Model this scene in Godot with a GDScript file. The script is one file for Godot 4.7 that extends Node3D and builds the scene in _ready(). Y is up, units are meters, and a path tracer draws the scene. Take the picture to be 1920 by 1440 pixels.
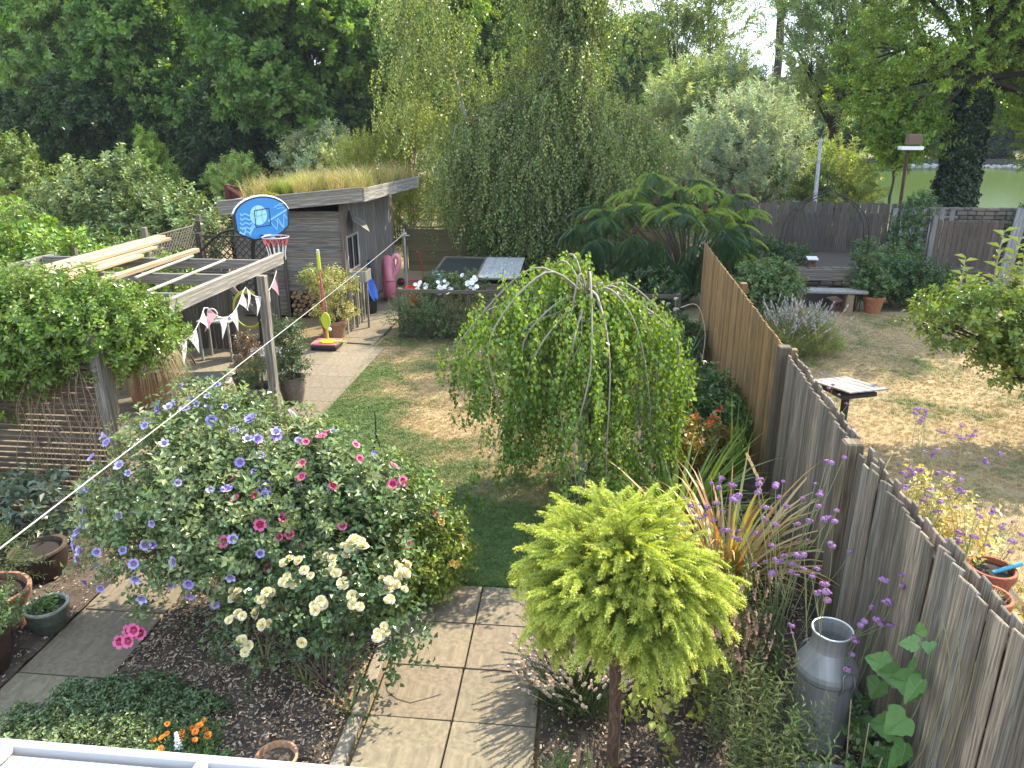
extends Node3D

# ---------- helpers ----------
var rng := RandomNumberGenerator.new()
var taken := {}
var tex := {}
var mats := {}
var fnoise := FastNoiseLite.new()
const SUN_AZ := 40.0
const SUN_EL := 46.0
const LUSH := 1.45


class Shape:
	var v := PackedVector3Array()
	var n := PackedVector3Array()
	var c := PackedColorArray()
	var col := Color(1, 1, 1)

	func tri(a: Vector3, b: Vector3, d: Vector3) -> void:      # counter-clockwise seen from outside
		var m := (b - a).cross(d - a).normalized()
		for p: Vector3 in [a, d, b]:
			v.append(p)
			n.append(m)
			c.append(col)

	func tri_n(a: Vector3, b: Vector3, d: Vector3, na: Vector3, nb: Vector3, nd: Vector3) -> void:
		v.append(a); v.append(d); v.append(b)
		n.append(na); n.append(nd); n.append(nb)
		c.append(col); c.append(col); c.append(col)

	func quad(a: Vector3, b: Vector3, d: Vector3, e: Vector3) -> void:
		tri(a, b, d)
		tri(a, d, e)

	func box(at: Vector3, size: Vector3, b := Basis.IDENTITY, bev := 0.0) -> void:
		var h := size * 0.5
		var r := minf(bev, minf(h.x, minf(h.y, h.z)) * 0.6)
		if r <= 0.0:
			var p: Array[Vector3] = []
			for k in 8:
				p.append(at + b * Vector3(h.x if k & 1 else -h.x, h.y if k & 2 else -h.y, h.z if k & 4 else -h.z))
			quad(p[4], p[5], p[7], p[6]); quad(p[1], p[0], p[2], p[3])
			quad(p[5], p[1], p[3], p[7]); quad(p[0], p[4], p[6], p[2])
			quad(p[6], p[7], p[3], p[2]); quad(p[0], p[1], p[5], p[4])
			return
		var f := {}
		for sx in [-1, 1]:
			for sy in [-1, 1]:
				for sz in [-1, 1]:
					var e := Vector3(sx * h.x, sy * h.y, sz * h.z)
					var w := Vector3(sx, sy, sz) * r
					f[[sx, sy, sz, 0]] = at + b * (e - Vector3(0, w.y, w.z))
					f[[sx, sy, sz, 1]] = at + b * (e - Vector3(w.x, 0, w.z))
					f[[sx, sy, sz, 2]] = at + b * (e - Vector3(w.x, w.y, 0))
		for s in [-1, 1]:
			face4(f[[s, -1, -1, 0]], f[[s, 1, -1, 0]], f[[s, 1, 1, 0]], f[[s, -1, 1, 0]], b * Vector3(s, 0, 0))
			face4(f[[-1, s, -1, 1]], f[[1, s, -1, 1]], f[[1, s, 1, 1]], f[[-1, s, 1, 1]], b * Vector3(0, s, 0))
			face4(f[[-1, -1, s, 2]], f[[1, -1, s, 2]], f[[1, 1, s, 2]], f[[-1, 1, s, 2]], b * Vector3(0, 0, s))
			for u in [-1, 1]:
				face4(f[[-1, s, u, 1]], f[[1, s, u, 1]], f[[1, s, u, 2]], f[[-1, s, u, 2]], b * Vector3(0, s, u))
				face4(f[[s, -1, u, 0]], f[[s, 1, u, 0]], f[[s, 1, u, 2]], f[[s, -1, u, 2]], b * Vector3(s, 0, u))
				face4(f[[s, u, -1, 0]], f[[s, u, 1, 0]], f[[s, u, 1, 1]], f[[s, u, -1, 1]], b * Vector3(s, u, 0))
				for w2 in [-1, 1]:
					face3(f[[s, u, w2, 0]], f[[s, u, w2, 1]], f[[s, u, w2, 2]], b * Vector3(s, u, w2))

	func face4(a: Vector3, b: Vector3, d: Vector3, e: Vector3, out: Vector3) -> void:
		if (b - a).cross(d - a).dot(out) >= 0.0: quad(a, b, d, e)
		else: quad(a, e, d, b)

	func face3(a: Vector3, b: Vector3, d: Vector3, out: Vector3) -> void:
		if (b - a).cross(d - a).dot(out) >= 0.0: tri(a, b, d)
		else: tri(a, d, b)

	func tube(path: Array, radii: Array, sides := 7, caps := true) -> void:
		var rings: Array = []
		var norms: Array = []
		var side := Vector3.ZERO
		for k in path.size():
			var p: Vector3 = path[k]
			var q0: Vector3 = path[maxi(k - 1, 0)]
			var q1: Vector3 = path[mini(k + 1, path.size() - 1)]
			var d := (q1 - q0).normalized()
			if side == Vector3.ZERO:
				side = d.cross(Vector3(0, 0, 1) if absf(d.z) < 0.8 else Vector3(1, 0, 0)).normalized()
			side = (side - d * side.dot(d)).normalized()
			var up := d.cross(side)
			var ring: Array[Vector3] = []
			var nr: Array[Vector3] = []
			for s in sides:
				var a := TAU * s / sides
				var o := side * cos(a) + up * sin(a)
				nr.append(o)
				ring.append(p + o * float(radii[mini(k, radii.size() - 1)]))
			rings.append(ring)
			norms.append(nr)
		for k in path.size() - 1:
			for s in sides:
				var t := (s + 1) % sides
				tri_n(rings[k][s], rings[k][t], rings[k + 1][t], norms[k][s], norms[k][t], norms[k + 1][t])
				tri_n(rings[k][s], rings[k + 1][t], rings[k + 1][s], norms[k][s], norms[k + 1][t], norms[k + 1][s])
		if caps:
			for s in range(1, sides - 1):
				tri(rings[0][0], rings[0][s + 1], rings[0][s])
				var z: int = path.size() - 1
				tri(rings[z][0], rings[z][s], rings[z][s + 1])

	func lathe(prof: Array, segs := 20, at := Vector3.ZERO, b := Basis.IDENTITY) -> void:   # prof: Vector2(radius, height), outside going up
		for k in prof.size() - 1:
			var p: Vector2 = prof[k]
			var q: Vector2 = prof[k + 1]
			var m2 := Vector2(q.y - p.y, p.x - q.x).normalized()
			for s in segs:
				var a := TAU * s / segs
				var e := TAU * (s + 1) / segs
				var da := Vector3(cos(a), 0, -sin(a))
				var de := Vector3(cos(e), 0, -sin(e))
				var na := b * (da * m2.x + Vector3(0, m2.y, 0))
				var ne := b * (de * m2.x + Vector3(0, m2.y, 0))
				var pa := at + b * (da * p.x + Vector3(0, p.y, 0))
				var pe := at + b * (de * p.x + Vector3(0, p.y, 0))
				var qa := at + b * (da * q.x + Vector3(0, q.y, 0))
				var qe := at + b * (de * q.x + Vector3(0, q.y, 0))
				if p.x > 1e-5: tri_n(pa, pe, qe, na, ne, ne)
				if q.x > 1e-5: tri_n(pa, qe, qa, na, ne, na)

	func leaf(at: Vector3, dir: Vector3, up: Vector3, length: float, width: float, fold := 0.25, droop := 0.15) -> void:
		var side := dir.cross(up).normalized()
		var u := side.cross(dir).normalized()
		var mid := at + dir * length * 0.45
		var tip := at + dir * length - u * length * droop
		var l := mid - side * width * 0.5 + u * width * fold
		var r := mid + side * width * 0.5 + u * width * fold
		tri(at, r, tip)
		tri(at, tip, l)

	func blade(path: Array, width: float, across: Vector3) -> void:        # a grass-like blade that narrows to its tip
		var last: int = path.size() - 1
		for k in last:
			var w0 := width * (1.0 - pow(float(k) / last, 1.6))
			var w1 := width * (1.0 - pow(float(k + 1) / last, 1.6))
			var p: Vector3 = path[k]
			var q: Vector3 = path[k + 1]
			if k == last - 1: tri(p - across * w0, p + across * w0, q)
			else: quad(p - across * w0, p + across * w0, q + across * w1, q - across * w1)

	func commit() -> ArrayMesh:
		var a := []
		a.resize(Mesh.ARRAY_MAX)
		a[Mesh.ARRAY_VERTEX] = v
		a[Mesh.ARRAY_NORMAL] = n
		a[Mesh.ARRAY_COLOR] = c
		var m := ArrayMesh.new()
		if v.size() > 0: m.add_surface_from_arrays(Mesh.PRIMITIVE_TRIANGLES, a)
		return m


class Spread:                     # copies of one small mesh, kept as MultiMesh rows
	var buf := PackedFloat32Array()
	var count := 0

	func add(p: Vector3, b: Basis, c := Color(1, 1, 1)) -> void:
		buf.append_array(PackedFloat32Array([b.x.x, b.y.x, b.z.x, p.x, b.x.y, b.y.y, b.z.y, p.y, b.x.z, b.y.z, b.z.z, p.z, c.r, c.g, c.b, 1.0]))
		count += 1


func spread_out(called: String, s: Spread, mesh: Mesh, m: Material, parent: Node3D) -> MultiMeshInstance3D:
	var mm := MultiMesh.new()
	mm.transform_format = MultiMesh.TRANSFORM_3D
	mm.use_colors = true
	mm.mesh = mesh
	mm.instance_count = s.count
	mm.buffer = s.buf
	var o := MultiMeshInstance3D.new()
	o.name = called
	o.multimesh = mm
	o.material_override = m
	o.set_meta("kind", "stuff")
	parent.add_child(o, true)
	return o


func numbered(called: String) -> String:
	if not taken.has(called):
		taken[called] = 0
		return called
	taken[called] += 1
	return "%s_%03d" % [called, taken[called]]


func thing(called: String, label: String, category: String, at := Vector3.ZERO, turn := 0.0, group := "") -> Node3D:
	var o := Node3D.new()
	o.name = numbered(called)
	add_child(o)
	o.position = at
	o.rotation.y = turn
	o.set_meta("label", label)
	o.set_meta("category", category)
	if group: o.set_meta("group", group)
	return o


func setting(called: String) -> Node3D:
	var o := Node3D.new()
	o.name = numbered(called)
	add_child(o)
	o.set_meta("kind", "structure")
	o.set_meta("label", called.replace("_", " "))
	return o


func part(called: String, mesh: Mesh, m: Material, parent: Node3D, at := Vector3.ZERO, b := Basis.IDENTITY) -> MeshInstance3D:
	var o := MeshInstance3D.new()
	o.name = called
	o.mesh = mesh
	o.material_override = m
	o.transform = Transform3D(b, at)
	parent.add_child(o, true)
	return o


func lone(called: String, mesh: Mesh, m: Material, label: String, category: String, group := "", at := Vector3.ZERO, b := Basis.IDENTITY) -> MeshInstance3D:
	var o := part(numbered(called), mesh, m, self, at, b)
	if category: o.set_meta("category", category)
	o.set_meta("label", label)
	if group: o.set_meta("group", group)
	return o


func L(r: float, g: float, b: float) -> Color:           # a linear, real-world base colour
	return Color(r, g, b)


func noise_image(seed_: int, fx: float, fy: float, lo: float, hi: float, w := 512, fine := 0.25, power := 1.0) -> Image:
	var f := FastNoiseLite.new()
	f.seed = seed_
	f.noise_type = FastNoiseLite.TYPE_SIMPLEX_SMOOTH
	f.frequency = 1.0
	f.fractal_octaves = 4
	var data := PackedByteArray()
	data.resize(w * w * 3)
	var r := RandomNumberGenerator.new()
	r.seed = seed_
	var rad := w / TAU
	for y in w:
		var ay := TAU * y / w
		for x in w:
			var ax := TAU * x / w
			var k := f.get_noise_3d(cos(ax) * fx + 10.0, sin(ax) * fx, cos(ay) * fy * 1.0 + sin(ay) * fy * 0.63) * 0.5 + 0.5
			k = k * (1.0 - fine) + fine * r.randf()
			k = lerpf(lo, hi, pow(clampf((k - 0.2) / 0.6, 0.0, 1.0), power))
			var q := int(clampf(k, 0, 1) * 255)
			var o := (y * w + x) * 3
			data[o] = q
			data[o + 1] = q
			data[o + 2] = q
	return Image.create_from_data(w, w, false, Image.FORMAT_RGB8, data)


func texture(key: String) -> ImageTexture:
	if tex.has(key): return tex[key]
	var im: Image
	match key:
		"grain": im = noise_image(3, 9.0, 0.35, 0.42, 1.0, 512, 0.16)
		"grain_soft": im = noise_image(5, 6.0, 0.25, 0.72, 1.0, 512, 0.1)
		"concrete": im = noise_image(7, 2.6, 2.6, 0.62, 1.0, 512, 0.5)
		"soil": im = noise_image(9, 7.0, 7.0, 0.3, 1.0, 512, 0.4)
		"mottle": im = noise_image(11, 3.0, 3.0, 0.55, 1.0, 256, 0.15)
		"grass": im = noise_image(13, 9.0, 9.0, 0.5, 1.0, 512, 0.5)
		"bark": im = noise_image(15, 7.0, 1.2, 0.3, 1.0, 256, 0.2)
		"birch": im = noise_image(17, 1.0, 9.0, 0.12, 1.0, 256, 0.1, 0.35)
	im.generate_mipmaps()
	tex[key] = ImageTexture.create_from_image(im)
	return tex[key]


func mat(c: Color, rough := 0.8, t := "", scale := 1.0, world := false, metal := 0.0, offset := Vector3.ZERO, relief := 0.0) -> StandardMaterial3D:
	var key := [c, rough, t, scale, world, metal, offset, relief]
	if mats.has(key): return mats[key]
	var m := StandardMaterial3D.new()
	m.albedo_color = c.linear_to_srgb()
	m.roughness = rough
	m.metallic = metal
	m.vertex_color_use_as_albedo = true
	if t:
		m.albedo_texture = texture(t)
		m.uv1_triplanar = true
		m.uv1_world_triplanar = world
		m.uv1_scale = Vector3.ONE * scale
		m.uv1_offset = offset
		if relief > 0.0:
			m.heightmap_enabled = true
			m.heightmap_texture = texture(t)
			m.heightmap_scale = relief
	mats[key] = m
	return m


func leaf_mat(c := Color(1, 1, 1), rough := 0.45, through := 0.8, glow := Color(1.0, 1.0, 0.5)) -> StandardMaterial3D:
	var key := ["leaf", c, rough, through, glow]
	if mats.has(key): return mats[key]
	var m := StandardMaterial3D.new()
	m.albedo_color = c.linear_to_srgb()
	m.roughness = rough
	m.vertex_color_use_as_albedo = true
	m.cull_mode = BaseMaterial3D.CULL_DISABLED
	m.backlight_enabled = true
	m.backlight = glow * through
	mats[key] = m
	return m


func rnd(a: float, b: float) -> float:
	return rng.randf_range(a, b)


func rdir() -> Vector3:
	var y := rnd(-1, 1)
	var a := rnd(0, TAU)
	var r := sqrt(1.0 - y * y)
	return Vector3(r * cos(a), y, r * sin(a))


func aim(d: Vector3, roll := 0.0, s := 1.0) -> Basis:          # y axis along d
	var y := d.normalized()
	var x := y.cross(Vector3(0.31, 0.2, 0.93) if absf(y.z) < 0.9 else Vector3(1, 0.1, 0)).normalized()
	x = x.rotated(y, roll)
	return Basis(x * s, y * s, x.cross(y) * s)


func look(y: Vector3, z: Vector3) -> Basis:                    # y axis along y, z axis near z
	var a := y.normalized()
	var x := a.cross(z).normalized()
	return Basis(x, a, x.cross(a))


func mixc(a: Color, b: Color, t: float) -> Color:
	return a.lerp(b, t)


func vary(c: Color, k := 0.25) -> Color:
	var f := 1.0 + rnd(-k, k)
	return Color(c.r * f * (1.0 + rnd(-0.12, 0.16)), c.g * f, c.b * f * (1.0 + rnd(-0.15, 0.15)))


func smooth_path(pts: Array, steps := 5) -> Array:
	var out: Array = []
	for k in pts.size() - 1:
		var p0: Vector3 = pts[maxi(k - 1, 0)]
		var p1: Vector3 = pts[k]
		var p2: Vector3 = pts[k + 1]
		var p3: Vector3 = pts[mini(k + 2, pts.size() - 1)]
		for s in steps:
			out.append(p1.cubic_interpolate(p2, p0, p3, float(s) / steps))
	out.append(pts[pts.size() - 1])
	return out


# ---------- leaf clusters ----------
func twig(seed_: int, count: int, length: float, leaf_l: float, leaf_w: float, open := 1.0, droop := 0.15, stem := true) -> ArrayMesh:
	rng.seed = seed_
	var s := Shape.new()
	if stem:
		s.col = L(0.7, 0.55, 0.45)
		s.tube([Vector3.ZERO, Vector3(0, length * 0.6, 0), Vector3(rnd(-0.05, 0.05), length, 0)], [leaf_w * 0.06, leaf_w * 0.04, leaf_w * 0.02], 3, false)
	for k in count:
		var h := (k + 0.6) / count
		var a := k * 2.4 + rnd(-0.4, 0.4)
		var out := Vector3(cos(a), 0, sin(a))
		var d := (out * sin(open) + Vector3(0, cos(open) * rnd(0.5, 1.3), 0) + rdir() * 0.25).normalized()
		var f := rnd(0.5, 1.5)
		s.col = Color(f * rnd(0.9, 1.15), f, f * rnd(0.8, 1.1))
		s.leaf(Vector3(0, h * length, 0) + out * leaf_w * 0.1, d, (Vector3.UP + rdir() * 0.5).normalized(), leaf_l * rnd(0.7, 1.15), leaf_w * rnd(0.75, 1.15), rnd(0.08, 0.3), droop)
	return s.commit()


func hanging(seed_: int, count: int, length: float, leaf_l: float, leaf_w: float) -> ArrayMesh:   # a drooping strand, leaves hang from it
	rng.seed = seed_
	var s := Shape.new()
	s.col = L(0.75, 0.5, 0.4)
	var bend := Vector3(rnd(-0.12, 0.12), 0, rnd(-0.12, 0.12)) * length
	s.tube([Vector3.ZERO, bend * 0.4 - Vector3(0, length * 0.5, 0), bend - Vector3(0, length, 0)], [leaf_w * 0.07, leaf_w * 0.05, leaf_w * 0.03], 3, false)
	for k in count:
		var t := (k + 0.5) / count
		var a := k * 2.4 + rnd(-0.5, 0.5)
		var out := Vector3(cos(a), 0, sin(a))
		var p := bend * t * t - Vector3(0, length * t, 0) + out * leaf_l * 0.15
		var d := (out * rnd(0.4, 1.0) + Vector3(0, -rnd(0.5, 1.2), 0)).normalized()
		var f := rnd(0.5, 1.55)
		s.col = Color(f * rnd(0.9, 1.15), f, f * rnd(0.85, 1.1))
		s.leaf(p, d, (out + rdir() * 0.6).normalized(), leaf_l * rnd(0.75, 1.15), leaf_w * rnd(0.8, 1.15), rnd(0.05, 0.25), 0.1)
	return s.commit()


# ---------- the place ----------
func _ready() -> void:
	rng.seed = 1
	fnoise.seed = 4
	fnoise.frequency = 1.0
	fnoise.noise_type = FastNoiseLite.TYPE_SIMPLEX_SMOOTH
	var cam := Camera3D.new()
	cam.name = "camera"
	cam.fov = 53.77
	cam.far = 600.0
	cam.near = 0.05
	add_child(cam)
	cam.position = Vector3(0, 4.1, 0)
	cam.rotation_degrees = Vector3(-19.1, 5.75, 0)
	cam.current = true

	var sky := ProceduralSkyMaterial.new()
	sky.sky_top_color = Color(0.66, 0.74, 0.86)
	sky.sky_horizon_color = Color(0.84, 0.88, 0.92)
	sky.sky_curve = 0.18
	sky.ground_bottom_color = Color(0.25, 0.22, 0.16)
	sky.ground_horizon_color = Color(0.62, 0.66, 0.66)
	sky.sky_energy_multiplier = 1.12
	sky.sky_cover = clouds()
	sky.sky_cover_modulate = Color(1, 1, 1, 0.55)
	sky.sun_angle_max = 12.0
	var env := Environment.new()
	env.background_mode = Environment.BG_SKY
	env.sky = Sky.new()
	env.sky.sky_material = sky
	env.tonemap_mode = Environment.TONE_MAPPER_LINEAR
	env.tonemap_exposure = 2.55
	env.sdfgi_enabled = true
	env.ssao_enabled = true
	env.ssil_enabled = true
	env.fog_enabled = true
	env.fog_mode = Environment.FOG_MODE_EXPONENTIAL
	env.fog_light_color = Color(0.86, 0.91, 0.97)
	env.fog_density = 0.0003
	var we := WorldEnvironment.new()
	we.name = "world_environment"
	we.environment = env
	add_child(we)

	var sun := DirectionalLight3D.new()
	sun.name = "sun"
	sun.light_energy = 1.6
	sun.light_color = Color(1.0, 0.95, 0.86)
	sun.light_angular_distance = 0.5
	sun.shadow_enabled = true
	add_child(sun)
	var az := deg_to_rad(SUN_AZ)
	var el := deg_to_rad(SUN_EL)
	var to_sun := Vector3(sin(az) * cos(el), sin(el), -cos(az) * cos(el))
	sun.look_at_from_position(to_sun * 50.0, Vector3.ZERO)

	build_ground()
	build_paths()
	build_beds()
	build_lawns()
	build_lake()
	build_far_trees()
	build_structures()
	build_plants()
	build_small_things()


func clouds() -> ImageTexture:
	var f := FastNoiseLite.new()
	f.seed = 21
	f.frequency = 1.0
	f.fractal_octaves = 5
	var w := 512
	var h := 256
	var im := Image.create(w, h, false, Image.FORMAT_RGBA8)
	for y in h:
		var up := PI * (0.5 - (y + 0.5) / h)
		if up < 0.0: continue
		for x in w:
			var a := TAU * x / w
			var d := Vector3(cos(a) * cos(up), sin(up), sin(a) * cos(up))
			var k := f.get_noise_3d(d.x * 2.2, d.y * 5.0, d.z * 2.2) * 0.5 + 0.5
			k = smoothstep(0.45, 0.75, k) * smoothstep(0.0, 0.12, up)
			im.set_pixel(x, y, Color(0.9, 0.92, 0.95, k))
	return ImageTexture.create_from_image(im)


func patch(x: float, z: float) -> float:           # 0 green, 1 dry
	var k := fnoise.get_noise_2d(x * 0.55 + 7.0, z * 0.55) * 0.6 + fnoise.get_noise_2d(x * 1.7, z * 1.7 + 30.0) * 0.35 + fnoise.get_noise_2d(x * 6.0, z * 6.0) * 0.16
	return k


func lawn_dry(x: float, z: float) -> float:
	var k := patch(x, z) * 1.0 + 0.42
	k += 0.55 * exp(-(pow((x + 2.3) / 1.0, 2) + pow((z + 10.7) / 1.1, 2)))
	k += 0.35 * exp(-(pow((x + 1.3) / 0.9, 2) + pow((z + 8.9) / 0.7, 2)))
	k += 0.25 * exp(-(pow((x + 2.4) / 1.6, 2) + pow((z + 13.2) / 0.8, 2)))
	k -= 0.9 * exp(-(pow((x + 3.5) / 0.75, 2) + pow((z + 9.6) / 1.3, 2)))
	k -= 0.75 * exp(-(pow((x + 0.8) / 1.6, 2) + pow((z + 6.5) / 0.95, 2)))
	k -= 0.18 * smoothstep(-10.0, -8.0, z)
	return clampf(k, 0.0, 1.0)


func next_lawn_dry(x: float, z: float) -> float:
	var k := patch(x * 0.8 + 40.0, z * 0.8) * 1.1 + 0.78
	k -= 0.3 * exp(-(pow((x - 7.5) / 1.5, 2) + pow((z + 10.8) / 0.5, 2)))
	return clampf(k, 0.0, 1.0)


func grass_colour(k: float) -> Color:
	return mixc(L(0.115, 0.185, 0.038), L(0.47, 0.35, 0.175), smoothstep(0.12, 0.85, k))


func lake_in(x: float, z: float) -> float:         # > 0 inside the lake
	var left := 15.5 + (-z - 40.0) * 0.16
	return minf(minf(x - left, -30.0 - z), z + 88.0)


func sheet(x0: float, x1: float, z0: float, z1: float, step: float, y: Callable, c: Callable) -> ArrayMesh:
	var nx := int(ceil((x1 - x0) / step))
	var nz := int(ceil((z1 - z0) / step))
	var v := PackedVector3Array()
	var n := PackedVector3Array()
	var col := PackedColorArray()
	var idx := PackedInt32Array()
	for j in nz + 1:
		for i in nx + 1:
			var x := lerpf(x0, x1, float(i) / nx)
			var z := lerpf(z0, z1, float(j) / nz)
			var h: float = y.call(x, z)
			v.append(Vector3(x, h, z))
			var e := step * 0.7
			var hx: float = y.call(x + e, z)
			var hz: float = y.call(x, z + e)
			n.append(Vector3(h - hx, e, h - hz).normalized())
			col.append(c.call(x, z))
	for j in nz:
		for i in nx:
			var a := j * (nx + 1) + i
			idx.append_array(PackedInt32Array([a, a + 1, a + nx + 2, a, a + nx + 2, a + nx + 1]))
	var arr := []
	arr.resize(Mesh.ARRAY_MAX)
	arr[Mesh.ARRAY_VERTEX] = v
	arr[Mesh.ARRAY_NORMAL] = n
	arr[Mesh.ARRAY_COLOR] = col
	arr[Mesh.ARRAY_INDEX] = idx
	var m := ArrayMesh.new()
	m.add_surface_from_arrays(Mesh.PRIMITIVE_TRIANGLES, arr)
	return m


func structure(called: String, mesh: Mesh, m: Material, label := "") -> MeshInstance3D:
	var o := part(numbered(called), mesh, m, self)
	o.set_meta("kind", "structure")
	o.set_meta("label", label if label else called.replace("_", " "))
	return o


func terrain(x: float, z: float) -> float:
	var h := 0.0
	if z < -28.0:
		h += 0.25 * fnoise.get_noise_2d(x * 0.05, z * 0.05)
	var k := lake_in(x, z)
	h -= 1.6 * smoothstep(-2.5, 1.5, k)
	if z < -88.0: h += smoothstep(-88.0, -94.0, z) * 0.0
	return h - 0.012


func build_ground() -> void:
	var tint := func(x: float, z: float) -> Color:
		return mixc(L(0.15, 0.15, 0.06), L(0.40, 0.285, 0.14), clampf(fnoise.get_noise_2d(x * 0.08, z * 0.08) * 0.9 + fnoise.get_noise_2d(x * 0.5, z * 0.5) * 0.35 + 0.72, 0, 1))
	structure("ground", sheet(-90, 110, -190, 14, 1.0, terrain, tint), mat(L(1, 1, 1), 0.95, "grass", 0.9, true), "dry grass field running out to the far trees")


func build_lake() -> void:
	var m := StandardMaterial3D.new()
	m.albedo_color = L(0.05, 0.085, 0.010).linear_to_srgb()
	m.roughness = 0.2
	m.metallic_specular = 0.25
	var nt := NoiseTexture2D.new()
	nt.width = 256
	nt.height = 256
	nt.seamless = true
	nt.as_normal_map = true
	nt.bump_strength = 1.2
	var f := FastNoiseLite.new()
	f.frequency = 0.02
	nt.noise = f
	m.normal_enabled = true
	m.normal_texture = nt
	m.normal_scale = 0.12
	m.uv1_triplanar = true
	m.uv1_world_triplanar = true
	m.uv1_scale = Vector3.ONE * 0.25
	var flat := func(_x: float, _z: float) -> float: return -0.5
	var white := func(_x: float, _z: float) -> Color: return Color(1, 1, 1)
	structure("water", sheet(11, 105, -90, -29, 4.0, flat, white), m, "still green water of the lake beyond the gardens")
	# far bank: a low dark wall of piling with pale stones in front
	var s := Shape.new()
	s.box(Vector3(60, -0.1, -88.4), Vector3(90, 0.9, 0.4))
	structure("lake_wall", s.commit(), mat(L(0.09, 0.085, 0.07), 0.9, "mottle", 0.6, true), "low dark bank wall on the far side of the lake")
	var st := Shape.new()
	rng.seed = 77
	for k in 160:
		var x := 33.0 + k * 0.25 + rnd(-0.1, 0.1)
		st.box(Vector3(x, -0.42 + rnd(-0.05, 0.1), -87.6 + rnd(-0.3, 0.4)), Vector3(rnd(0.25, 0.7), rnd(0.25, 0.5), rnd(0.3, 0.6)), aim(Vector3(rnd(-0.3, 0.3), 1, rnd(-0.3, 0.3)), rnd(0, 6)), 0.08)
	var o := structure("shore_stones", st.commit(), mat(L(0.38, 0.36, 0.33), 0.9), "pale stones along the far shore of the lake")
	o.set_meta("kind", "stuff")


func slab_set(parent: Node3D, meshes: Array, ms: Array, x0: float, z0: float, cols: int, rows: int, w: float, d: float, skip: Callable, joint := 0.016) -> void:
	for i in cols:
		for j in rows:
			var c := Vector3(x0 + (i + 0.5) * w, 0.012 + rnd(-0.003, 0.003), z0 - (j + 0.5) * d)
			if skip.call(c): continue
			var b := Basis.from_euler(Vector3(rnd(-0.004, 0.004), rnd(-0.012, 0.012), rnd(-0.004, 0.004))).scaled(Vector3(w - joint, 0.06, d - joint))
			part("slab", meshes[rng.randi() % meshes.size()], ms[rng.randi() % ms.size()], parent, c, b)


func build_paths() -> void:
	rng.seed = 5
	var s := Shape.new()
	s.box(Vector3.ZERO, Vector3.ONE, Basis.IDENTITY, 0.012)
	var unit := [s.commit()]
	var ms: Array = []
	for k in 5:
		var f: float = [1.0, 0.9, 1.07, 0.94, 1.03][k]
		ms.append(mat(Color(0.27 * f, 0.213 * f * (1.0 + 0.01 * k), 0.140 * f), 0.9, "concrete", 1.3, true, 0.0, Vector3(0.13 * k, 0, 0.29 * k)))
	var never := func(_c: Vector3) -> bool: return false
	var p := setting("path")
	p.set_meta("label", "two slab wide paved path leading to the lawn")
	slab_set(p, unit, ms, -1.475, -2.6, 2, 6, 0.61, 0.558, never)
	# a hair crack across one worn slab
	var cr := Shape.new()
	cr.col = L(0.06, 0.05, 0.04)
	var pts := [Vector3(-1.44, 0.0435, -4.62), Vector3(-1.40, 0.0435, -4.52), Vector3(-1.31, 0.0435, -4.45), Vector3(-1.2, 0.0435, -4.42), Vector3(-1.08, 0.0435, -4.48), Vector3(-0.99, 0.0435, -4.53)]
	for k in pts.size() - 1:
		var q: Vector3 = (pts[k + 1] - pts[k]).cross(Vector3.UP).normalized() * 0.004
		cr.quad(pts[k] - q, pts[k] + q, pts[k + 1] + q, pts[k + 1] - q)
	part("crack", cr.commit(), mat(L(1, 1, 1), 1.0), p)
	var e := Shape.new()
	e.box(Vector3.ZERO, Vector3(0.1, 0.1, 0.88), Basis.IDENTITY, 0.012)
	var em := e.commit()
	for k in 4:
		part("edging", em, mat(L(0.34, 0.29, 0.21), 0.95, "concrete", 2.0, true), p, Vector3(-1.56, 0.012 + rnd(-0.006, 0.006), -2.9 - k * 0.9), Basis.from_euler(Vector3(0, rnd(-0.02, 0.02), rnd(-0.06, 0.06))))
	var q2 := setting("path")
	q2.set_meta("label", "narrow slab path on the left beside the pots")
	slab_set(q2, unit, ms, -4.33, -2.8, 1, 8, 0.76, 0.82, never)
	var pa := setting("pavement")
	pa.set_meta("label", "paved patio under and beside the pergola")
	slab_set(pa, unit, ms, -8.1, -6.96, 5, 11, 0.86, 0.6, func(c: Vector3) -> bool: return c.x > -4.2 and c.z > -9.36, 0.005)
	var f := setting("path")
	f.set_meta("label", "slab path running past the shed towards the back")
	slab_set(f, unit, ms, -4.98, -13.56, 1, 8, 0.92, 0.6, never, 0.006)


func flat_poly(pts: Array, y: float, bump: float, c0: Color, c1: Color, step := 0.09) -> ArrayMesh:
	var poly := PackedVector2Array()
	for p: Vector2 in pts: poly.append(p)
	var lo := Vector2(1e9, 1e9)
	var hi := -lo
	for p in poly:
		lo = lo.min(p)
		hi = hi.max(p)
	var s := Shape.new()
	var h := func(x: float, z: float) -> float: return y + bump * (fnoise.get_noise_2d(x * 3.0, z * 3.0) * 0.6 + fnoise.get_noise_2d(x * 11.0, z * 11.0) * 0.4)
	var x := lo.x
	while x < hi.x:
		var z := lo.y
		while z < hi.y:
			if Geometry2D.is_point_in_polygon(Vector2(x + step * 0.5, z + step * 0.5), poly):
				s.col = mixc(c0, c1, clampf(fnoise.get_noise_2d(x * 4.0 + 50.0, z * 4.0) + 0.5, 0, 1))
				s.quad(Vector3(x, h.call(x, z + step), z + step), Vector3(x + step, h.call(x + step, z + step), z + step), Vector3(x + step, h.call(x + step, z), z), Vector3(x, h.call(x, z), z))
			z += step
		x += step
	return s.commit()


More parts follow.
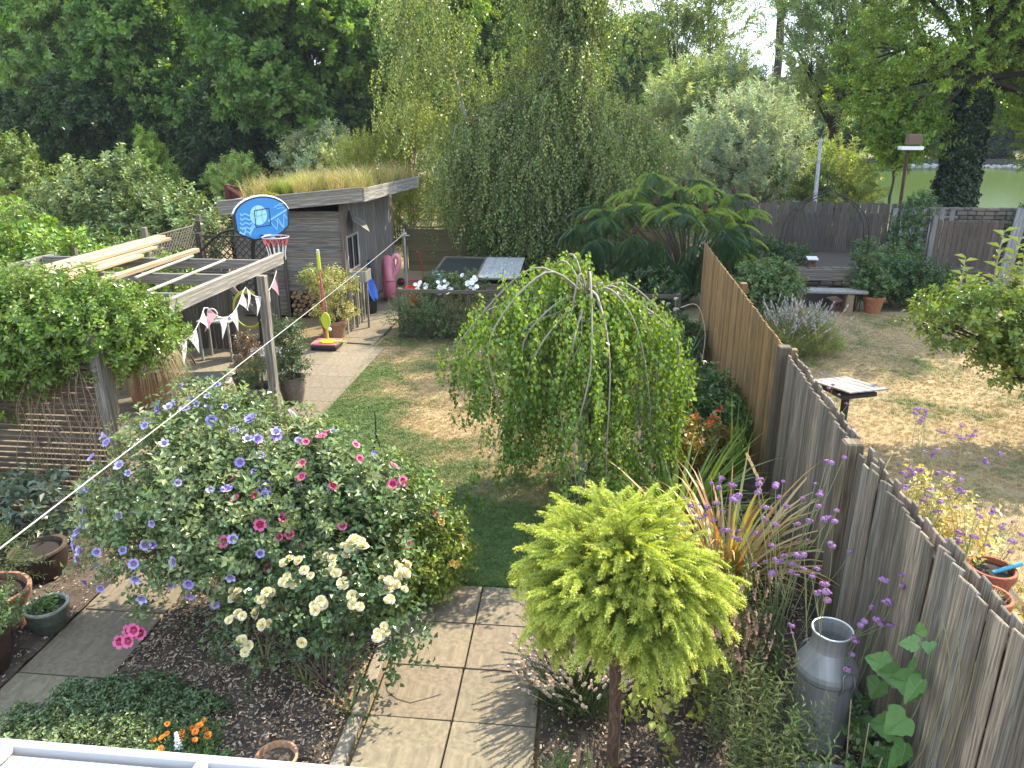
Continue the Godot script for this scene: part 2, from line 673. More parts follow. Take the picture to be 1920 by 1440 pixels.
var left_bed := [Vector2(-3.56, -2.6), Vector2(-1.63, -2.6), Vector2(-1.63, -6.0), Vector2(-1.7, -6.9), Vector2(-2.5, -7.7), Vector2(-3.5, -8.7), Vector2(-3.56, -8.7)]
var right_bed := [Vector2(-0.23, -2.6), Vector2(2.1, -2.6), Vector2(2.1, -18.5), Vector2(0.7, -18.5), Vector2(0.75, -9.0), Vector2(0.45, -6.7), Vector2(-0.23, -6.0)]
var side_bed := [Vector2(-7.5, -3.2), Vector2(-4.36, -3.2), Vector2(-4.36, -6.8), Vector2(-7.5, -6.8)]
var back_bed := [Vector2(-3.75, -14.35), Vector2(0.75, -14.2), Vector2(0.75, -21.2), Vector2(-3.9, -21.2)]


func build_beds() -> void:
	var m := mat(L(1, 1, 1), 0.98, "soil", 1.6, true)
	var dark := L(0.075, 0.052, 0.036)
	var pale := L(0.24, 0.175, 0.12)
	structure("soil", flat_poly(left_bed, 0.03, 0.035, dark, pale), m, "mulched soil of the flower bed left of the path")
	structure("soil", flat_poly(right_bed, 0.03, 0.035, dark, pale), m, "mulched soil of the long bed along the fence")
	structure("soil", flat_poly(side_bed, 0.03, 0.03, dark, pale), m, "soil under the potted plants on the far left")
	structure("soil", flat_poly(back_bed, 0.03, 0.03, dark, pale, 0.14), m, "soil of the planted strip at the back of the lawn")
	structure("soil", flat_poly([Vector2(2.22, -3.0), Vector2(3.6, -3.0), Vector2(3.3, -9.5), Vector2(2.22, -12.0)], 0.03, 0.03, dark, pale), m, "soil bed on the neighbouring side of the fence")
	# bark chips lying on the soil
	rng.seed = 6
	var c := Shape.new()
	c.box(Vector3.ZERO, Vector3(1.0, 0.22, 0.42), Basis.IDENTITY, 0.06)
	var chip := c.commit()
	var k := Spread.new()
	for bed: Array in [left_bed, right_bed, side_bed]:
		var poly := PackedVector2Array(bed)
		var tries := 9000 if bed == right_bed else (18000 if bed == left_bed else 5000)
		for i in tries:
			var p := Vector2(rnd(-7.5, -4.36), rnd(-6.8, -3.3)) if bed == side_bed else (Vector2(rnd(-3.56, -1.6), rnd(-8.0, -3.0)) if bed == left_bed else Vector2(rnd(-0.23, 2.1), rnd(-8.0, -3.0)))
			if not Geometry2D.is_point_in_polygon(p, poly): continue
			var t := pow(rng.randf(), 1.25)
			var size := rnd(0.008, 0.03)
			k.add(Vector3(p.x, 0.04 + rnd(-0.012, 0.02), p.y), Basis.from_euler(Vector3(rnd(-0.5, 0.5), rnd(0, 6.3), rnd(-0.5, 0.5))).scaled(Vector3(rnd(0.6, 1.4), 1.0, rnd(0.5, 1.6)) * size), mixc(L(0.06, 0.036, 0.022), L(0.55, 0.42, 0.28), t))
	var o := spread_out("bark_chips", k, chip, mat(L(1, 1, 1), 0.95), self)
	o.set_meta("label", "loose bark chips and dry litter on the soil")


func grass_tuft(seed_: int, blades: int, h: float) -> ArrayMesh:
	rng.seed = seed_
	var s := Shape.new()
	for k in blades:
		var a := rnd(0, TAU)
		var o := Vector3(cos(a), 0, sin(a)) * rnd(0, 0.03)
		var d := Vector3(cos(a + rnd(-1, 1)), 0, sin(a + rnd(-1, 1)))
		var f := rnd(0.75, 1.25)
		s.col = Color(f, f, f)
		var t := h * rnd(0.6, 1.2)
		s.blade([o, o + d * t * 0.2 + Vector3(0, t * 0.6, 0), o + d * t * rnd(0.4, 0.9) + Vector3(0, t * rnd(0.7, 1.0), 0)], 0.0035, d.cross(Vector3.UP).normalized())
	return s.commit()


func build_lawns() -> void:
	var level := func(x: float, z: float) -> float: return 0.014 + 0.012 * fnoise.get_noise_2d(x * 1.5, z * 1.5)
	var m := mat(L(1, 1, 1), 0.95, "grass", 2.2, true)
	structure("lawn", sheet(-4.06, 1.0, -14.4, -5.95, 0.06, level, func(x: float, z: float) -> Color: return grass_colour(lawn_dry(x, z))), m, "patchy lawn, half green and half scorched, in the middle garden")
	structure("lawn", sheet(2.24, 11.0, -17.6, -3.0, 0.08, level, func(x: float, z: float) -> Color: return grass_colour(next_lawn_dry(x, z))), m, "scorched yellow lawn of the neighbouring garden")
	rng.seed = 8
	var tuft := grass_tuft(31, 9, 0.05)
	var g := Spread.new()
	var lb := PackedVector2Array(left_bed)
	var rb := PackedVector2Array(right_bed)
	for k in 62000:
		var x := rnd(-4.0, 0.95)
		var z := -5.97 - pow(rng.randf(), 1.25) * 8.3
		var p := Vector2(x, z)
		if x < -3.78 - (-z - 9.4) * 0.05 and z < -9.3: continue
		if Geometry2D.is_point_in_polygon(p, lb) or Geometry2D.is_point_in_polygon(p, rb): continue
		var dry := lawn_dry(x, z)
		if dry > 0.6 and rng.randf() < 0.35: continue
		var s := lerpf(1.15, 0.6, dry) * rnd(0.7, 1.3)
		g.add(Vector3(x, 0.012, z), Basis(Vector3.UP, rnd(0, TAU)).scaled(Vector3(1, rnd(0.7, 1.1), 1) * s), vary(grass_colour(clampf(dry + rnd(-0.15, 0.15), 0, 1)), 0.25))
	var o := spread_out("grass", g, tuft, leaf_mat(Color(1, 1, 1), 0.6, 0.5), self)
	o.set_meta("label", "short grass of the middle lawn")
	var g2 := Spread.new()
	for k in 36000:
		var x := rnd(2.5, 9.5)
		var z := rnd(-17.4, -6.0)
		var dry := next_lawn_dry(x, z)
		var s := lerpf(1.1, 0.65, dry) * rnd(0.7, 1.3)
		g2.add(Vector3(x, 0.012, z), Basis(Vector3.UP, rnd(0, TAU)).scaled(Vector3.ONE * s), vary(grass_colour(clampf(dry + rnd(-0.15, 0.15), 0, 1)), 0.25))
	var o2 := spread_out("grass", g2, tuft, leaf_mat(Color(1, 1, 1), 0.6, 0.5), self)
	o2.set_meta("label", "short dry grass of the neighbouring lawn")


# ---------- trees ----------
func crown_lobes(seed_: int, k: int, r: float, y0: float, y1: float, spread := 0.62, size := 0.42, squash := 0.85) -> Array:
	rng.seed = seed_
	var out: Array = []
	var cy := (y0 + y1) * 0.5
	var hy := (y1 - y0) * 0.5
	for i in k:
		var t := (i + 0.5) / k
		var y := 1.0 - 2.0 * t
		var a := i * 2.39996 + rnd(-0.5, 0.5)
		var q := sqrt(maxf(0.0, 1.0 - y * y))
		var m := rnd(0.8, 1.12)
		var lr := r * size * rnd(0.75, 1.25)
		out.append([Vector3(cos(a) * q * r * spread * m, cy + y * hy * 0.74 * m, sin(a) * q * r * spread * m), Vector3(lr, lr * squash, lr)])
	out.append([Vector3(0, cy, 0), Vector3(r * 0.5, hy * 0.55, r * 0.5)])
	return out


func crown_fill(s: Spread, lobes: Array, n: int, size: float, ca: Color, cb: Color, hang := false, gap := 0.12, tint := 0.22, open_up := 0.35, bright := 1.0) -> void:
	var total := 0.0
	for l: Array in lobes: total += l[1].x * l[1].y
	for l: Array in lobes:
		var c: Vector3 = l[0]
		var r: Vector3 = l[1]
		var f := rng.randf()
		for k in int(n * r.x * r.y / total):
			var d := rdir()
			if d.y < -0.35 and rng.randf() < 0.45: continue
			var rho := 1.0 - 0.6 * pow(rng.randf(), 1.7)
			rho *= 1.0 + 0.24 * fnoise.get_noise_3d(d.x * 2.1 + c.x, d.y * 2.1 + c.y, d.z * 2.1 + c.z)
			var p := c + d * r * rho
			if p.y < 0.05: continue
			if fnoise.get_noise_3d(p.x * 1.1 / maxf(size, 0.2), p.y * 1.1 / maxf(size, 0.2), p.z * 1.1 / maxf(size, 0.2)) < -0.75 + gap * 2.0: continue
			var col := vary(mixc(ca, cb, clampf(f * 0.6 + rng.randf() * 0.5, 0, 1)) * LUSH * bright, tint)
			var z := size * rnd(0.7, 1.25)
			if hang: s.add(p, Basis.from_euler(Vector3(rnd(-0.16, 0.16), rnd(0, TAU), rnd(-0.16, 0.16))).scaled(Vector3.ONE * z), col)
			else: s.add(p, aim(d * 0.8 + Vector3(0, open_up, 0) + rdir() * 0.6, rnd(0, TAU), z), col)


func trunk_and_limbs(lobes: Array, h: float, r: float, lean := Vector3.ZERO, from := 0.25) -> Array:
	var tr := Shape.new()
	var path: Array = []
	var rad: Array = []
	for k in 9:
		var t := k / 8.0
		path.append(Vector3(0, h * t, 0) + lean * t * t + Vector3(rnd(-1, 1), 0, rnd(-1, 1)) * r * 0.45 * (0.0 if k == 0 else 1.0))
		rad.append(r * (1.35 if k == 0 else 1.0) * (1.0 - 0.82 * t))
	tr.tube(path, rad, 9, true)
	var li := Shape.new()
	for l: Array in lobes:
		var c: Vector3 = l[0]
		var t0 := clampf((c.y / h) * rnd(0.45, 0.75), from, 0.9)
		var b: Vector3 = Vector3(0, h * t0, 0) + lean * t0 * t0
		var mid := b.lerp(c, 0.5) + Vector3(0, (c - b).length() * 0.12, 0) + rdir() * (c - b).length() * 0.08
		var r0 := r * (1.0 - 0.8 * t0) * rnd(0.4, 0.6)
		li.tube(smooth_path([b, mid, c], 3), [r0, r0 * 0.85, r0 * 0.7, r0 * 0.55, r0 * 0.45, r0 * 0.35, r0 * 0.2], 5, false)
		for q in 4:
			var e: Vector3 = c + rdir() * l[1] * 0.85
			li.tube([mid.lerp(c, 0.5), c.lerp(e, 0.5) + rdir() * 0.1, e], [r0 * 0.35, r0 * 0.22, r0 * 0.08], 4, false)
	return [tr.commit(), li.commit()]


func make_tree(called: String, label: String, group: String, at: Vector3, h: float, r: float, y0: float, mesh: ArrayMesh, n: int, size: float, ca: Color, cb: Color, o := {}) -> Node3D:
	var t := thing(called, label, o.get("category", "tree"), at, 0.0, group)
	var sd: int = o.get("seed", int(at.x * 31 + at.z * 7 + 1000))
	var lobes: Array = o.lobes if o.has("lobes") else crown_lobes(sd, o.get("k", 14), r, y0, h, o.get("spread", 0.62), o.get("lobe", 0.42), o.get("squash", 0.85))
	rng.seed = sd + 1
	var bark: Material = o.get("bark", mat(L(0.13, 0.105, 0.08), 0.95, "bark", 0.8))
	var w := trunk_and_limbs(lobes, h * o.get("trunk_to", 0.82), o.get("trunk", 0.2), o.get("lean", Vector3.ZERO), o.get("from", 0.25))
	part("trunk", w[0], bark, t)
	part("limbs", w[1], bark, t).set_meta("kind", "stuff")
	var s := Spread.new()
	crown_fill(s, lobes, n, size, ca, cb, o.get("hang", false), o.get("gap", 0.12), o.get("tint", 0.22), o.get("open_up", 0.35), o.get("bright", 1.75))
	spread_out("crown", s, mesh, leaf_mat(Color(1, 1, 1), o.get("gloss", 0.3), o.get("through", 1.0), o.get("glow", Color(1.0, 1.0, 0.5))), t)
	return t


func build_far_trees() -> void:
	var broad := twig(101, 15, 0.55, 0.23, 0.15, 1.0)
	var fine := twig(102, 20, 0.6, 0.19, 0.085, 0.8)
	var willow := twig(103, 24, 0.75, 0.22, 0.042, 0.6, 0.3)
	var dark_a := L(0.030, 0.062, 0.016)
	var dark_b := L(0.055, 0.098, 0.024)
	var mid_a := L(0.060, 0.105, 0.024)
	var mid_b := L(0.095, 0.150, 0.034)
	var grey_a := L(0.070, 0.105, 0.045)
	var grey_b := L(0.115, 0.15, 0.065)
	var sil_a := L(0.175, 0.21, 0.14)
	var sil_b := L(0.29, 0.325, 0.235)
	var gr := "trees across the field"
	# the tree line on the left, behind the field
	make_tree("ash_tree", "tall grey green ash with thin bare twigs, farthest left of the tree line", gr, Vector3(-37, 0, -46), 17, 5.5, 2.5, fine, 4800, 1.5, grey_a, grey_b, {"trunk": 0.3, "k": 40, "lobe": 0.27, "spread": 0.72, "gap": 0.26, "bright": 2.7})
	make_tree("ash_tree", "grey green ash standing between the farthest left ash and the sycamore", gr, Vector3(-30.5, 0, -45), 16, 4.6, 2.0, fine, 4300, 1.5, grey_a, mid_b, {"trunk": 0.26, "k": 36, "lobe": 0.27, "spread": 0.72, "gap": 0.24, "bright": 2.7})
	make_tree("sycamore_tree", "dense dark sycamore with glossy leaves above the little conical tree", gr, Vector3(-25.6, 0, -44), 13.0, 4.3, 1.0, broad, 4800, 1.4, dark_a, mid_a, {"trunk": 0.3, "k": 38, "gloss": 0.26, "lobe": 0.27, "spread": 0.72, "gap": 0.22, "bright": 2.7})
	make_tree("maple_tree", "shorter rounded field maple under the gap of sky in the tree line", gr, Vector3(-20.8, 0, -44), 8.2, 3.7, 0.8, broad, 4200, 1.3, dark_a, mid_a, {"trunk": 0.26, "k": 30, "lobe": 0.28, "spread": 0.72, "gap": 0.22, "bright": 2.7})
	make_tree("oak_tree", "tall dark oak behind the basketball hoop", gr, Vector3(-15.6, 0, -41), 17, 5.0, 1.2, broad, 6200, 1.35, dark_a, mid_a, {"trunk": 0.4, "k": 44, "gap": 0.22, "lobe": 0.27, "spread": 0.72, "bright": 2.7})
	make_tree("oak_tree", "tall mid green oak to the right of the gap with the sandy patch", gr, Vector3(-11.0, 0, -46), 16, 4.6, 4.5, broad, 4300, 1.4, mid_a, mid_b, {"trunk": 0.34, "k": 32, "gap": 0.22, "lobe": 0.28, "spread": 0.72, "bright": 2.0})
	make_tree("lime_tree", "light green lime tree behind the left half of the birch", gr, Vector3(-8.0, 0, -52), 17, 4.8, 2.0, broad, 5200, 1.5, mid_a, L(0.12, 0.18, 0.04), {"trunk": 0.3, "k": 16})
	make_tree("lime_tree", "light green lime tree hidden behind the birch trunk", gr, Vector3(-3.6, 0, -58), 16, 4.4, 2.0, broad, 4600, 1.5, mid_a, L(0.11, 0.17, 0.04), {"trunk": 0.3, "k": 15})
	var hedge := ["wide dark hawthorn at the far left foot of the tree line", "dark hawthorn below the grey green ash trees", "low dark holly below the sycamore", "dark hawthorn behind the pale round shrub", "dark laurel to the left of the shed roof", "dark elder behind the grass roof of the shed"]
	for k in 6:
		make_tree("hedge_bush", hedge[k], "dark bushes at the foot of the tree line", Vector3(-36 + k * 4.35, 0, -41.5 - (k % 2) * 1.2), 4.6 + (k % 3) * 0.7, 3.3, 0.0, broad, 3400, 1.2, L(0.022, 0.05, 0.014), L(0.046, 0.085, 0.022), {"trunk": 0.12, "category": "bush", "k": 14, "seed": 400 + k, "bright": 1.2})
	make_tree("whitebeam_bush", "silvery grey bush at the right end of the dark tree line", "", Vector3(-13.6, 0, -38.5), 3.6, 1.7, 0.2, fine, 1300, 1.0, sil_a, sil_b, {"trunk": 0.1, "category": "bush", "k": 10})
	make_tree("conical_tree", "small bright conical tree standing in the field before the dark hedge", "", Vector3(-21.2, 0, -36), 3.5, 1.0, 0.2, fine, 900, 0.8, L(0.10, 0.155, 0.03), L(0.15, 0.21, 0.045), {"trunk": 0.07, "lobes": [[Vector3(0, 0.9, 0), Vector3(1.15, 0.8, 1.15)], [Vector3(0.1, 1.7, 0), Vector3(0.85, 0.7, 0.85)], [Vector3(0, 2.5, 0), Vector3(0.5, 0.65, 0.5)], [Vector3(0, 3.15, 0), Vector3(0.2, 0.55, 0.2)]]})
	make_tree("pale_shrub", "pale round shrub on the field just left of the shed roof", "", Vector3(-17.3, 0, -37), 2.3, 1.5, 0.1, fine, 900, 0.8, L(0.13, 0.18, 0.05), L(0.19, 0.24, 0.08), {"trunk": 0.06, "category": "bush", "k": 9})
	# right half
	make_tree("poplar_tree", "tall thin poplar with a bare forked trunk against the sky", "", Vector3(12.8, 0, -60), 22, 3.0, 13.5, broad, 700, 1.3, dark_b, mid_a, {"trunk": 0.42, "k": 8, "gap": 0.3, "from": 0.45, "trunk_to": 0.9})
	make_tree("distant_oak", "distant rounded tree against the sky right of the birch", "", Vector3(3.6, 0, -82), 13.4, 4.4, 3, broad, 3200, 1.7, mid_a, mid_b, {"trunk": 0.3, "k": 13})
	make_tree("sparse_willow", "sparse willow with bare branching limbs against the sky", "", Vector3(5.2, 0, -46), 12.5, 3.3, 5.5, willow, 900, 1.3, L(0.12, 0.16, 0.06), L(0.18, 0.22, 0.1), {"trunk": 0.2, "k": 12, "gap": 0.3, "lean": Vector3(-1.5, 0, 0), "bright": 1.4, "glow": Color(0.95, 1.0, 0.7)})
	make_tree("willow_tree", "pale green feathery willow above the silver bush", "pale willows by the lake", Vector3(5.4, 0, -38), 6.9, 3.5, 1.0, willow, 2500, 1.1, sil_a, L(0.25, 0.29, 0.16), {"trunk": 0.25, "k": 24, "gap": 0.24, "lobe": 0.32, "glow": Color(0.95, 1.0, 0.7), "bright": 1.35, "open_up": 0.8})
	make_tree("willow_tree", "grey green willow leaning over the water beside the white pole", "pale willows by the lake", Vector3(12.0, 0, -42), 14, 3.9, 3.2, willow, 2500, 1.2, L(0.12, 0.155, 0.085), L(0.22, 0.26, 0.15), {"trunk": 0.3, "k": 24, "gap": 0.28, "lobe": 0.3, "lean": Vector3(1.2, 0, 0), "glow": Color(0.95, 1.0, 0.7), "bright": 1.7})
	make_tree("silver_bush", "big silvery willow bush over the garden arch, left of the white pole", "", Vector3(6.1, 0, -32.5), 5.3, 2.9, 0.1, willow, 2000, 0.9, sil_a, sil_b, {"trunk": 0.14, "category": "bush", "k": 26, "lobe": 0.3, "gap": 0.3, "gloss": 0.3, "glow": Color(0.95, 1.0, 0.85), "bright": 1.3, "open_up": 0.8})
	make_tree("sallow_bush", "pale yellowish bush at the lake edge by the foot of the white pole", "", Vector3(9.0, 0, -31.5), 2.7, 1.9, 0.0, willow, 1500, 0.8, L(0.16, 0.20, 0.07), L(0.24, 0.28, 0.11), {"trunk": 0.08, "category": "bush", "k": 12, "bright": 1.2, "glow": Color(0.95, 1.0, 0.7), "gap": 0.2})
	var ash_lobes := crown_lobes(977, 30, 5.7, 6.0, 24, 0.68, 0.34)
	for e in [[-2.6, 4.3, 0.8, 1.3], [-1.7, 5.8, 1.4, 1.5], [-3.4, 6.4, 0.2, 1.5], [1.9, 4.2, 1.2, 1.3], [3.0, 5.4, 0.6, 1.5], [-0.6, 7.2, 1.8, 1.5], [1.4, 6.8, 1.5, 1.5], [-2.0, 3.3, 1.0, 0.9], [2.8, 3.4, 0.6, 1.0], [-3.6, 4.9, -0.4, 1.2], [4.2, 6.6, 0.0, 1.5], [-2.8, 8.4, 0.8, 1.6], [1.0, 8.8, 1.4, 1.6], [3.2, 8.6, 0.4, 1.6]]:
		ash_lobes.append([Vector3(e[0], e[1], e[2]), Vector3(e[3], e[3] * 0.7, e[3])])
	var ash := make_tree("ivy_ash", "big bright green ash with a trunk wrapped in dark ivy by the lake", "", Vector3(13.3, 0, -30), 24, 5.7, 4.4, twig(104, 18, 0.55, 0.15, 0.08, 1.0), 14000, 1.05, L(0.060, 0.105, 0.020), L(0.15, 0.215, 0.036), {"trunk": 0.42, "k": 30, "gap": 0.16, "lobe": 0.34, "spread": 0.68, "from": 0.28, "lean": Vector3(1.0, 0, 0), "lobes": ash_lobes, "bright": 1.5})
	rng.seed = 909
	var iv := Spread.new()
	for k in 5200:
		var y := pow(rng.randf(), 0.9) * 5.2
		var a := rnd(0, TAU)
		var rr := (0.62 - 0.03 * y) * rnd(0.85, 1.18) * (1.0 + 0.25 * fnoise.get_noise_2d(y * 1.2, a))
		var d := Vector3(cos(a), 0.25, sin(a))
		iv.add(Vector3(d.x * rr, y, d.z * rr), aim(d + rdir() * 0.5, rnd(0, 6), rnd(0.8, 1.3)), vary(L(0.022, 0.05, 0.014), 0.3))
	spread_out("ivy", iv, twig(140, 5, 0.10, 0.10, 0.09, 1.1), leaf_mat(Color(1, 1, 1), 0.35, 0.5), ash)
	make_tree("alder_tree", "bright leafy alder overhanging the water at the right edge", "", Vector3(18.8, 0, -34), 15, 4.0, 2.6, broad, 4600, 1.15, L(0.05, 0.095, 0.02), L(0.10, 0.16, 0.03), {"trunk": 0.25, "k": 16, "gap": 0.2})
	make_tree("elder_bush", "bright yellow green young elder in front of the ivy clad trunk", "", Vector3(10.9, 0, -29.6), 4.9, 1.0, 2.4, broad, 620, 0.75, L(0.10, 0.17, 0.025), L(0.17, 0.24, 0.04), {"trunk": 0.07, "category": "bush", "k": 10})
	var bank := ["dark alder clump on the far bank beside the white pole", "rounded sallow on the far bank left of the ivy clad ash", "tall dark thicket on the far bank behind the ash", "olive green thicket on the far bank right of the ash", "broad thicket at the right end of the far bank"]
	for k in 5:
		make_tree("bank_thicket", bank[k], "thickets along the far bank of the lake", Vector3(23 + k * 7.0, 0, -93 - (k % 2) * 3), 7.5 + (k % 3) * 2.0, 5.2, 0, broad, 2600, 2.0, L(0.035, 0.065, 0.02), L(0.075, 0.115, 0.03), {"trunk": 0.2, "category": "bush", "k": 12, "seed": 700 + k})
	# woods on the horizon, far too many to count
	rng.seed = 41
	var w := Spread.new()
	for k in 9000:
		var x := rnd(-120, 130)
		var top := 9.0 + 3.0 * fnoise.get_noise_1d(x * 0.08) + 2.0 * fnoise.get_noise_1d(x * 0.3)
		w.add(Vector3(x, pow(rng.randf(), 0.7) * top, -128 + rnd(-5, 5)), aim(rdir() + Vector3(0, 0.4, 0.3), rnd(0, 6), rnd(2.5, 4.5)), vary(L(0.055, 0.09, 0.025), 0.3))
	var o := spread_out("woods", w, broad, leaf_mat(Color(1, 1, 1), 0.6, 0.7), self)
	o.set_meta("label", "distant woods along the horizon")


# ---------- structures ----------
var plank_mesh := {}


func plank(size: Vector3, bev := 0.006) -> ArrayMesh:               # a board with its length along y
	var key := [size, bev]
	if not plank_mesh.has(key):
		var s := Shape.new()
		s.box(Vector3.ZERO, size, Basis.IDENTITY, bev)
		plank_mesh[key] = s.commit()
	return plank_mesh[key]


func woods(c: Color, n := 5, t := "grain", world := false, scale := 1.6, rough := 0.85, spread := 0.16) -> Array:
	var out: Array = []
	for k in n:
		var f := 1.0 + spread * (float(k) / (n - 1) * 2.0 - 1.0)
		var w := 1.0 + 0.05 * sin(k * 2.3)
		out.append(mat(Color(c.r * f * w, c.g * f, c.b * f / w), rough, t, scale, world, 0.0, Vector3(0.37 * k, 0.21 * k, 0.63 * k), 0.5 if t == "grain" else 0.0))
	return out


func pick(a: Array) -> Material:
	return a[rng.randi() % a.size()]


const ALONG_X := Basis(Vector3(0, 0, 1), Vector3(1, 0, 0), Vector3(0, 1, 0))    # a plank's y axis laid along x, its thickness (z) upright
const ALONG_Z := Basis(Vector3(1, 0, 0), Vector3(0, 0, -1), Vector3(0, 1, 0))   # laid along -z


func bar(called: String, a: Vector3, b: Vector3, wide: float, deep: float, m: Material, parent: Node3D, side := Vector3(1, 0, 0)) -> MeshInstance3D:
	var d := b - a
	var y := d.normalized()
	var z := side.cross(y).normalized()
	var x := y.cross(z)
	return part(called, plank(Vector3(wide, snappedf(d.length(), 0.001), deep)), m, parent, (a + b) * 0.5, Basis(x, y, z))


func fence_run(called: String, label: String, x: float, z0: float, z1: float, top0: float, top1: float, pitch: float, wide: float, ms: Array, back: bool, edge: float) -> Node3D:
	var t := thing(called, label, "fence", Vector3(x, 0, z0))
	var n := int(absf(z1 - z0) / pitch)
	for k in n:
		var u := (k + 0.5) / n
		var top := lerpf(top0, top1, u) + rnd(-edge, edge)
		var z := (z1 - z0) * u
		var h := snappedf(top - 0.05, 0.01)
		part("board", plank(Vector3(0.019, h, wide)), pick(ms), t, Vector3(rnd(-1, 1) * edge * 0.5, 0.05 + h * 0.5, z), Basis.from_euler(Vector3(rnd(-0.5, 0.5) * edge, 0.17 + rnd(-0.06, 0.06) * (1.0 + edge * 50.0), rnd(-0.3, 0.3) * edge)))
		if back and k < n - 1:
			var h2 := snappedf(h + rnd(-edge, edge), 0.01)
			part("board", plank(Vector3(0.019, h2, wide)), pick(ms), t, Vector3(0.085, 0.05 + h2 * 0.5, z - pitch * 0.5), Basis.from_euler(Vector3(rnd(-0.006, 0.006), rnd(-0.06, 0.06), 0)))
	for y in [0.35, 1.0, 1.55]:
		bar("rail", Vector3(0.043, y, 0), Vector3(0.043, y + top1 - top0, z1 - z0), 0.05, 0.04, ms[0], t)
	return t


func build_structures() -> void:
	rng.seed = 12
	var grey := woods(L(0.385, 0.32, 0.235), 7, "grain", true, 1.3, 0.9, 0.32)
	var gold := woods(L(0.46, 0.265, 0.09), 7, "grain", true, 1.6, 0.8, 0.3)
	var brown := woods(L(0.17, 0.125, 0.075), 3, "grain", true)
	# --- the fence on the right
	fence_run("fence", "golden new vertical board fence at the far half of the right side", 2.15, -7.985, -14.4, 1.79, 1.98, 0.078, 0.068, gold, false, 0.008)
	fence_run("fence", "grey weathered board fence panel between the brown post and the middle post", 2.13, -7.88, -5.71, 1.78, 1.70, 0.098, 0.088, grey, true, 0.012)
	fence_run("fence", "grey weathered board fence panel nearest the house, with ragged tops", 2.13, -5.575, -2.3, 1.68, 1.76, 0.104, 0.096, grey, true, 0.03)
	lone("fence_post", plank(Vector3(0.13, 1.86, 0.13), 0.012), pick(brown), "dark brown fence post with flaking orange flecks where golden fence meets grey", "fence post", "", Vector3(2.10, 0.93, -7.95))
	lone("fence_post", plank(Vector3(0.14, 1.76, 0.135), 0.012), mat(L(0.26, 0.205, 0.125), 0.95, "grain", 1.3, true), "thick square fence post between the two grey weathered fence panels", "fence post", "", Vector3(2.09, 0.88, -5.64))
	lone("fence_post", plank(Vector3(0.09, 1.76, 0.09), 0.008), pick(gold), "golden fence post sticking up behind the near end of the golden fence", "fence post", "", Vector3(2.26, 0.88, -8.2))
	lone("fence_post", plank(Vector3(0.10, 1.88, 0.10), 0.008), pick(gold), "golden fence post behind the middle of the golden fence", "fence post", "", Vector3(2.27, 0.94, -11.2))
	lone("gravel_board", plank(Vector3(0.04, 3.1, 0.16), 0.004), mat(L(0.10, 0.095, 0.09), 0.8, "grain", 1.6), "dark loose board leaning at the foot of the grey fence behind the milk churn", "board", "", Vector3(2.03, 0.14, -4.2), ALONG_Z)

	build_pergola()
	build_shed()
	build_back_garden()
	build_next_garden()
	build_roof_edge()


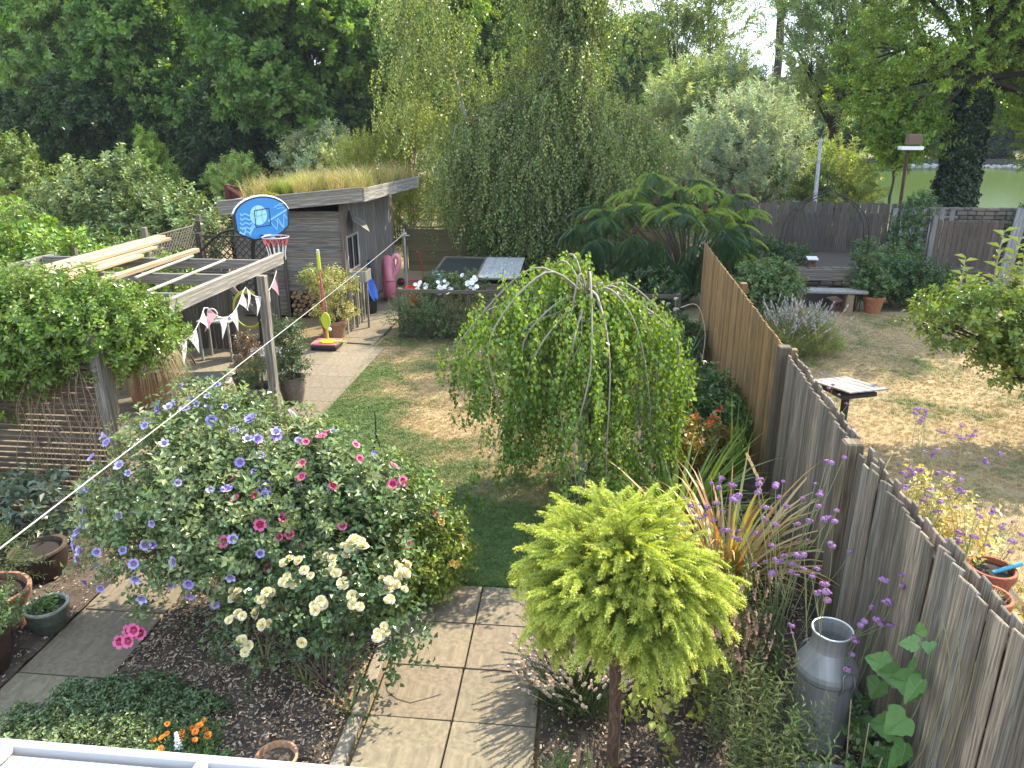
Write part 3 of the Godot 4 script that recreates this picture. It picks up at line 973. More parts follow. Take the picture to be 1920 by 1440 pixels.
func build_pergola() -> void:
	rng.seed = 14
	var w := woods(L(0.42, 0.38, 0.31), 5, "grain", false, 1.2)
	var p := thing("pergola", "weathered grey timber pergola over the patio on the left", "pergola", Vector3(-4.5, 0, -9.8))
	part("post", plank(Vector3(0.115, 2.13, 0.115), 0.008), pick(w), p, Vector3(0.1, 1.065, 0))
	part("post", plank(Vector3(0.11, 2.1, 0.11), 0.008), pick(w), p, Vector3(-3.3, 1.05, -0.6))
	part("post", plank(Vector3(0.11, 2.1, 0.11), 0.008), pick(w), p, Vector3(-0.42, 1.05, 2.92))
	bar("beam", Vector3(0.0, 2.205, -0.95), Vector3(0.0, 2.205, 2.25), 0.075, 0.17, mat(L(0.42, 0.385, 0.325), 0.85, "grain", 1.0), p)
	for z in [-0.62, 0.48, 1.62]:
		bar("rafter", Vector3(-0.04, 2.16, z), Vector3(-3.5, 2.16, z), 0.05, 0.14, pick(w), p, Vector3(0, 0, 1))
	bar("wall_plate", Vector3(-3.55, 2.15, -0.95), Vector3(-3.55, 2.15, 3.0), 0.06, 0.14, pick(w), p)
	for q in [[Vector3(-0.62, 2.25, -0.45), Vector3(-0.55, 2.25, 1.7)], [Vector3(-1.25, 2.25, -0.75), Vector3(-1.15, 2.25, 0.9)]]:
		bar("batten", q[0], q[1], 0.035, 0.03, mat(L(0.55, 0.50, 0.42), 0.8, "grain_soft", 1.2), p)
	# new planks stored on the rafters
	var new := woods(L(0.50, 0.375, 0.215), 4, "grain_soft", false, 0.9, 0.75, 0.14)
	var list := [["long pale plank farthest left of those stored on the pergola", -7.13, 2.275, -7.2, -12.2, 0.16, 0.05], ["pale plank in the middle of the stack on the pergola rafters", -6.93, 2.272, -8.0, -12.0, 0.17, 0.045], ["thick pale plank lying on top of the stack on the pergola", -6.72, 2.325, -8.1, -11.35, 0.15, 0.05], ["pale plank at the right edge of the stack under the thick one", -6.67, 2.27, -7.6, -11.1, 0.2, 0.045], ["short pale plank end sticking out low at the right of the stack", -6.42, 2.27, -8.3, -10.35, 0.14, 0.045], ["single pale batten lying apart, right of the plank stack", -5.84, 2.275, -8.0, -10.9, 0.10, 0.06]]
	for e in list:
		var o := bar(numbered("plank"), Vector3(e[1], e[2], e[3]), Vector3(e[1] - 0.03, e[2], e[4]), e[5], e[6], pick(new), self)
		o.set_meta("label", e[0])
		o.set_meta("category", "plank")
		o.set_meta("group", "new planks stored on the pergola")
	# slatted screen that carries the climber
	var dk := woods(L(0.20, 0.135, 0.075), 4, "grain", false, 1.3)
	var s := thing("slat_screen", "dark brown screen of horizontal slats under the climber on the left", "screen", Vector3(-4.95, 0, -6.9))
	for k in 27:
		part("slat", plank(Vector3(0.045, 3.1, 0.016), 0.003), pick(dk), s, Vector3(-1.55, 0.14 + k * 0.064, 0.02), Basis(Vector3(0, 1, 0), Vector3(1, 0, 0), Vector3(0, 0, -1)))
	part("post", plank(Vector3(0.1, 1.95, 0.1), 0.006), mat(L(0.34, 0.27, 0.18), 0.9, "grain", 1.3), s, Vector3(0.06, 0.975, -0.03))
	part("post", plank(Vector3(0.09, 1.95, 0.09), 0.006), pick(dk), s, Vector3(-1.5, 0.975, -0.06))
	# the boundary fence behind the pergola, boards below and a lattice strip on top
	var fb := woods(L(0.30, 0.26, 0.20), 4, "grain", true, 1.4)
	var f := thing("fence", "grey boundary fence with a diamond lattice top behind the pergola", "fence", Vector3(-8.3, 0, -9.4))
	for k in 46:
		part("board", plank(Vector3(0.018, 1.45, 0.125)), pick(fb), f, Vector3(rnd(-0.003, 0.003), 0.78, -k * 0.135))
	lattice(f, fb, Vector3(0, 1.53, 0.05), Vector3(0, 0, -1), 6.2, 0.5, 0.11)
	for k in 4:
		part("post", plank(Vector3(0.09, 2.25, 0.09)), pick(fb), f, Vector3(0.06, 1.12, -k * 2.05))
	var dl := woods(L(0.10, 0.075, 0.05), 3, "grain", false, 1.4)
	var a := thing("lattice_panel", "dark arched lattice panel behind the basketball hoop", "trellis", Vector3(-7.35, 0, -13.9))
	lattice(a, dl, Vector3(0, 0.9, 0), Vector3(1, 0, 0), 1.3, 1.15, 0.13)
	part("post", plank(Vector3(0.09, 2.1, 0.09)), dl[0], a, Vector3(-0.06, 1.05, 0))
	part("post", plank(Vector3(0.09, 2.1, 0.09)), dl[1], a, Vector3(1.36, 1.05, 0))
	var hoop := Shape.new()
	hoop.tube(smooth_path([Vector3(-0.05, 1.75, 0.02), Vector3(0.35, 2.08, 0.02), Vector3(0.75, 2.18, 0.02), Vector3(1.36, 2.12, 0.02)], 4), [0.025], 6)
	part("arched_rail", hoop.commit(), dl[0], a)
	lone("picket_post", plank(Vector3(0.08, 2.25, 0.05), 0.012), dl[2], "dark pointed fence post standing beside the arched lattice", "post", "", Vector3(-7.75, 1.12, -14.6))
	# back wall under the pergola with its braced gate
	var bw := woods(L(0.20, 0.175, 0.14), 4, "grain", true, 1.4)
	var g := thing("board_gate", "shaded board wall with a diagonal brace under the far end of the pergola", "gate", Vector3(-8.1, 0, -13.15))
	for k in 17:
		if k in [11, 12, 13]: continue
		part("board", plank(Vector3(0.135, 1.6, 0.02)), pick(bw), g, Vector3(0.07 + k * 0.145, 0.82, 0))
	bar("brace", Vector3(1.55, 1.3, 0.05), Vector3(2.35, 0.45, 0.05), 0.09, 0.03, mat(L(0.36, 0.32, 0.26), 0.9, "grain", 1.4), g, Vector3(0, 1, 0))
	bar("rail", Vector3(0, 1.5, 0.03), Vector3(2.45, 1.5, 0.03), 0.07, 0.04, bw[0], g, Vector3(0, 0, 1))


func lattice(parent: Node3D, ms: Array, at: Vector3, dir: Vector3, w: float, h: float, pitch: float) -> void:
	var nrm := dir.cross(Vector3.UP)
	for s in [1.0, -1.0]:
		var u := -h
		while u < w:
			# line from (u,0) to (u+h,h) clipped to the panel
			var a := maxf(u, 0.0)
			var b := minf(u + h, w)
			if b - a > 0.04:
				var ya := (a - u) if s > 0 else h - (a - u)
				var yb := (b - u) if s > 0 else h - (b - u)
				bar("slat", at + dir * a + Vector3(0, ya, 0) + nrm * 0.006 * s, at + dir * b + Vector3(0, yb, 0) + nrm * 0.006 * s, 0.022, 0.01, pick(ms), parent, nrm.cross((dir + Vector3(0, s, 0)).normalized()))
			u += pitch
	bar("frame", at + nrm * 0.0, at + dir * w, 0.035, 0.03, ms[0], parent, nrm)
	bar("frame", at + Vector3(0, h, 0), at + dir * w + Vector3(0, h, 0), 0.035, 0.03, ms[0], parent, nrm)


func build_shed() -> void:
	rng.seed = 15
	var w := woods(L(0.40, 0.35, 0.285), 6, "grain", false, 1.1, 0.9, 0.16)
	var t := thing("shed", "weathered grey timber shed with a grass roof", "shed", Vector3(-5.2, 0, -15.8))
	# front wall: lapped horizontal boards
	for k in 13:
		var y := 0.68 + k * 0.142
		var top := 2.36
		if y > top: break
		part("board", plank(Vector3(0.15, 2.4, 0.022)), w[(k * 5 + 2) % 6], t, Vector3(-1.2, y, 0.0), Basis(Vector3(0, 1, 0.0), Vector3(1, 0, 0), Vector3(0, 0, -1)).rotated(Vector3(1, 0, 0), 0.07))
	for k in 4:
		part("board", plank(Vector3(0.15, 1.05, 0.022)), w[(k * 3 + 1) % 6], t, Vector3(-1.875, 0.11 + k * 0.142, 0.0), Basis(Vector3(0, 1, 0.0), Vector3(1, 0, 0), Vector3(0, 0, -1)).rotated(Vector3(1, 0, 0), 0.07))
	bar("fascia_shadow_board", Vector3(-2.4, 2.42, -0.02), Vector3(0.0, 2.62, -0.02), 0.2, 0.02, mat(L(0.34, 0.17, 0.05), 0.9, "grain", 1.2), t, Vector3(0, 1, 0))
	part("corner_post", plank(Vector3(0.07, 2.6, 0.07)), mat(L(0.30, 0.22, 0.15), 0.9, "grain", 1.1), t, Vector3(0.0, 1.3, 0.03))
	part("corner_post", plank(Vector3(0.06, 2.4, 0.06)), mat(L(0.22, 0.17, 0.12), 0.9, "grain", 1.1), t, Vector3(-1.32, 1.2, 0.045))
	# right wall: narrow upright boards, a window, the open hatch
	for k in 30:
		var z := -0.1 - k * 0.137
		var hgt := 2.36 - 0.004 * k
		if k >= 1 and k <= 6:
			part("board", plank(Vector3(0.018, 0.95, 0.13)), pick(w), t, Vector3(0, 0.5, z))
			part("board", plank(Vector3(0.018, 0.7, 0.13)), pick(w), t, Vector3(0, 2.12, z))
		else:
			part("board", plank(Vector3(0.018, hgt, 0.13)), pick(w), t, Vector3(0, 0.06 + hgt * 0.5, z))
	var win := part("window", plank(Vector3(0.012, 0.72, 0.8), 0.0), mat(L(0.02, 0.022, 0.025), 0.15), t, Vector3(-0.02, 1.38, -0.58))
	var fm := mat(L(0.55, 0.5, 0.43), 0.8, "grain_soft", 1.2)
	bar("frame", Vector3(0.035, 0.37, 0.42), Vector3(0.035, 0.37, -0.42), 0.03, 0.05, fm, win)
	bar("frame", Vector3(0.035, -0.37, 0.42), Vector3(0.035, -0.37, -0.42), 0.03, 0.05, fm, win)
	bar("frame", Vector3(0.035, -0.35, 0.4), Vector3(0.035, 0.35, 0.4), 0.03, 0.05, fm, win)
	bar("frame", Vector3(0.035, -0.35, -0.4), Vector3(0.035, 0.35, -0.4), 0.03, 0.05, fm, win)
	bar("frame", Vector3(0.035, -0.35, 0.0), Vector3(0.035, 0.35, 0.0), 0.025, 0.03, fm, win)
	bar("hatch", Vector3(0.1, 2.2, -0.3), Vector3(0.36, 1.92, -0.62), 0.4, 0.02, pick(w), t, Vector3(0, 0, 1))
	# back and far walls, floor-level sill
	var s := Shape.new()
	s.box(Vector3(-1.2, 1.2, -4.2), Vector3(2.4, 2.3, 0.04))
	s.box(Vector3(-2.4, 1.2, -2.1), Vector3(0.04, 2.3, 4.15))
	part("far_walls", s.commit(), w[0], t)
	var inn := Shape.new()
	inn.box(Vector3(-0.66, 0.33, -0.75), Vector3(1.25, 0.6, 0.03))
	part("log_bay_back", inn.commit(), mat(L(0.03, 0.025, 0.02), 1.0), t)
	# the roof: a slab rising to the right with deep weathered fascia boards
	var a := Vector3(-2.42, 2.42, 0.45)
	var b := Vector3(0.62, 2.73, 0.45)
	var c := Vector3(0.72, 2.66, -4.1)
	var d := Vector3(-2.5, 2.42, -4.3)
	var r := Shape.new()
	var dn := Vector3(0, -0.1, 0)
	r.quad(a, b, c, d)
	r.quad(d + dn, c + dn, b + dn, a + dn)
	r.quad(a + dn, b + dn, b, a)
	r.quad(b + dn, c + dn, c, b)
	r.quad(c + dn, d + dn, d, c)
	r.quad(d + dn, a + dn, a, d)
	var roof := part("roof", r.commit(), mat(L(0.14, 0.10, 0.06), 1.0, "soil", 1.5), t)
	var fa := mat(L(0.44, 0.38, 0.30), 0.9, "grain", 0.9)
	bar("fascia", a + Vector3(-0.05, -0.03, 0.02), b + Vector3(0.0, -0.03, 0.02), 0.27, 0.035, fa, roof, Vector3(0, 1, 0))
	bar("fascia", b + Vector3(0.02, -0.03, 0.02), c + Vector3(0.02, -0.03, 0), 0.27, 0.035, mat(L(0.46, 0.42, 0.355), 0.9, "grain", 0.9), roof, Vector3(0, 1, 0))
	bar("fascia", a + Vector3(-0.04, -0.03, 0.0), d + Vector3(-0.02, -0.03, 0), 0.25, 0.035, fa, roof, Vector3(0, 1, 0))
	bar("roof_edge", a + Vector3(-0.05, 0.12, 0.02), b + Vector3(0.02, 0.12, 0.02), 0.06, 0.03, mat(L(0.50, 0.46, 0.38), 0.9, "grain", 0.9), roof, Vector3(0, 0, 1))
	# meadow on the roof
	var tall := grass_tuft(61, 14, 0.42)
	var gs := Spread.new()
	for k in 1500:
		var u := rng.randf()
		var v := rng.randf()
		if fnoise.get_noise_2d(u * 5.0, v * 5.0 + 9.0) < 0.0 or u < 0.2 and rng.randf() < 0.7: continue
		var p := a.lerp(b, u).lerp(d.lerp(c, u), v)
		gs.add(p, Basis(Vector3.UP, rnd(0, 6)).scaled(Vector3(1.2, rnd(0.4, 1.75), 1.2)), vary(mixc(L(0.16, 0.23, 0.05), L(0.55, 0.41, 0.19), pow(rng.randf(), 0.8)), 0.25))
	spread_out("roof_grass", gs, tall, leaf_mat(Color(1, 1, 1), 0.6, 0.8), t)
	var bl := Spread.new()
	for k in 420:
		var u := 0.28 + rnd(0, 0.25)
		var v := rnd(0.1, 0.8)
		bl.add(a.lerp(b, u).lerp(d.lerp(c, u), v), Basis(Vector3.UP, rnd(0, 6)).scaled(Vector3.ONE * rnd(0.8, 1.35)), vary(L(0.30, 0.37, 0.08), 0.2))
	spread_out("tall_grass_clump", bl, tall, leaf_mat(Color(1, 1, 1), 0.6, 0.8), t)
	var sd := Spread.new()
	for k in 500:
		var q := rdir()
		q.y = absf(q.y)
		var u := 0.33
		sd.add(a.lerp(b, u) + Vector3(0, 0.0, -0.12) + q * Vector3(0.28, 0.16, 0.16), aim(q + rdir() * 0.4, 0, rnd(0.6, 1.0)), vary(L(0.34, 0.35, 0.05), 0.2))
	spread_out("sedum_clump", sd, twig(63, 6, 0.05, 0.04, 0.02, 0.9), leaf_mat(), t)
	var mossy := Spread.new()
	for k in 700:
		var u := rng.randf()
		var v := rng.randf()
		mossy.add(a.lerp(b, u).lerp(d.lerp(c, u), v * v), Basis(Vector3.UP, rnd(0, 6)).scaled(Vector3.ONE * rnd(0.5, 1.4)), vary(mixc(L(0.30, 0.16, 0.09), L(0.2, 0.2, 0.06), rng.randf()), 0.3))
	spread_out("roof_moss", mossy, twig(64, 7, 0.05, 0.045, 0.02, 1.1), leaf_mat(), t)
	# firewood in the bay under the front wall
	var lm := [mat(L(0.55, 0.34, 0.17), 0.9, "mottle", 4.0), mat(L(0.46, 0.25, 0.12), 0.9, "mottle", 4.0), mat(L(0.62, 0.42, 0.24), 0.9, "mottle", 4.0)]
	var lgs: Array = []
	for v in 4:
		var sh := Shape.new()
		var path := [Vector3(0, 0, -0.16), Vector3(0, 0, 0.16)]
		sh.tube(path, [[0.062], [0.05], [0.072], [0.045]][v], [7, 5, 6, 4][v], true)
		lgs.append(sh.commit())
	for j in 6:
		for i in 11:
			var o := lone("firewood_log", lgs[rng.randi() % 4], lm[rng.randi() % 3], "split firewood log, end on, in the stack below the shed wall", "log", "firewood stacked under the shed", Vector3(-6.42 + i * 0.115 + (j % 2) * 0.055 + rnd(-0.01, 0.01), 0.085 + j * 0.096, -15.95 + rnd(-0.05, 0.07)), Basis(Vector3(0, 0, 1), rnd(0, 3)))
			o.scale = Vector3.ONE * rnd(0.9, 1.1)
	# maroon boarding behind the shed roof
	var mr := mat(L(0.14, 0.026, 0.022), 0.8, "grain_soft", 1.0)
	var m := thing("maroon_screen", "dark red timber screen standing behind the left end of the grass roof", "screen", Vector3(-8.5, 0, -17.6))
	part("post", plank(Vector3(0.12, 2.7, 0.1)), mr, m, Vector3(0, 1.35, 0))
	for k in 5:
		bar("board", Vector3(0, 2.62 - k * 0.15 - 0.07, 0), Vector3(1.7, 2.45 - k * 0.15 - 0.07, 0), 0.145, 0.02, mr, m, Vector3(0, 1, 0))
	bar("rail", Vector3(0, 2.68, 0.02), Vector3(1.75, 2.46, 0.02), 0.05, 0.04, mr, m, Vector3(0, 0, 1))
	bar("brace", Vector3(0.02, 2.66, 0.05), Vector3(0.8, 2.1, 0.05), 0.06, 0.03, mat(L(0.26, 0.075, 0.06), 0.8), m, Vector3(0, 1, 0))


func build_back_garden() -> void:
	rng.seed = 16
	# picket gate beside the shed
	var pk := woods(L(0.52, 0.46, 0.31), 4, "grain", false, 1.5)
	var g := thing("picket_gate", "pale picket gate standing open beside the shed corner", "gate", Vector3(-4.78, 0, -14.35))
	for k in 7:
		part("picket", plank(Vector3(0.02, 1.0, 0.07), 0.004), pick(pk), g, Vector3(0.0, 0.53, -0.08 - k * 0.2))
	bar("rail", Vector3(-0.03, 0.28, 0), Vector3(-0.03, 0.28, -1.35), 0.03, 0.06, pk[0], g)
	bar("rail", Vector3(-0.03, 0.85, 0), Vector3(-0.03, 0.85, -1.35), 0.03, 0.06, pk[0], g)
	lone("gate_post", plank(Vector3(0.1, 1.2, 0.1), 0.008), mat(L(0.34, 0.28, 0.18), 0.9, "grain", 1.5), "square wooden gate post in front of the picket gate", "post", "", Vector3(-4.84, 0.6, -14.22))
	# low rail fence across the back of the lawn
	var rf := woods(L(0.23, 0.185, 0.12), 4, "grain", false, 1.4)
	var f := thing("rail_fence", "low post and rail fence behind the far flower bed", "fence", Vector3(-3.75, 0, -14.7))
	for k in 5:
		part("post", plank(Vector3(0.09, 0.95, 0.09), 0.008), pick(rf), f, Vector3(k * 1.38, 0.47, 0))
	for y in [0.9, 0.5]:
		for k in 4:
			bar("rail", Vector3(k * 1.38, y, 0.06), Vector3(k * 1.38 + 1.38, y + (0.05 if k == 1 else 0.0), 0.06), 0.08, 0.03, pick(rf), f, Vector3(0, 1, 0))
	for y in [0.35, 0.2]:
		bar("rail", Vector3(0, y, 0.06), Vector3(2.7, y, 0.06), 0.07, 0.03, pick(rf), f, Vector3(0, 0, 1))
	# back boundary: lapped panels between posts
	var bp := woods(L(0.22, 0.185, 0.085), 4, "grain_soft", false, 1.1)
	var names := ["olive lapped fence panel behind the washing line pole", "olive lapped fence panel behind the cold frame", "olive lapped fence panel behind the birch trunk", "olive lapped fence panel behind the sumac"]
	for n in 4:
		var q := thing("lapped_fence", names[n], "fence", Vector3(-5.2 + n * 1.86, 0, -21.3), 0.0, "lapped panels of the back boundary")
		for k in 8:
			part("board", plank(Vector3(0.16, 1.76, 0.014), 0.003), pick(bp), q, Vector3(0.95, 0.12 + k * 0.148, 0), Basis(Vector3(0, 1, 0), Vector3(1, 0, 0), Vector3(0, 0, -1)).rotated(Vector3(1, 0, 0), 0.06))
		bar("cap", Vector3(0.05, 1.29, 0), Vector3(1.85, 1.29, 0), 0.05, 0.025, bp[3], q, Vector3(0, 1, 0))
	var where := ["post rising beside the shed at the left end of the back panels", "tall grey post with wires right of the shed roof", "post between the second and third back panels", "post behind the birch trunk", "post at the far corner behind the sumac"]
	for n in 5:
		lone("panel_post", plank(Vector3(0.1, 1.95 if n == 1 else 1.4, 0.1)), rf[n % 4], where[n], "post", "posts of the back boundary", Vector3(-5.2 + n * 1.86, 0.97 if n == 1 else 0.7, -21.25))
	var wr := Shape.new()
	for y in [1.5, 1.72, 1.9]:
		wr.tube([Vector3(-5.2, y, -21.2), Vector3(-3.4, y, -21.2)], [0.008], 4)
	for x in [-4.9, -4.4, -3.9]:
		wr.tube([Vector3(x, 1.3, -21.2), Vector3(x, 1.95, -21.2)], [0.008], 4)
	lone("wire_trellis", wr.commit(), mat(L(0.06, 0.05, 0.045), 0.6), "thin wire trellis above the back panel beside the shed", "trellis")
	# cold frame
	var cf := thing("cold_frame", "low wooden cold frame with a dark mesh lid and one white lid panel", "cold frame", Vector3(-2.75, 0, -18.7))
	var cw := woods(L(0.30, 0.25, 0.16), 3, "grain", false, 1.4)
	for z in [0.95, -0.95]:
		for y in [0.12, 0.34]:
			bar("board", Vector3(-1.0, y, z), Vector3(1.0, y, z), 0.2, 0.03, pick(cw), cf, Vector3(0, 1, 0).cross(Vector3(1, 0, 0)).cross(Vector3(1, 0, 0)))
	for x in [-1.0, 1.0]:
		bar("board", Vector3(x, 0.24, 0.95), Vector3(x, 0.24, -0.95), 0.03, 0.42, pick(cw), cf)
	for x in [-1.0, 0.1]:
		bar("frame", Vector3(x, 0.56, 0.98), Vector3(x, 0.72, -0.98), 0.07, 0.04, cw[1], cf)
	bar("frame", Vector3(-1.0, 0.565, 0.98), Vector3(1.1, 0.565, 0.98), 0.04, 0.07, cw[2], cf, Vector3(0, 1, 0))
	bar("frame", Vector3(-1.0, 0.725, -0.98), Vector3(1.1, 0.725, -0.98), 0.04, 0.07, cw[2], cf, Vector3(0, 1, 0))
	var mesh_lid := Shape.new()
	mesh_lid.box(Vector3(-0.45, 0.62, 0), Vector3(1.04, 0.008, 1.9), Basis(Vector3(1, 0, 0), 0.083))
	part("mesh_lid", mesh_lid.commit(), mat(L(0.02, 0.024, 0.024), 0.5), cf)
	var wl := Shape.new()
	wl.box(Vector3(0.62, 0.66, 0), Vector3(0.98, 0.03, 1.94), Basis(Vector3(1, 0, 0), 0.083), 0.008)
	part("white_lid", wl.commit(), mat(L(0.58, 0.58, 0.55), 0.6, "mottle", 1.0), cf)
	# washing line pole and its line
	var pole := thing("line_pole", "grey metal washing line pole with a clamp at its top", "pole", Vector3(-3.98, 0, -16.3))
	var ps := Shape.new()
	ps.tube([Vector3.ZERO, Vector3(-0.02, 1.9, 0)], [0.03, 0.027], 10)
	part("tube", ps.commit(), mat(L(0.35, 0.36, 0.37), 0.35, "", 1.0, false, 0.7), pole)
	var cl := Shape.new()
	cl.box(Vector3(-0.02, 1.78, 0.0), Vector3(0.1, 0.08, 0.08), Basis.IDENTITY, 0.01)
	cl.tube([Vector3(-0.14, 1.76, 0.0), Vector3(0.1, 1.76, 0.0)], [0.014], 6)
	part("clamp", cl.commit(), mat(L(0.25, 0.26, 0.27), 0.4, "", 1.0, false, 0.6), pole)
	var ln := Shape.new()
	var a := Vector3(-4.0, 1.8, -16.3)
	var b := Vector3(-1.52, 2.97, 0.6)
	var lp: Array = []
	for k in 25:
		var u := k / 24.0
		lp.append(a.lerp(b, u) - Vector3(0, 0.35 * 4.0 * u * (1.0 - u) * 0.12, 0))
	ln.tube(lp, [0.0035], 5)
	lone("washing_line", ln.commit(), mat(L(0.36, 0.36, 0.35), 0.6), "pale washing line stretched from the pole towards the house", "washing line")


func build_roof_edge() -> void:
	# the polycarbonate roof below the window
	var t := thing("conservatory_roof", "white framed ribbed plastic roof at the bottom left edge", "roof", Vector3(-0.55, 2.3, -1.67))
	var wh := mat(L(0.50, 0.50, 0.50), 0.4)
	bar("eaves_beam", Vector3(-3.5, -0.02, 0), Vector3(0.02, -0.015, 0), 0.028, 0.05, wh, t, Vector3(0, 0, 1))
	for k in 4:
		var w := 0.48 if k == 0 else 0.58
		var xc: float = -0.28 if k == 0 else -0.85 - (k - 1) * 0.62
		var tilt := Basis(Vector3(1, 0, 0), -0.10)
		var sh := Shape.new()
		sh.box(Vector3(xc, 0.045, 0.75), Vector3(w, 0.02, 1.45), tilt)
		var pnl := part("roof_panel", sh.commit(), mat(L(0.34, 0.365, 0.40), 0.3), t)
		var rb := Shape.new()
		for q in int(w / 0.026):
			rb.box(Vector3(xc - w * 0.5 + 0.013 + q * 0.026, 0.056, 0.75), Vector3(0.011, 0.006, 1.44), tilt)
		part("ribs", rb.commit(), mat(L(0.21, 0.235, 0.28), 0.35), pnl).set_meta("kind", "stuff")
	for k in 3:
		var sh := Shape.new()
		sh.box(Vector3(-0.54 - k * 0.62, 0.068, 0.75), Vector3(0.036, 0.03, 1.5), Basis(Vector3(1, 0, 0), -0.10), 0.006)
		part("glazing_bar", sh.commit(), wh, t)


func stone_wall(called: String, label: String, at: Vector3, dir: Vector3, w: float, h: float, seed_: int, ca: Color) -> void:
	rng.seed = seed_
	var t := thing(called, label, "wall", at)
	var unit: Array = []
	for v in 4:
		var s := Shape.new()
		s.box(Vector3.ZERO, Vector3.ONE, Basis.IDENTITY, [0.1, 0.16, 0.08, 0.2][v])
		unit.append(s.commit())
	var ms := [mat(ca, 0.95, "mottle", 2.0), mat(ca * 0.75, 0.95, "mottle", 2.0), mat(Color(ca.r * 1.2, ca.g * 1.15, ca.b), 0.95, "mottle", 2.0)]
	var y := 0.0
	while y < h - 0.04:
		var sh := rnd(0.08, 0.15)
		var x := 0.0
		while x < w:
			var sw := rnd(0.18, 0.42)
			part("stone", unit[rng.randi() % 4], ms[rng.randi() % 3], t, dir * (x + sw * 0.5) + Vector3(0, y + sh * 0.5, 0) + dir.cross(Vector3.UP) * rnd(-0.025, 0.025), Basis(dir * (sw - 0.012), Vector3(0, sh - 0.01, 0), dir.cross(Vector3.UP) * 0.24).rotated(dir.cross(Vector3.UP).normalized(), rnd(-0.03, 0.03)))
			x += sw
		y += sh
	var core := Shape.new()
	core.box(dir * w * 0.5 + Vector3(0, h * 0.5 - 0.03, 0), Vector3(w, h - 0.08, 0.16), Basis(dir, Vector3.UP, dir.cross(Vector3.UP)))
	part("core", core.commit(), mat(L(0.05, 0.04, 0.03), 1.0), t)


func board_row(called: String, label: String, at: Vector3, w: float, h: float, pitch: float, wide: float, ms: Array, round_top := false, rails := true, loose := 0.0) -> Node3D:
	var t := thing(called, label, "fence", at)
	var n := int(w / pitch)
	var rt: ArrayMesh
	if round_top:
		var s := Shape.new()
		s.tube([Vector3(0, 0, -0.011), Vector3(0, 0, 0.011)], [wide * 0.5], 10)
		rt = s.commit()
	for k in n:
		var hh := snappedf(h + rnd(-0.02, 0.02) * (1.0 + loose * 3.0), 0.01)
		var m := pick(ms)
		var b := part("board", plank(Vector3(wide, hh, 0.02)), m, t, Vector3(pitch * (k + 0.5), hh * 0.5, rnd(-0.004, 0.004)), Basis(Vector3(0, 0, 1), rnd(-0.01, 0.01) * (1.0 + loose * 6.0)))
		if round_top: part("rounded_top", rt, m, b, Vector3(0, hh * 0.5, 0))
	if rails:
		for y in [h * 0.2, h * 0.8]:
			bar("rail", Vector3(0, y, -0.035), Vector3(w, y, -0.035), 0.07, 0.04, ms[0], t, Vector3(0, 0, 1))
	return t


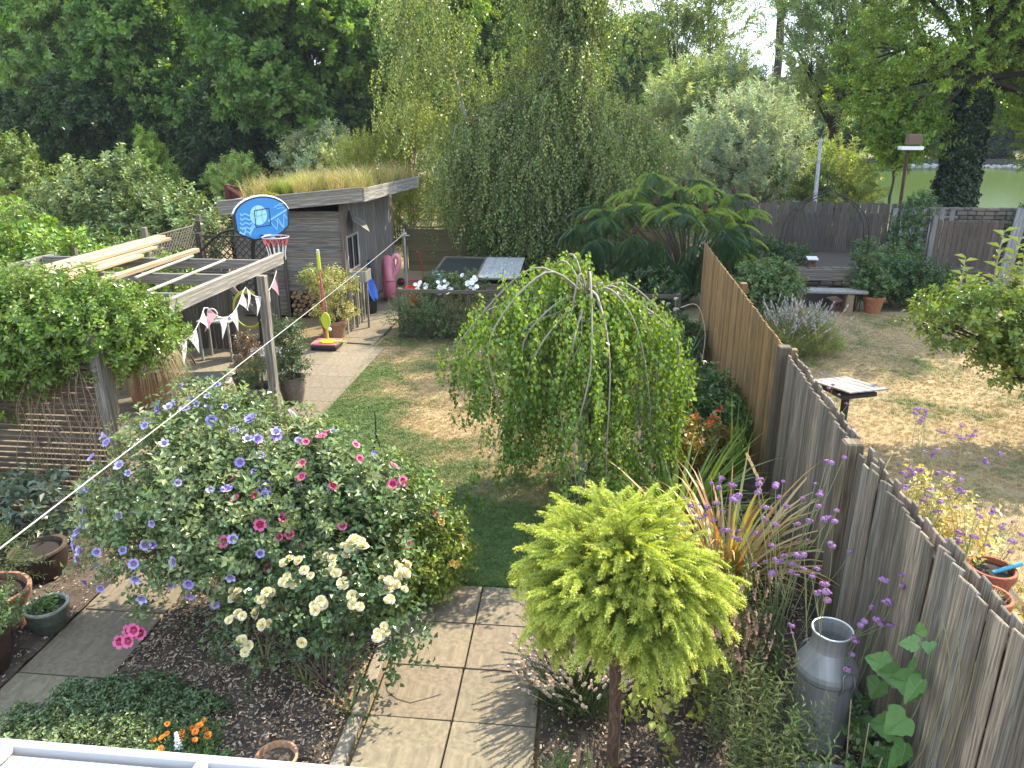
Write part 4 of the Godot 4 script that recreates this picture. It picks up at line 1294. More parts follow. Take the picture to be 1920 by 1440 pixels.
func build_next_garden() -> void:
	rng.seed = 18
	var g := woods(L(0.17, 0.145, 0.115), 5, "grain", false, 1.3)
	var g2 := woods(L(0.15, 0.118, 0.09), 5, "grain", false, 1.3)
	var pale := woods(L(0.38, 0.36, 0.33), 3, "grain", false, 1.3)
	stone_wall("stone_wall", "low dry stone wall of flat stones behind the neighbouring bench", Vector3(3.6, 0, -19.4), Vector3(1, 0, 0), 4.9, 0.66, 55, L(0.20, 0.16, 0.115))
	var bed := Shape.new()
	bed.box(Vector3(6.6, 0.29, -21.6), Vector3(6.4, 0.62, 4.2))
	structure("terrace_soil", bed.commit(), mat(L(0.13, 0.10, 0.07), 1.0, "soil", 1.5, true), "raised soil terrace behind the dry stone wall")
	board_row("fence", "brown fence with rounded board tops on the raised terrace", Vector3(5.3, 0.6, -22.4), 3.0, 1.02, 0.15, 0.135, g2, true)
	board_row("fence", "tall grey board fence at the back of the neighbouring garden", Vector3(4.6, 0.0, -25.2), 6.3, 1.72, 0.19, 0.165, g, false, true, 0.5)
	board_row("picket_fence", "short fence of spaced grey boards right of the dark red post", Vector3(8.75, 0.55, -23.6), 1.9, 1.15, 0.27, 0.13, pale, false, true, 0.6)
	var gate := board_row("board_gate", "brown board gate with a curved top edge and gaps between its boards", Vector3(8.75, 0.2, -20.4), 1.75, 1.5, 0.135, 0.118, g2, true)
	gate.set_meta("category", "gate")
	part("post", plank(Vector3(0.13, 1.75, 0.1)), pale[0], gate, Vector3(-0.08, 0.8, 0.02))
	bar(numbered("leaning_plank"), Vector3(10.55, 0.2, -20.3), Vector3(11.0, 2.0, -20.9), 0.3, 0.035, mat(L(0.34, 0.335, 0.32), 0.85, "grain", 1.0), self, Vector3(1, 0, 0))
	var lp := get_child(get_child_count() - 1)
	lp.set_meta("label", "broad pale grey plank leaning beside the board gate")
	lp.set_meta("category", "plank")
	stone_wall("stone_wall", "rough stone wall behind the board gate at the right edge", Vector3(9.6, 0, -24.2), Vector3(1, 0, 0), 5.0, 1.72, 56, L(0.22, 0.19, 0.16))
	# bench
	var b := thing("bench", "low stone bench with a plank back against the terrace", "bench", Vector3(5.42, 0, -17.45))
	var st := Shape.new()
	st.box(Vector3(0, 0.5, 0), Vector3(1.62, 0.07, 0.36), Basis.IDENTITY, 0.015)
	part("seat", st.commit(), mat(L(0.42, 0.40, 0.36), 0.9, "mottle", 2.0), b)
	for x in [-0.66, 0.45]:
		var lg := Shape.new()
		lg.box(Vector3(x, 0.235, 0), Vector3(0.17, 0.46, 0.28), Basis.IDENTITY, 0.02)
		part("leg", lg.commit(), mat(L(0.40, 0.30, 0.17), 0.95, "mottle", 2.0), b)
	bar("backrest", Vector3(-0.85, 0.78, -0.42), Vector3(0.75, 0.78, -0.42), 0.26, 0.06, mat(L(0.27, 0.225, 0.18), 0.9, "grain", 1.0), b, Vector3(0, 1, 0))
	bar("back_sleeper", Vector3(-0.85, 0.22, -0.5), Vector3(0.75, 0.22, -0.5), 0.4, 0.06, mat(L(0.06, 0.05, 0.04), 0.9), b, Vector3(0, 1, 0))
	# bird houses
	for e in [["small wooden bird house with a pale roof standing on the dry stone wall", Vector3(5.55, 0.66, -19.5), 0.85, 0.0], ["small wooden bird house on the ground under the bench", Vector3(5.62, 0.02, -17.6), 0.95, 0.5]]:
		var h := thing("bird_house", e[0], "bird house", e[1], e[3])
		var s := Shape.new()
		var k: float = e[2]
		s.box(Vector3(0, 0.12, 0) * k, Vector3(0.2, 0.24, 0.18) * k)
		part("box", s.commit(), mat(L(0.26, 0.15, 0.10), 0.9, "grain", 2.0), h)
		var r := Shape.new()
		r.box(Vector3(0, 0.27, 0.01) * k, Vector3(0.3, 0.025, 0.27) * k, Basis(Vector3(1, 0, 0), 0.22))
		part("roof", r.commit(), mat(L(0.55, 0.52, 0.48) if e[3] == 0.0 else L(0.3, 0.2, 0.15), 0.8), h)
		var o := Shape.new()
		o.tube([Vector3(0, 0.15, 0.0895) * k, Vector3(0, 0.15, 0.0925) * k], [0.03 * k], 10)
		part("entrance_hole", o.commit(), mat(L(0.01, 0.01, 0.01), 1.0), h)
	# garden arch
	var ar := thing("garden_arch", "black metal garden arch with a pointed top over the bench", "garden arch", Vector3(5.25, 0, -17.9))
	var am := mat(L(0.02, 0.02, 0.022), 0.5, "", 1.0, false, 0.4)
	for z in [0.0, 0.35]:
		for s in [-1.0, 1.0]:
			var sh := Shape.new()
			sh.tube(smooth_path([Vector3(0.92 * s, 0, z), Vector3(0.9 * s, 1.6, z), Vector3(0.78 * s, 2.1, z), Vector3(0.5 * s, 2.42, z), Vector3(0.2 * s, 2.58, z), Vector3(0.03 * s, 2.7, z), Vector3(0.05 * s, 2.9, z)], 4), [0.011], 6)
			part("hoop", sh.commit(), am, ar)
	for k in 9:
		var sh := Shape.new()
		var s := -1.0 if k < 4 else 1.0
		var y := 0.4 + (k % 4) * 0.42
		sh.tube([Vector3(0.91 * s, y, 0), Vector3(0.91 * s, y, 0.35)], [0.008], 5)
		part("rung", sh.commit(), am, ar)
	# poles standing in the back corner
	var wp := Shape.new()
	wp.tube([Vector3(0, 0, 0), Vector3(-0.12, 3.6, 0)], [0.07, 0.055], 9)
	lone("white_pole", wp.commit(), mat(L(0.66, 0.68, 0.70), 0.6, "mottle", 1.0), "tall white pole behind the garden arch", "pole", "", Vector3(7.2, 0, -25.6))
	var rp := thing("bird_feeder", "rusty red post carrying a small white tray behind the terrace", "bird feeder", Vector3(9.15, 0.4, -23.9))
	var rs := Shape.new()
	rs.tube([Vector3(0, 0, 0), Vector3(-0.08, 3.0, 0)], [0.055, 0.045], 8)
	part("post", rs.commit(), mat(L(0.17, 0.075, 0.05), 0.9, "bark", 1.0), rp)
	var tr := Shape.new()
	tr.box(Vector3(0.0, 2.98, 0), Vector3(0.62, 0.1, 0.3), Basis.IDENTITY, 0.01)
	part("tray", tr.commit(), mat(L(0.70, 0.70, 0.68), 0.7), rp)
	var tp := Shape.new()
	tp.box(Vector3(0.05, 3.22, 0), Vector3(0.4, 0.3, 0.26), Basis.IDENTITY, 0.02)
	part("feeder_box", tp.commit(), mat(L(0.14, 0.09, 0.06), 0.8), rp)
	# terracotta pot by the bench
	terracotta_pot("terracotta_pot", "big terracotta pot with a rolled rim right of the bench", Vector3(6.42, 0, -17.45), 0.24, 0.4, L(0.50, 0.19, 0.08))
	# slatted bird table
	var bt := thing("bird_table", "white weathered slatted table top on a dark stand just over the fence", "bird table", Vector3(3.38, 0, -9.6), 0.35)
	var ts := woods(L(0.47, 0.455, 0.43), 3, "grain", false, 1.6)
	for k in 5:
		part("slat", plank(Vector3(0.105, 0.80, 0.02), 0.004), pick(ts), bt, Vector3(-0.23 + k * 0.115, 0.9 + k * 0.0, 0), Basis(Vector3(1, 0, 0), Vector3(0, -0.12, -1).normalized(), Vector3(0, 1, -0.12).normalized()))
	var bs := Shape.new()
	bs.tube([Vector3(0, 0, 0), Vector3(0, 0.88, 0)], [0.05], 8)
	bs.box(Vector3(0, 0.83, 0), Vector3(0.5, 0.05, 0.5))
	part("stand", bs.commit(), mat(L(0.03, 0.025, 0.02), 0.8), bt)
	# pots on a low staging by the fence
	var sg := thing("pot_bench", "low wooden staging over the fence that carries the terracotta pots", "bench", Vector3(2.95, 0, -4.95))
	bar("plank", Vector3(-0.25, 0.66, 0.5), Vector3(-0.25, 0.66, -0.6), 0.24, 0.03, g[0], sg)
	bar("plank", Vector3(0.02, 0.66, 0.5), Vector3(0.02, 0.66, -0.6), 0.24, 0.03, g[2], sg)
	bar("plank", Vector3(0.29, 0.66, 0.5), Vector3(0.29, 0.66, -0.6), 0.24, 0.03, g[1], sg)
	for x in [-0.3, 0.35]:
		for z in [0.4, -0.5]:
			part("leg", plank(Vector3(0.05, 0.64, 0.05)), g[1], sg, Vector3(x, 0.32, z))
	var p1 := terracotta_pot("terracotta_pot", "nearer of the two terracotta pots over the fence, with dried stalks", Vector3(2.86, 0.68, -4.83), 0.155, 0.3, L(0.50, 0.17, 0.07))
	var dry := Spread.new()
	for k in 26: dry.add(Vector3(rnd(-0.08, 0.08), 0.24, rnd(-0.08, 0.08)), Basis(Vector3.UP, rnd(0, 6)).scaled(Vector3(0.8, rnd(0.3, 0.7), 0.8)), vary(L(0.5, 0.4, 0.24), 0.2))
	spread_out("dried_stalks", dry, grass_tuft(66, 5, 0.2), leaf_mat(), p1)
	var p2 := terracotta_pot("terracotta_pot", "farther of the two terracotta pots over the fence, holding a blue trowel handle", Vector3(3.06, 0.68, -5.2), 0.165, 0.3, L(0.42, 0.13, 0.06))
	var bl := Shape.new()
	bl.tube([Vector3(0.0, 0.26, 0.02), Vector3(0.2, 0.34, 0.0)], [0.016], 8)
	lone("trowel_handle", bl.commit(), mat(L(0.05, 0.30, 0.42), 0.4), "bright blue trowel handle lying in the farther pot", "trowel", "", p2.position)


func terracotta_pot(called: String, label: String, at: Vector3, r: float, h: float, c: Color, group := "", fill := true, tilt := Basis.IDENTITY) -> Node3D:
	var t := thing(called, label, "pot", at, 0.0, group)
	t.basis = tilt
	var s := Shape.new()
	s.lathe([Vector2(0.0, 0.0), Vector2(r * 0.66, 0.0), Vector2(r * 0.9, h * 0.78), Vector2(r * 0.9, h * 0.8), Vector2(r, h * 0.8), Vector2(r * 1.02, h * 0.98), Vector2(r * 0.99, h), Vector2(r * 0.88, h), Vector2(r * 0.86, h * 0.97), Vector2(r * 0.8, h * 0.6)], 28)
	part("body", s.commit(), mat(c, 0.9, "mottle", 2.5), t)
	if fill:
		var e := Shape.new()
		e.lathe([Vector2(r * 0.85, h * 0.86), Vector2(r * 0.5, h * 0.88), Vector2(0.0, h * 0.9)], 20)
		part("soil", e.commit(), mat(L(0.05, 0.035, 0.025), 1.0, "soil", 2.0), t)
	return t


# ---------- plants ----------
func petals(n: int, r: float, w: float, cup: float, c0: Color, c1: Color, eye := Color(0.7, 0.6, 0.2), rows := 1) -> ArrayMesh:
	var s := Shape.new()
	for j in rows:
		var rr := r * (1.0 - 0.28 * j)
		for k in n:
			var a := TAU * (k + 0.5 * j) / n
			var d := Vector3(cos(a), 0, sin(a))
			var q := Vector3(-sin(a), 0, cos(a))
			var up := cup + 0.35 * j
			var p0 := d * rr * 0.06
			var p1 := d * rr * 0.55 + Vector3(0, rr * up * 0.6, 0)
			var p2 := d * rr + Vector3(0, rr * up * 0.75, 0)
			s.col = c0
			s.tri(p0, p1 - q * rr * w * 0.5, p1 + q * rr * w * 0.5)
			s.col = c1
			s.quad(p1 + q * rr * w * 0.5, p1 - q * rr * w * 0.5, p2 - q * rr * w * 0.32, p2 + q * rr * w * 0.32)
	s.col = eye
	s.tube([Vector3.ZERO, Vector3(0, r * 0.45, 0)], [r * 0.07, r * 0.05], 4)
	return s.commit()


func rose_bloom(seed_: int, r: float) -> ArrayMesh:
	rng.seed = seed_
	var s := Shape.new()
	for j in 4:
		var n: int = [7, 6, 5, 3][j]
		var rr: float = r * [1.0, 0.78, 0.52, 0.26][j]
		var tilt: float = [0.25, 0.65, 1.1, 1.35][j]
		for k in n:
			var a := TAU * (k + 0.5 * j) / n + rnd(-0.2, 0.2)
			var d := Vector3(cos(a), 0, sin(a))
			var q := Vector3(-sin(a), 0, cos(a))
			var o := d * cos(tilt) + Vector3(0, sin(tilt), 0)
			var base := d * rr * 0.25 + Vector3(0, r * 0.1 * j, 0)
			var f := rnd(0.9, 1.05)
			s.col = Color(0.70 * f, 0.62 * f, (0.42 - 0.06 * j) * f)
			var m := base + o * r * 0.45
			var t := base + o * r * 0.72 + d * r * 0.12
			s.quad(base - q * rr * 0.25, m - q * rr * 0.5, m + q * rr * 0.5, base + q * rr * 0.25)
			s.quad(m - q * rr * 0.5, t - q * rr * 0.36, t + q * rr * 0.36, m + q * rr * 0.5)
	return s.commit()


func ball_head(seed_: int, r: float, n: int, c0: Color, c1: Color) -> ArrayMesh:
	rng.seed = seed_
	var s := Shape.new()
	for k in n:
		var d := rdir()
		d.y = absf(d.y) * 0.7
		var p := d * r
		var q := d.cross(rdir()).normalized() * r * 0.32
		var e := d.cross(q).normalized() * r * 0.32
		s.col = vary(mixc(c0, c1, rng.randf()), 0.15)
		s.quad(p - q, p - e, p + q, p + e)
		s.tri(p * 0.2, p - q * 0.5, p + q * 0.5)
	return s.commit()


func spray(seed_: int) -> ArrayMesh:                       # a feathery shoot of the golden cedar; droops along local +z
	rng.seed = seed_
	var s := Shape.new()
	var ln := 0.30
	var at := func(t: float) -> Vector3: return Vector3(sin(t * 3.0 + seed_) * 0.012, (t - 0.2 * t * t) * ln, 0.42 * t * t * ln)
	var green := L(0.085, 0.17, 0.022)
	var gold := L(0.56, 0.62, 0.12)
	s.col = L(0.16, 0.13, 0.05)
	s.tube([at.call(0.0), at.call(0.35), at.call(0.7), at.call(1.0)], [0.004, 0.003, 0.002, 0.001], 3, false)
	for k in 17:
		var t := 0.12 + 0.88 * k / 16.0
		var p: Vector3 = at.call(t)
		var d: Vector3 = (at.call(minf(t + 0.05, 1.06)) - at.call(t - 0.05)).normalized()
		for j in 3:
			var a := k * 2.1 + j * TAU / 3.0 + rnd(-0.4, 0.4)
			var side := d.cross(Vector3(0, 0, 1)).normalized().rotated(d, a)
			var dir := (d * rnd(0.7, 1.1) + side * 0.75 + Vector3(0, 0, 0.25)).normalized()
			var l2 := 0.068 * (1.15 - 0.55 * t) * rnd(0.7, 1.25)
			var tip := clampf(t * 0.75 + rnd(-0.12, 0.18), 0.0, 1.0)
			var last := p
			for q in 4:
				var u := (q + 1) / 4.0
				var pt := p + dir * l2 * u + Vector3(0, 0, 0.25) * l2 * u * u
				s.col = vary(mixc(green, gold, clampf(tip * 1.0 + u * 0.3, 0, 1)), 0.12)
				var ac := dir.cross(rdir()).normalized()
				for e in 2:
					var n2: Vector3 = (ac if e == 0 else -ac) + dir * 0.9
					s.tri(last + dir * 0.002, last - dir * 0.006, last + n2.normalized() * l2 * 0.27)
				s.tri(last - ac * 0.0022, last + ac * 0.0022, pt)
				last = pt
	return s.commit()


func stalk(seed_: int, h: float, head: float, hw: float, cs: Color, ch: Color) -> ArrayMesh:       # thin stem with a flower spike on top
	rng.seed = seed_
	var s := Shape.new()
	var b := Vector3(rnd(-0.04, 0.04), 0, rnd(-0.04, 0.04))
	s.col = cs
	s.tube([Vector3.ZERO, Vector3(0, h * 0.5, 0) + b * 0.4, Vector3(0, h, 0) + b], [0.0022, 0.0017, 0.0014], 3, false)
	for k in 9:
		var y := h - head + head * k / 8.0
		var p := Vector3(0, y, 0) + b * (y / h)
		s.col = vary(ch, 0.22)
		var w := hw * (1.0 - 0.5 * absf(k / 8.0 - 0.45))
		var a := k * 1.3
		var q := Vector3(cos(a), 0.35, sin(a)) * w
		var e := Vector3(-sin(a), 0.35, cos(a)) * w
		s.tri(p - q, p + e, p + q + Vector3(0, w, 0))
		s.tri(p - e, p - q, p + e + Vector3(0, w, 0))
	return s.commit()


func shrub(called: String, label: String, category: String, at: Vector3, lobes: Array, mesh: ArrayMesh, n: int, size: float, ca: Color, cb: Color, o := {}) -> Node3D:
	var t := thing(called, label, category, at, 0.0, o.get("group", ""))
	rng.seed = o.get("seed", int(absf(at.x * 131 + at.z * 57)) + 5)
	var st := Shape.new()
	for l: Array in lobes:
		for k in o.get("stems", 3):
			var e: Vector3 = l[0] + rdir() * l[1] * 0.6
			var g := Vector3(e.x * 0.15 + rnd(-0.05, 0.05), 0.0, e.z * 0.15 + rnd(-0.05, 0.05))
			st.tube([g, g.lerp(e, 0.5) + Vector3(0, 0.08, 0), e], [o.get("stem_r", 0.012), o.get("stem_r", 0.012) * 0.7, o.get("stem_r", 0.012) * 0.3], 4, false)
	part("stems", st.commit(), mat(o.get("bark", L(0.14, 0.105, 0.07)), 0.95), t).set_meta("kind", "stuff")
	var s := Spread.new()
	crown_fill(s, lobes, n, size, ca, cb, false, o.get("gap", 0.1), o.get("tint", 0.25), o.get("open_up", 0.4), o.get("bright", 1.0))
	spread_out("foliage", s, mesh, leaf_mat(Color(1, 1, 1), o.get("gloss", 0.42), o.get("through", 0.8)), t)
	return t


func lobe_surface(lobes: Array, up := -0.1, front := false) -> Array:            # [point, outward]
	for tries in 60:
		var l: Array = lobes[rng.randi() % lobes.size()]
		var d := rdir()
		if d.y < up: continue
		if front and d.z < -0.35: continue
		var p: Vector3 = l[0] + d * l[1] * 1.02
		var ok := true
		for m: Array in lobes:
			if ((p - m[0]) / m[1]).length() < 0.93: ok = false
		if ok: return [p, d]
	return [lobes[0][0] + Vector3(0, lobes[0][1].y, 0), Vector3.UP]


func sword(seed_: int, h: float, w: float, bend: float) -> ArrayMesh:
	rng.seed = seed_
	var s := Shape.new()
	var path: Array = []
	for k in 7:
		var t := k / 6.0
		path.append(Vector3(0, h * (t - bend * 0.45 * t * t * t), h * bend * t * t))
	s.blade(path, w, Vector3(1, 0, 0))
	return s.commit()


func sword_clump(called: String, label: String, category: String, at: Vector3, n: int, ms: Array, meshes: Array, spread: float, tilt: float, size := 1.0, group := "") -> Node3D:
	var t := thing(called, label, category, at, 0.0, group)
	for k in n:
		var a := rnd(0, TAU)
		var d := Vector3(cos(a), 0, sin(a))
		var lean := rnd(0.05, 1.0) * tilt
		var y := (Vector3.UP + d * lean).normalized()
		part("leaf", meshes[rng.randi() % meshes.size()], ms[rng.randi() % ms.size()], t, d * rnd(0, spread), look(y, d).scaled(Vector3.ONE * rnd(0.65, 1.1) * size))
	return t


func build_plants() -> void:
	build_weeping_birch()
	build_golden_cedar()
	build_left_bed()
	build_right_bed()
	build_climbers()
	build_big_birch()
	build_sumac()
	build_back_bed()
	build_next_plants()


func build_weeping_birch() -> void:
	rng.seed = 201
	var t := thing("weeping_birch", "young weeping birch like an umbrella in the middle of the garden", "tree", Vector3(0.02, 0, -7.9))
	var bark := mat(L(0.62, 0.57, 0.49), 0.85, "birch", 2.0)
	var tr := Shape.new()
	tr.tube(smooth_path([Vector3(0, 0, 0), Vector3(-0.02, 0.8, 0.02), Vector3(0.03, 1.5, 0), Vector3(-0.03, 2.1, 0.02), Vector3(-0.02, 2.38, 0)], 4), [0.045, 0.042, 0.04, 0.04, 0.038, 0.038, 0.036, 0.036, 0.034, 0.034, 0.034, 0.032, 0.032, 0.032, 0.03, 0.03, 0.028], 10)
	part("trunk", tr.commit(), bark, t)
	var sk := Shape.new()
	sk.tube([Vector3(0.07, 0, 0.08), Vector3(0.05, 1.35, 0.06)], [0.016], 6)
	part("stake", sk.commit(), mat(L(0.05, 0.04, 0.035), 0.9), t)
	var strand: Array = [hanging(211, 9, 0.26, 0.062, 0.046), hanging(212, 9, 0.26, 0.056, 0.042)]
	var sp := Spread.new()
	var li := Shape.new()
	var ca := L(0.085, 0.155, 0.024)
	var cb := L(0.19, 0.28, 0.05)
	var top := Vector3(-0.02, 2.34, 0)
	for k in 34:
		var a := k * 2.39996 + rnd(-0.2, 0.2)
		var d := Vector3(cos(a), 0, sin(a))
		var r := rnd(0.75, 1.4) * (1.0 if k % 3 else 0.55)
		r *= 0.84 - 0.10 * d.x
		var rise := rnd(-0.15, 0.16) + (0.22 if k % 5 == 2 else 0.0) * (1.15 if d.x < 0.3 else 0.9)
		var mid := top + d * r * 0.45 + Vector3(0, rise, 0)
		var edge := top + d * r + Vector3(0, -rnd(0.2, 0.5), 0)
		var low := top + d * r * rnd(0.95, 1.12) + Vector3(0, -rnd(1.25, 2.4) + (0.3 if d.x < -0.4 else 0.0), 0)
		low.y = maxf(low.y, 0.05)
		var path := smooth_path([top, mid, edge, edge.lerp(low, 0.5) + rdir() * 0.16, low + rdir() * 0.12], 6)
		var rad: Array = []
		for q in path.size(): rad.append(0.014 * pow(1.0 - float(q) / path.size(), 1.2) + 0.002)
		li.tube(path, rad, 5, false)
		for q in path.size():
			var p: Vector3 = path[q]
			var u := float(q) / path.size()
			var n := 2 if u < 0.12 else (7 if u < 0.5 else (7 if u < 0.8 else 5))
			if d.z > 0.25 and absf(d.x) < 0.8: n = 0 if u < 0.3 else (n - 3)
			elif k % 4 == 1: n -= 3
			for j in n:
				var side := Vector3(rnd(-1, 1), rnd(-0.2, 0.25), rnd(-1, 1)) * (0.22 if u < 0.5 else 0.17)
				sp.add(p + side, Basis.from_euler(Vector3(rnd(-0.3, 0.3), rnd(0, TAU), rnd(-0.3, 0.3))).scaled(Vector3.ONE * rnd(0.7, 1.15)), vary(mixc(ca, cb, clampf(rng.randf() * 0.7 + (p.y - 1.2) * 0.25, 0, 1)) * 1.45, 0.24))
	# small wandering pale side shoots
	for k in 34:
		var a := rnd(0, TAU)
		var r := rnd(0.2, 1.1)
		var p := top + Vector3(cos(a) * r, rnd(-1.1, 0.1), sin(a) * r)
		li.tube(smooth_path([p, p + Vector3(cos(a) * 0.16, 0.04, sin(a) * 0.16), p + Vector3(cos(a) * 0.26, -0.22, sin(a) * 0.26), p + Vector3(cos(a + 0.4) * 0.3, -0.5, sin(a + 0.4) * 0.3)], 4), [0.007, 0.006, 0.005, 0.003], 4, false)
	part("branches", li.commit(), mat(L(0.26, 0.22, 0.17), 0.85), t).set_meta("kind", "stuff")
	var halves := [Spread.new(), Spread.new()]
	for k in sp.count:
		var h: Spread = halves[k % 2]
		h.buf.append_array(sp.buf.slice(k * 16, k * 16 + 16))
		h.count += 1
	for k in 2: spread_out("foliage", halves[k], strand[k], leaf_mat(Color(1, 1, 1), 0.38, 0.95), t)


func build_golden_cedar() -> void:
	rng.seed = 221
	var t := thing("golden_cedar", "golden yellow mop headed conifer on a bare trunk in the foreground", "tree", Vector3(0.27, 0, -4.0))
	var tr := Shape.new()
	tr.tube(smooth_path([Vector3(0, 0, 0), Vector3(0.0, 0.5, 0), Vector3(-0.015, 0.95, 0), Vector3(0.02, 1.45, 0)], 5), [0.045, 0.042, 0.04, 0.04, 0.04, 0.039, 0.039, 0.038, 0.038, 0.037, 0.036, 0.035, 0.03, 0.03, 0.02, 0.02], 12)
	part("trunk", tr.commit(), mat(L(0.23, 0.125, 0.07), 0.95, "bark", 2.5, false, 0.0, Vector3.ZERO, 0.5), t)
	var li := Shape.new()
	var meshes: Array = [spray(231), spray(232), spray(233)]
	var sp: Array = [Spread.new(), Spread.new(), Spread.new()]
	var mid := Vector3(0.01, 1.40, 0)
	var boughs: Array = []
	for k in 46:
		var t0 := (k + 0.5) / 46.0
		var y := 1.0 - 1.5 * t0
		var q := sqrt(maxf(0.0, 1.0 - y * y))
		var a := k * 2.39996
		var d := (Vector3(cos(a) * q, y, sin(a) * q) + rdir() * 0.2).normalized()
		boughs.append([d, rnd(0.82, 1.14)])
	for e in boughs:
		var d: Vector3 = e[0]
		var far: Vector3 = mid + d * Vector3(0.45, 0.41, 0.45) * e[1]
		li.tube([Vector3(0, 1.0, 0), mid + d * 0.12, far], [0.016, 0.01, 0.004], 5, false)
		for k in 34:
			var u := rnd(0.35, 1.0)
			var p := (mid + d * 0.1).lerp(far, u) + rdir() * 0.10 * u
			var out := (d + (p - far) * 2.2 + rdir() * 0.45 + Vector3(0, 0.10, 0)).normalized()
			var g := rnd(0.6, 0.95)
			var s: Spread = sp[rng.randi() % 3]
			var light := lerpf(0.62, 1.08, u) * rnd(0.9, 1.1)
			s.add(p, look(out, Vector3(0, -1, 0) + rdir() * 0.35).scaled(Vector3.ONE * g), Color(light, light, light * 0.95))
	part("branches", li.commit(), mat(L(0.2, 0.11, 0.06), 0.95), t).set_meta("kind", "stuff")
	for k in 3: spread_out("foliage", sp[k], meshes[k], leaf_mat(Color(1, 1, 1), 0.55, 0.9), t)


func build_left_bed() -> void:
	var hib := twig(241, 10, 0.17, 0.06, 0.034, 0.95)
	var ca := L(0.075, 0.125, 0.042)
	var cb := L(0.19, 0.24, 0.115)
	# the blue hibiscus
	var lb: Array = [[Vector3(-0.35, 1.15, 0.1), Vector3(0.75, 0.68, 0.6)], [Vector3(0.12, 1.24, -0.2), Vector3(0.66, 0.5, 0.55)], [Vector3(-0.6, 0.8, 0.35), Vector3(0.48, 0.5, 0.45)], [Vector3(0.1, 0.85, 0.3), Vector3(0.7, 0.55, 0.5)], [Vector3(0.7, 1.1, -0.3), Vector3(0.5, 0.42, 0.45)], [Vector3(-0.3, 1.5, -0.35), Vector3(0.5, 0.42, 0.45)]]
	var h := shrub("hibiscus_bush", "big hibiscus bush covered with lavender blue flowers", "bush", Vector3(-2.95, 0, -5.5), lb, hib, 3000, 0.95, ca, cb, {"stem_r": 0.016, "stems": 5, "gloss": 0.3, "gap": 0.27, "open_up": 0.7})
	var blue := [petals(5, 0.050, 1.05, 0.9, L(0.24, 0.14, 0.36), L(0.33, 0.32, 0.60)), petals(5, 0.046, 0.85, 1.6, L(0.26, 0.2, 0.42), L(0.42, 0.42, 0.64)), petals(5, 0.050, 1.1, 0.6, L(0.2, 0.10, 0.34), L(0.27, 0.25, 0.55))]
	var pm := leaf_mat(Color(1, 1, 1), 0.55, 0.5)
	rng.seed = 243
	for k in 125:
		var q := lobe_surface(lb, -0.45, true)
		var o: Vector3 = (q[1] + Vector3(0, 0.1, 0.25) + rdir() * 0.4).normalized()
		part("flower", blue[rng.randi() % 3], pm, h, q[0] + q[1] * 0.03, aim(o, rnd(0, 6), rnd(0.6, 1.0)))
	# the pink hibiscus to its right
	var lp: Array = [[Vector3(0.0, 1.0, 0), Vector3(0.7, 0.6, 0.55)], [Vector3(0.45, 0.85, 0.1), Vector3(0.5, 0.55, 0.5)], [Vector3(-0.45, 0.85, 0.35), Vector3(0.5, 0.5, 0.4)], [Vector3(0.1, 0.6, 0.35), Vector3(0.6, 0.42, 0.4)], [Vector3(0.1, 1.12, -0.1), Vector3(0.45, 0.32, 0.4)]]
	var p := shrub("hibiscus_bush", "hibiscus bush with bright pink flowers right of the blue one", "bush", Vector3(-2.2, 0, -5.55), lp, hib, 2400, 1.0, ca, cb, {"stem_r": 0.014, "stems": 5, "gloss": 0.3, "gap": 0.27, "open_up": 0.7})
	var pink := [petals(5, 0.046, 1.05, 0.7, L(0.36, 0.01, 0.07), L(0.58, 0.11, 0.24)), petals(5, 0.042, 0.95, 1.2, L(0.36, 0.02, 0.08), L(0.52, 0.07, 0.18))]
	rng.seed = 247
	for k in 46:
		var q := lobe_surface(lp, -0.2, true)
		var o: Vector3 = (q[1] + Vector3(0, 0.1, 0.3) + rdir() * 0.4).normalized()
		part("flower", pink[rng.randi() % 2], pm, p, q[0] + q[1] * 0.03, aim(o, rnd(0, 6), rnd(0.75, 1.1)))
	for q in [Vector3(-3.45, 0.36, -4.62), Vector3(-3.38, 0.40, -4.58), Vector3(-3.50, 0.30, -4.56), Vector3(-3.42, 0.32, -4.55), Vector3(-3.35, 0.36, -4.60)]:
		part("flower", pink[0], pm, h, q - h.position, aim(Vector3(rnd(-0.3, 0.3), 0.5, 1), rnd(0, 6), 1.15))
	# lime green climber on the obelisk with orange and purple flowers
	var lc: Array = [[Vector3(0.0, 0.62, 0), Vector3(0.5, 0.5, 0.45)], [Vector3(0.28, 0.42, 0.1), Vector3(0.42, 0.4, 0.4)], [Vector3(-0.2, 0.85, -0.1), Vector3(0.35, 0.32, 0.35)], [Vector3(0.1, 0.3, 0.3), Vector3(0.45, 0.3, 0.35)]]
	var c := shrub("abelia_bush", "yellow green bush at the lawn corner with orange flowers", "bush", Vector3(-1.72, 0, -6.0), lc, twig(251, 9, 0.15, 0.05, 0.033, 1.0), 2100, 1.0, L(0.075, 0.135, 0.022), L(0.21, 0.26, 0.04), {"stems": 4})
	rng.seed = 252
	var orange := petals(5, 0.03, 0.9, 1.3, L(0.70, 0.38, 0.05), L(0.78, 0.52, 0.12))
	for k in 16:
		var q := lobe_surface(lc, 0.0, true)
		part("flower", orange, pm, c, q[0], aim(q[1] + Vector3(0, 0.3, 0.3), rnd(0, 6), rnd(0.8, 1.3)))
	var purple := petals(6, 0.045, 0.6, 0.15, L(0.06, 0.005, 0.07), L(0.12, 0.008, 0.12))
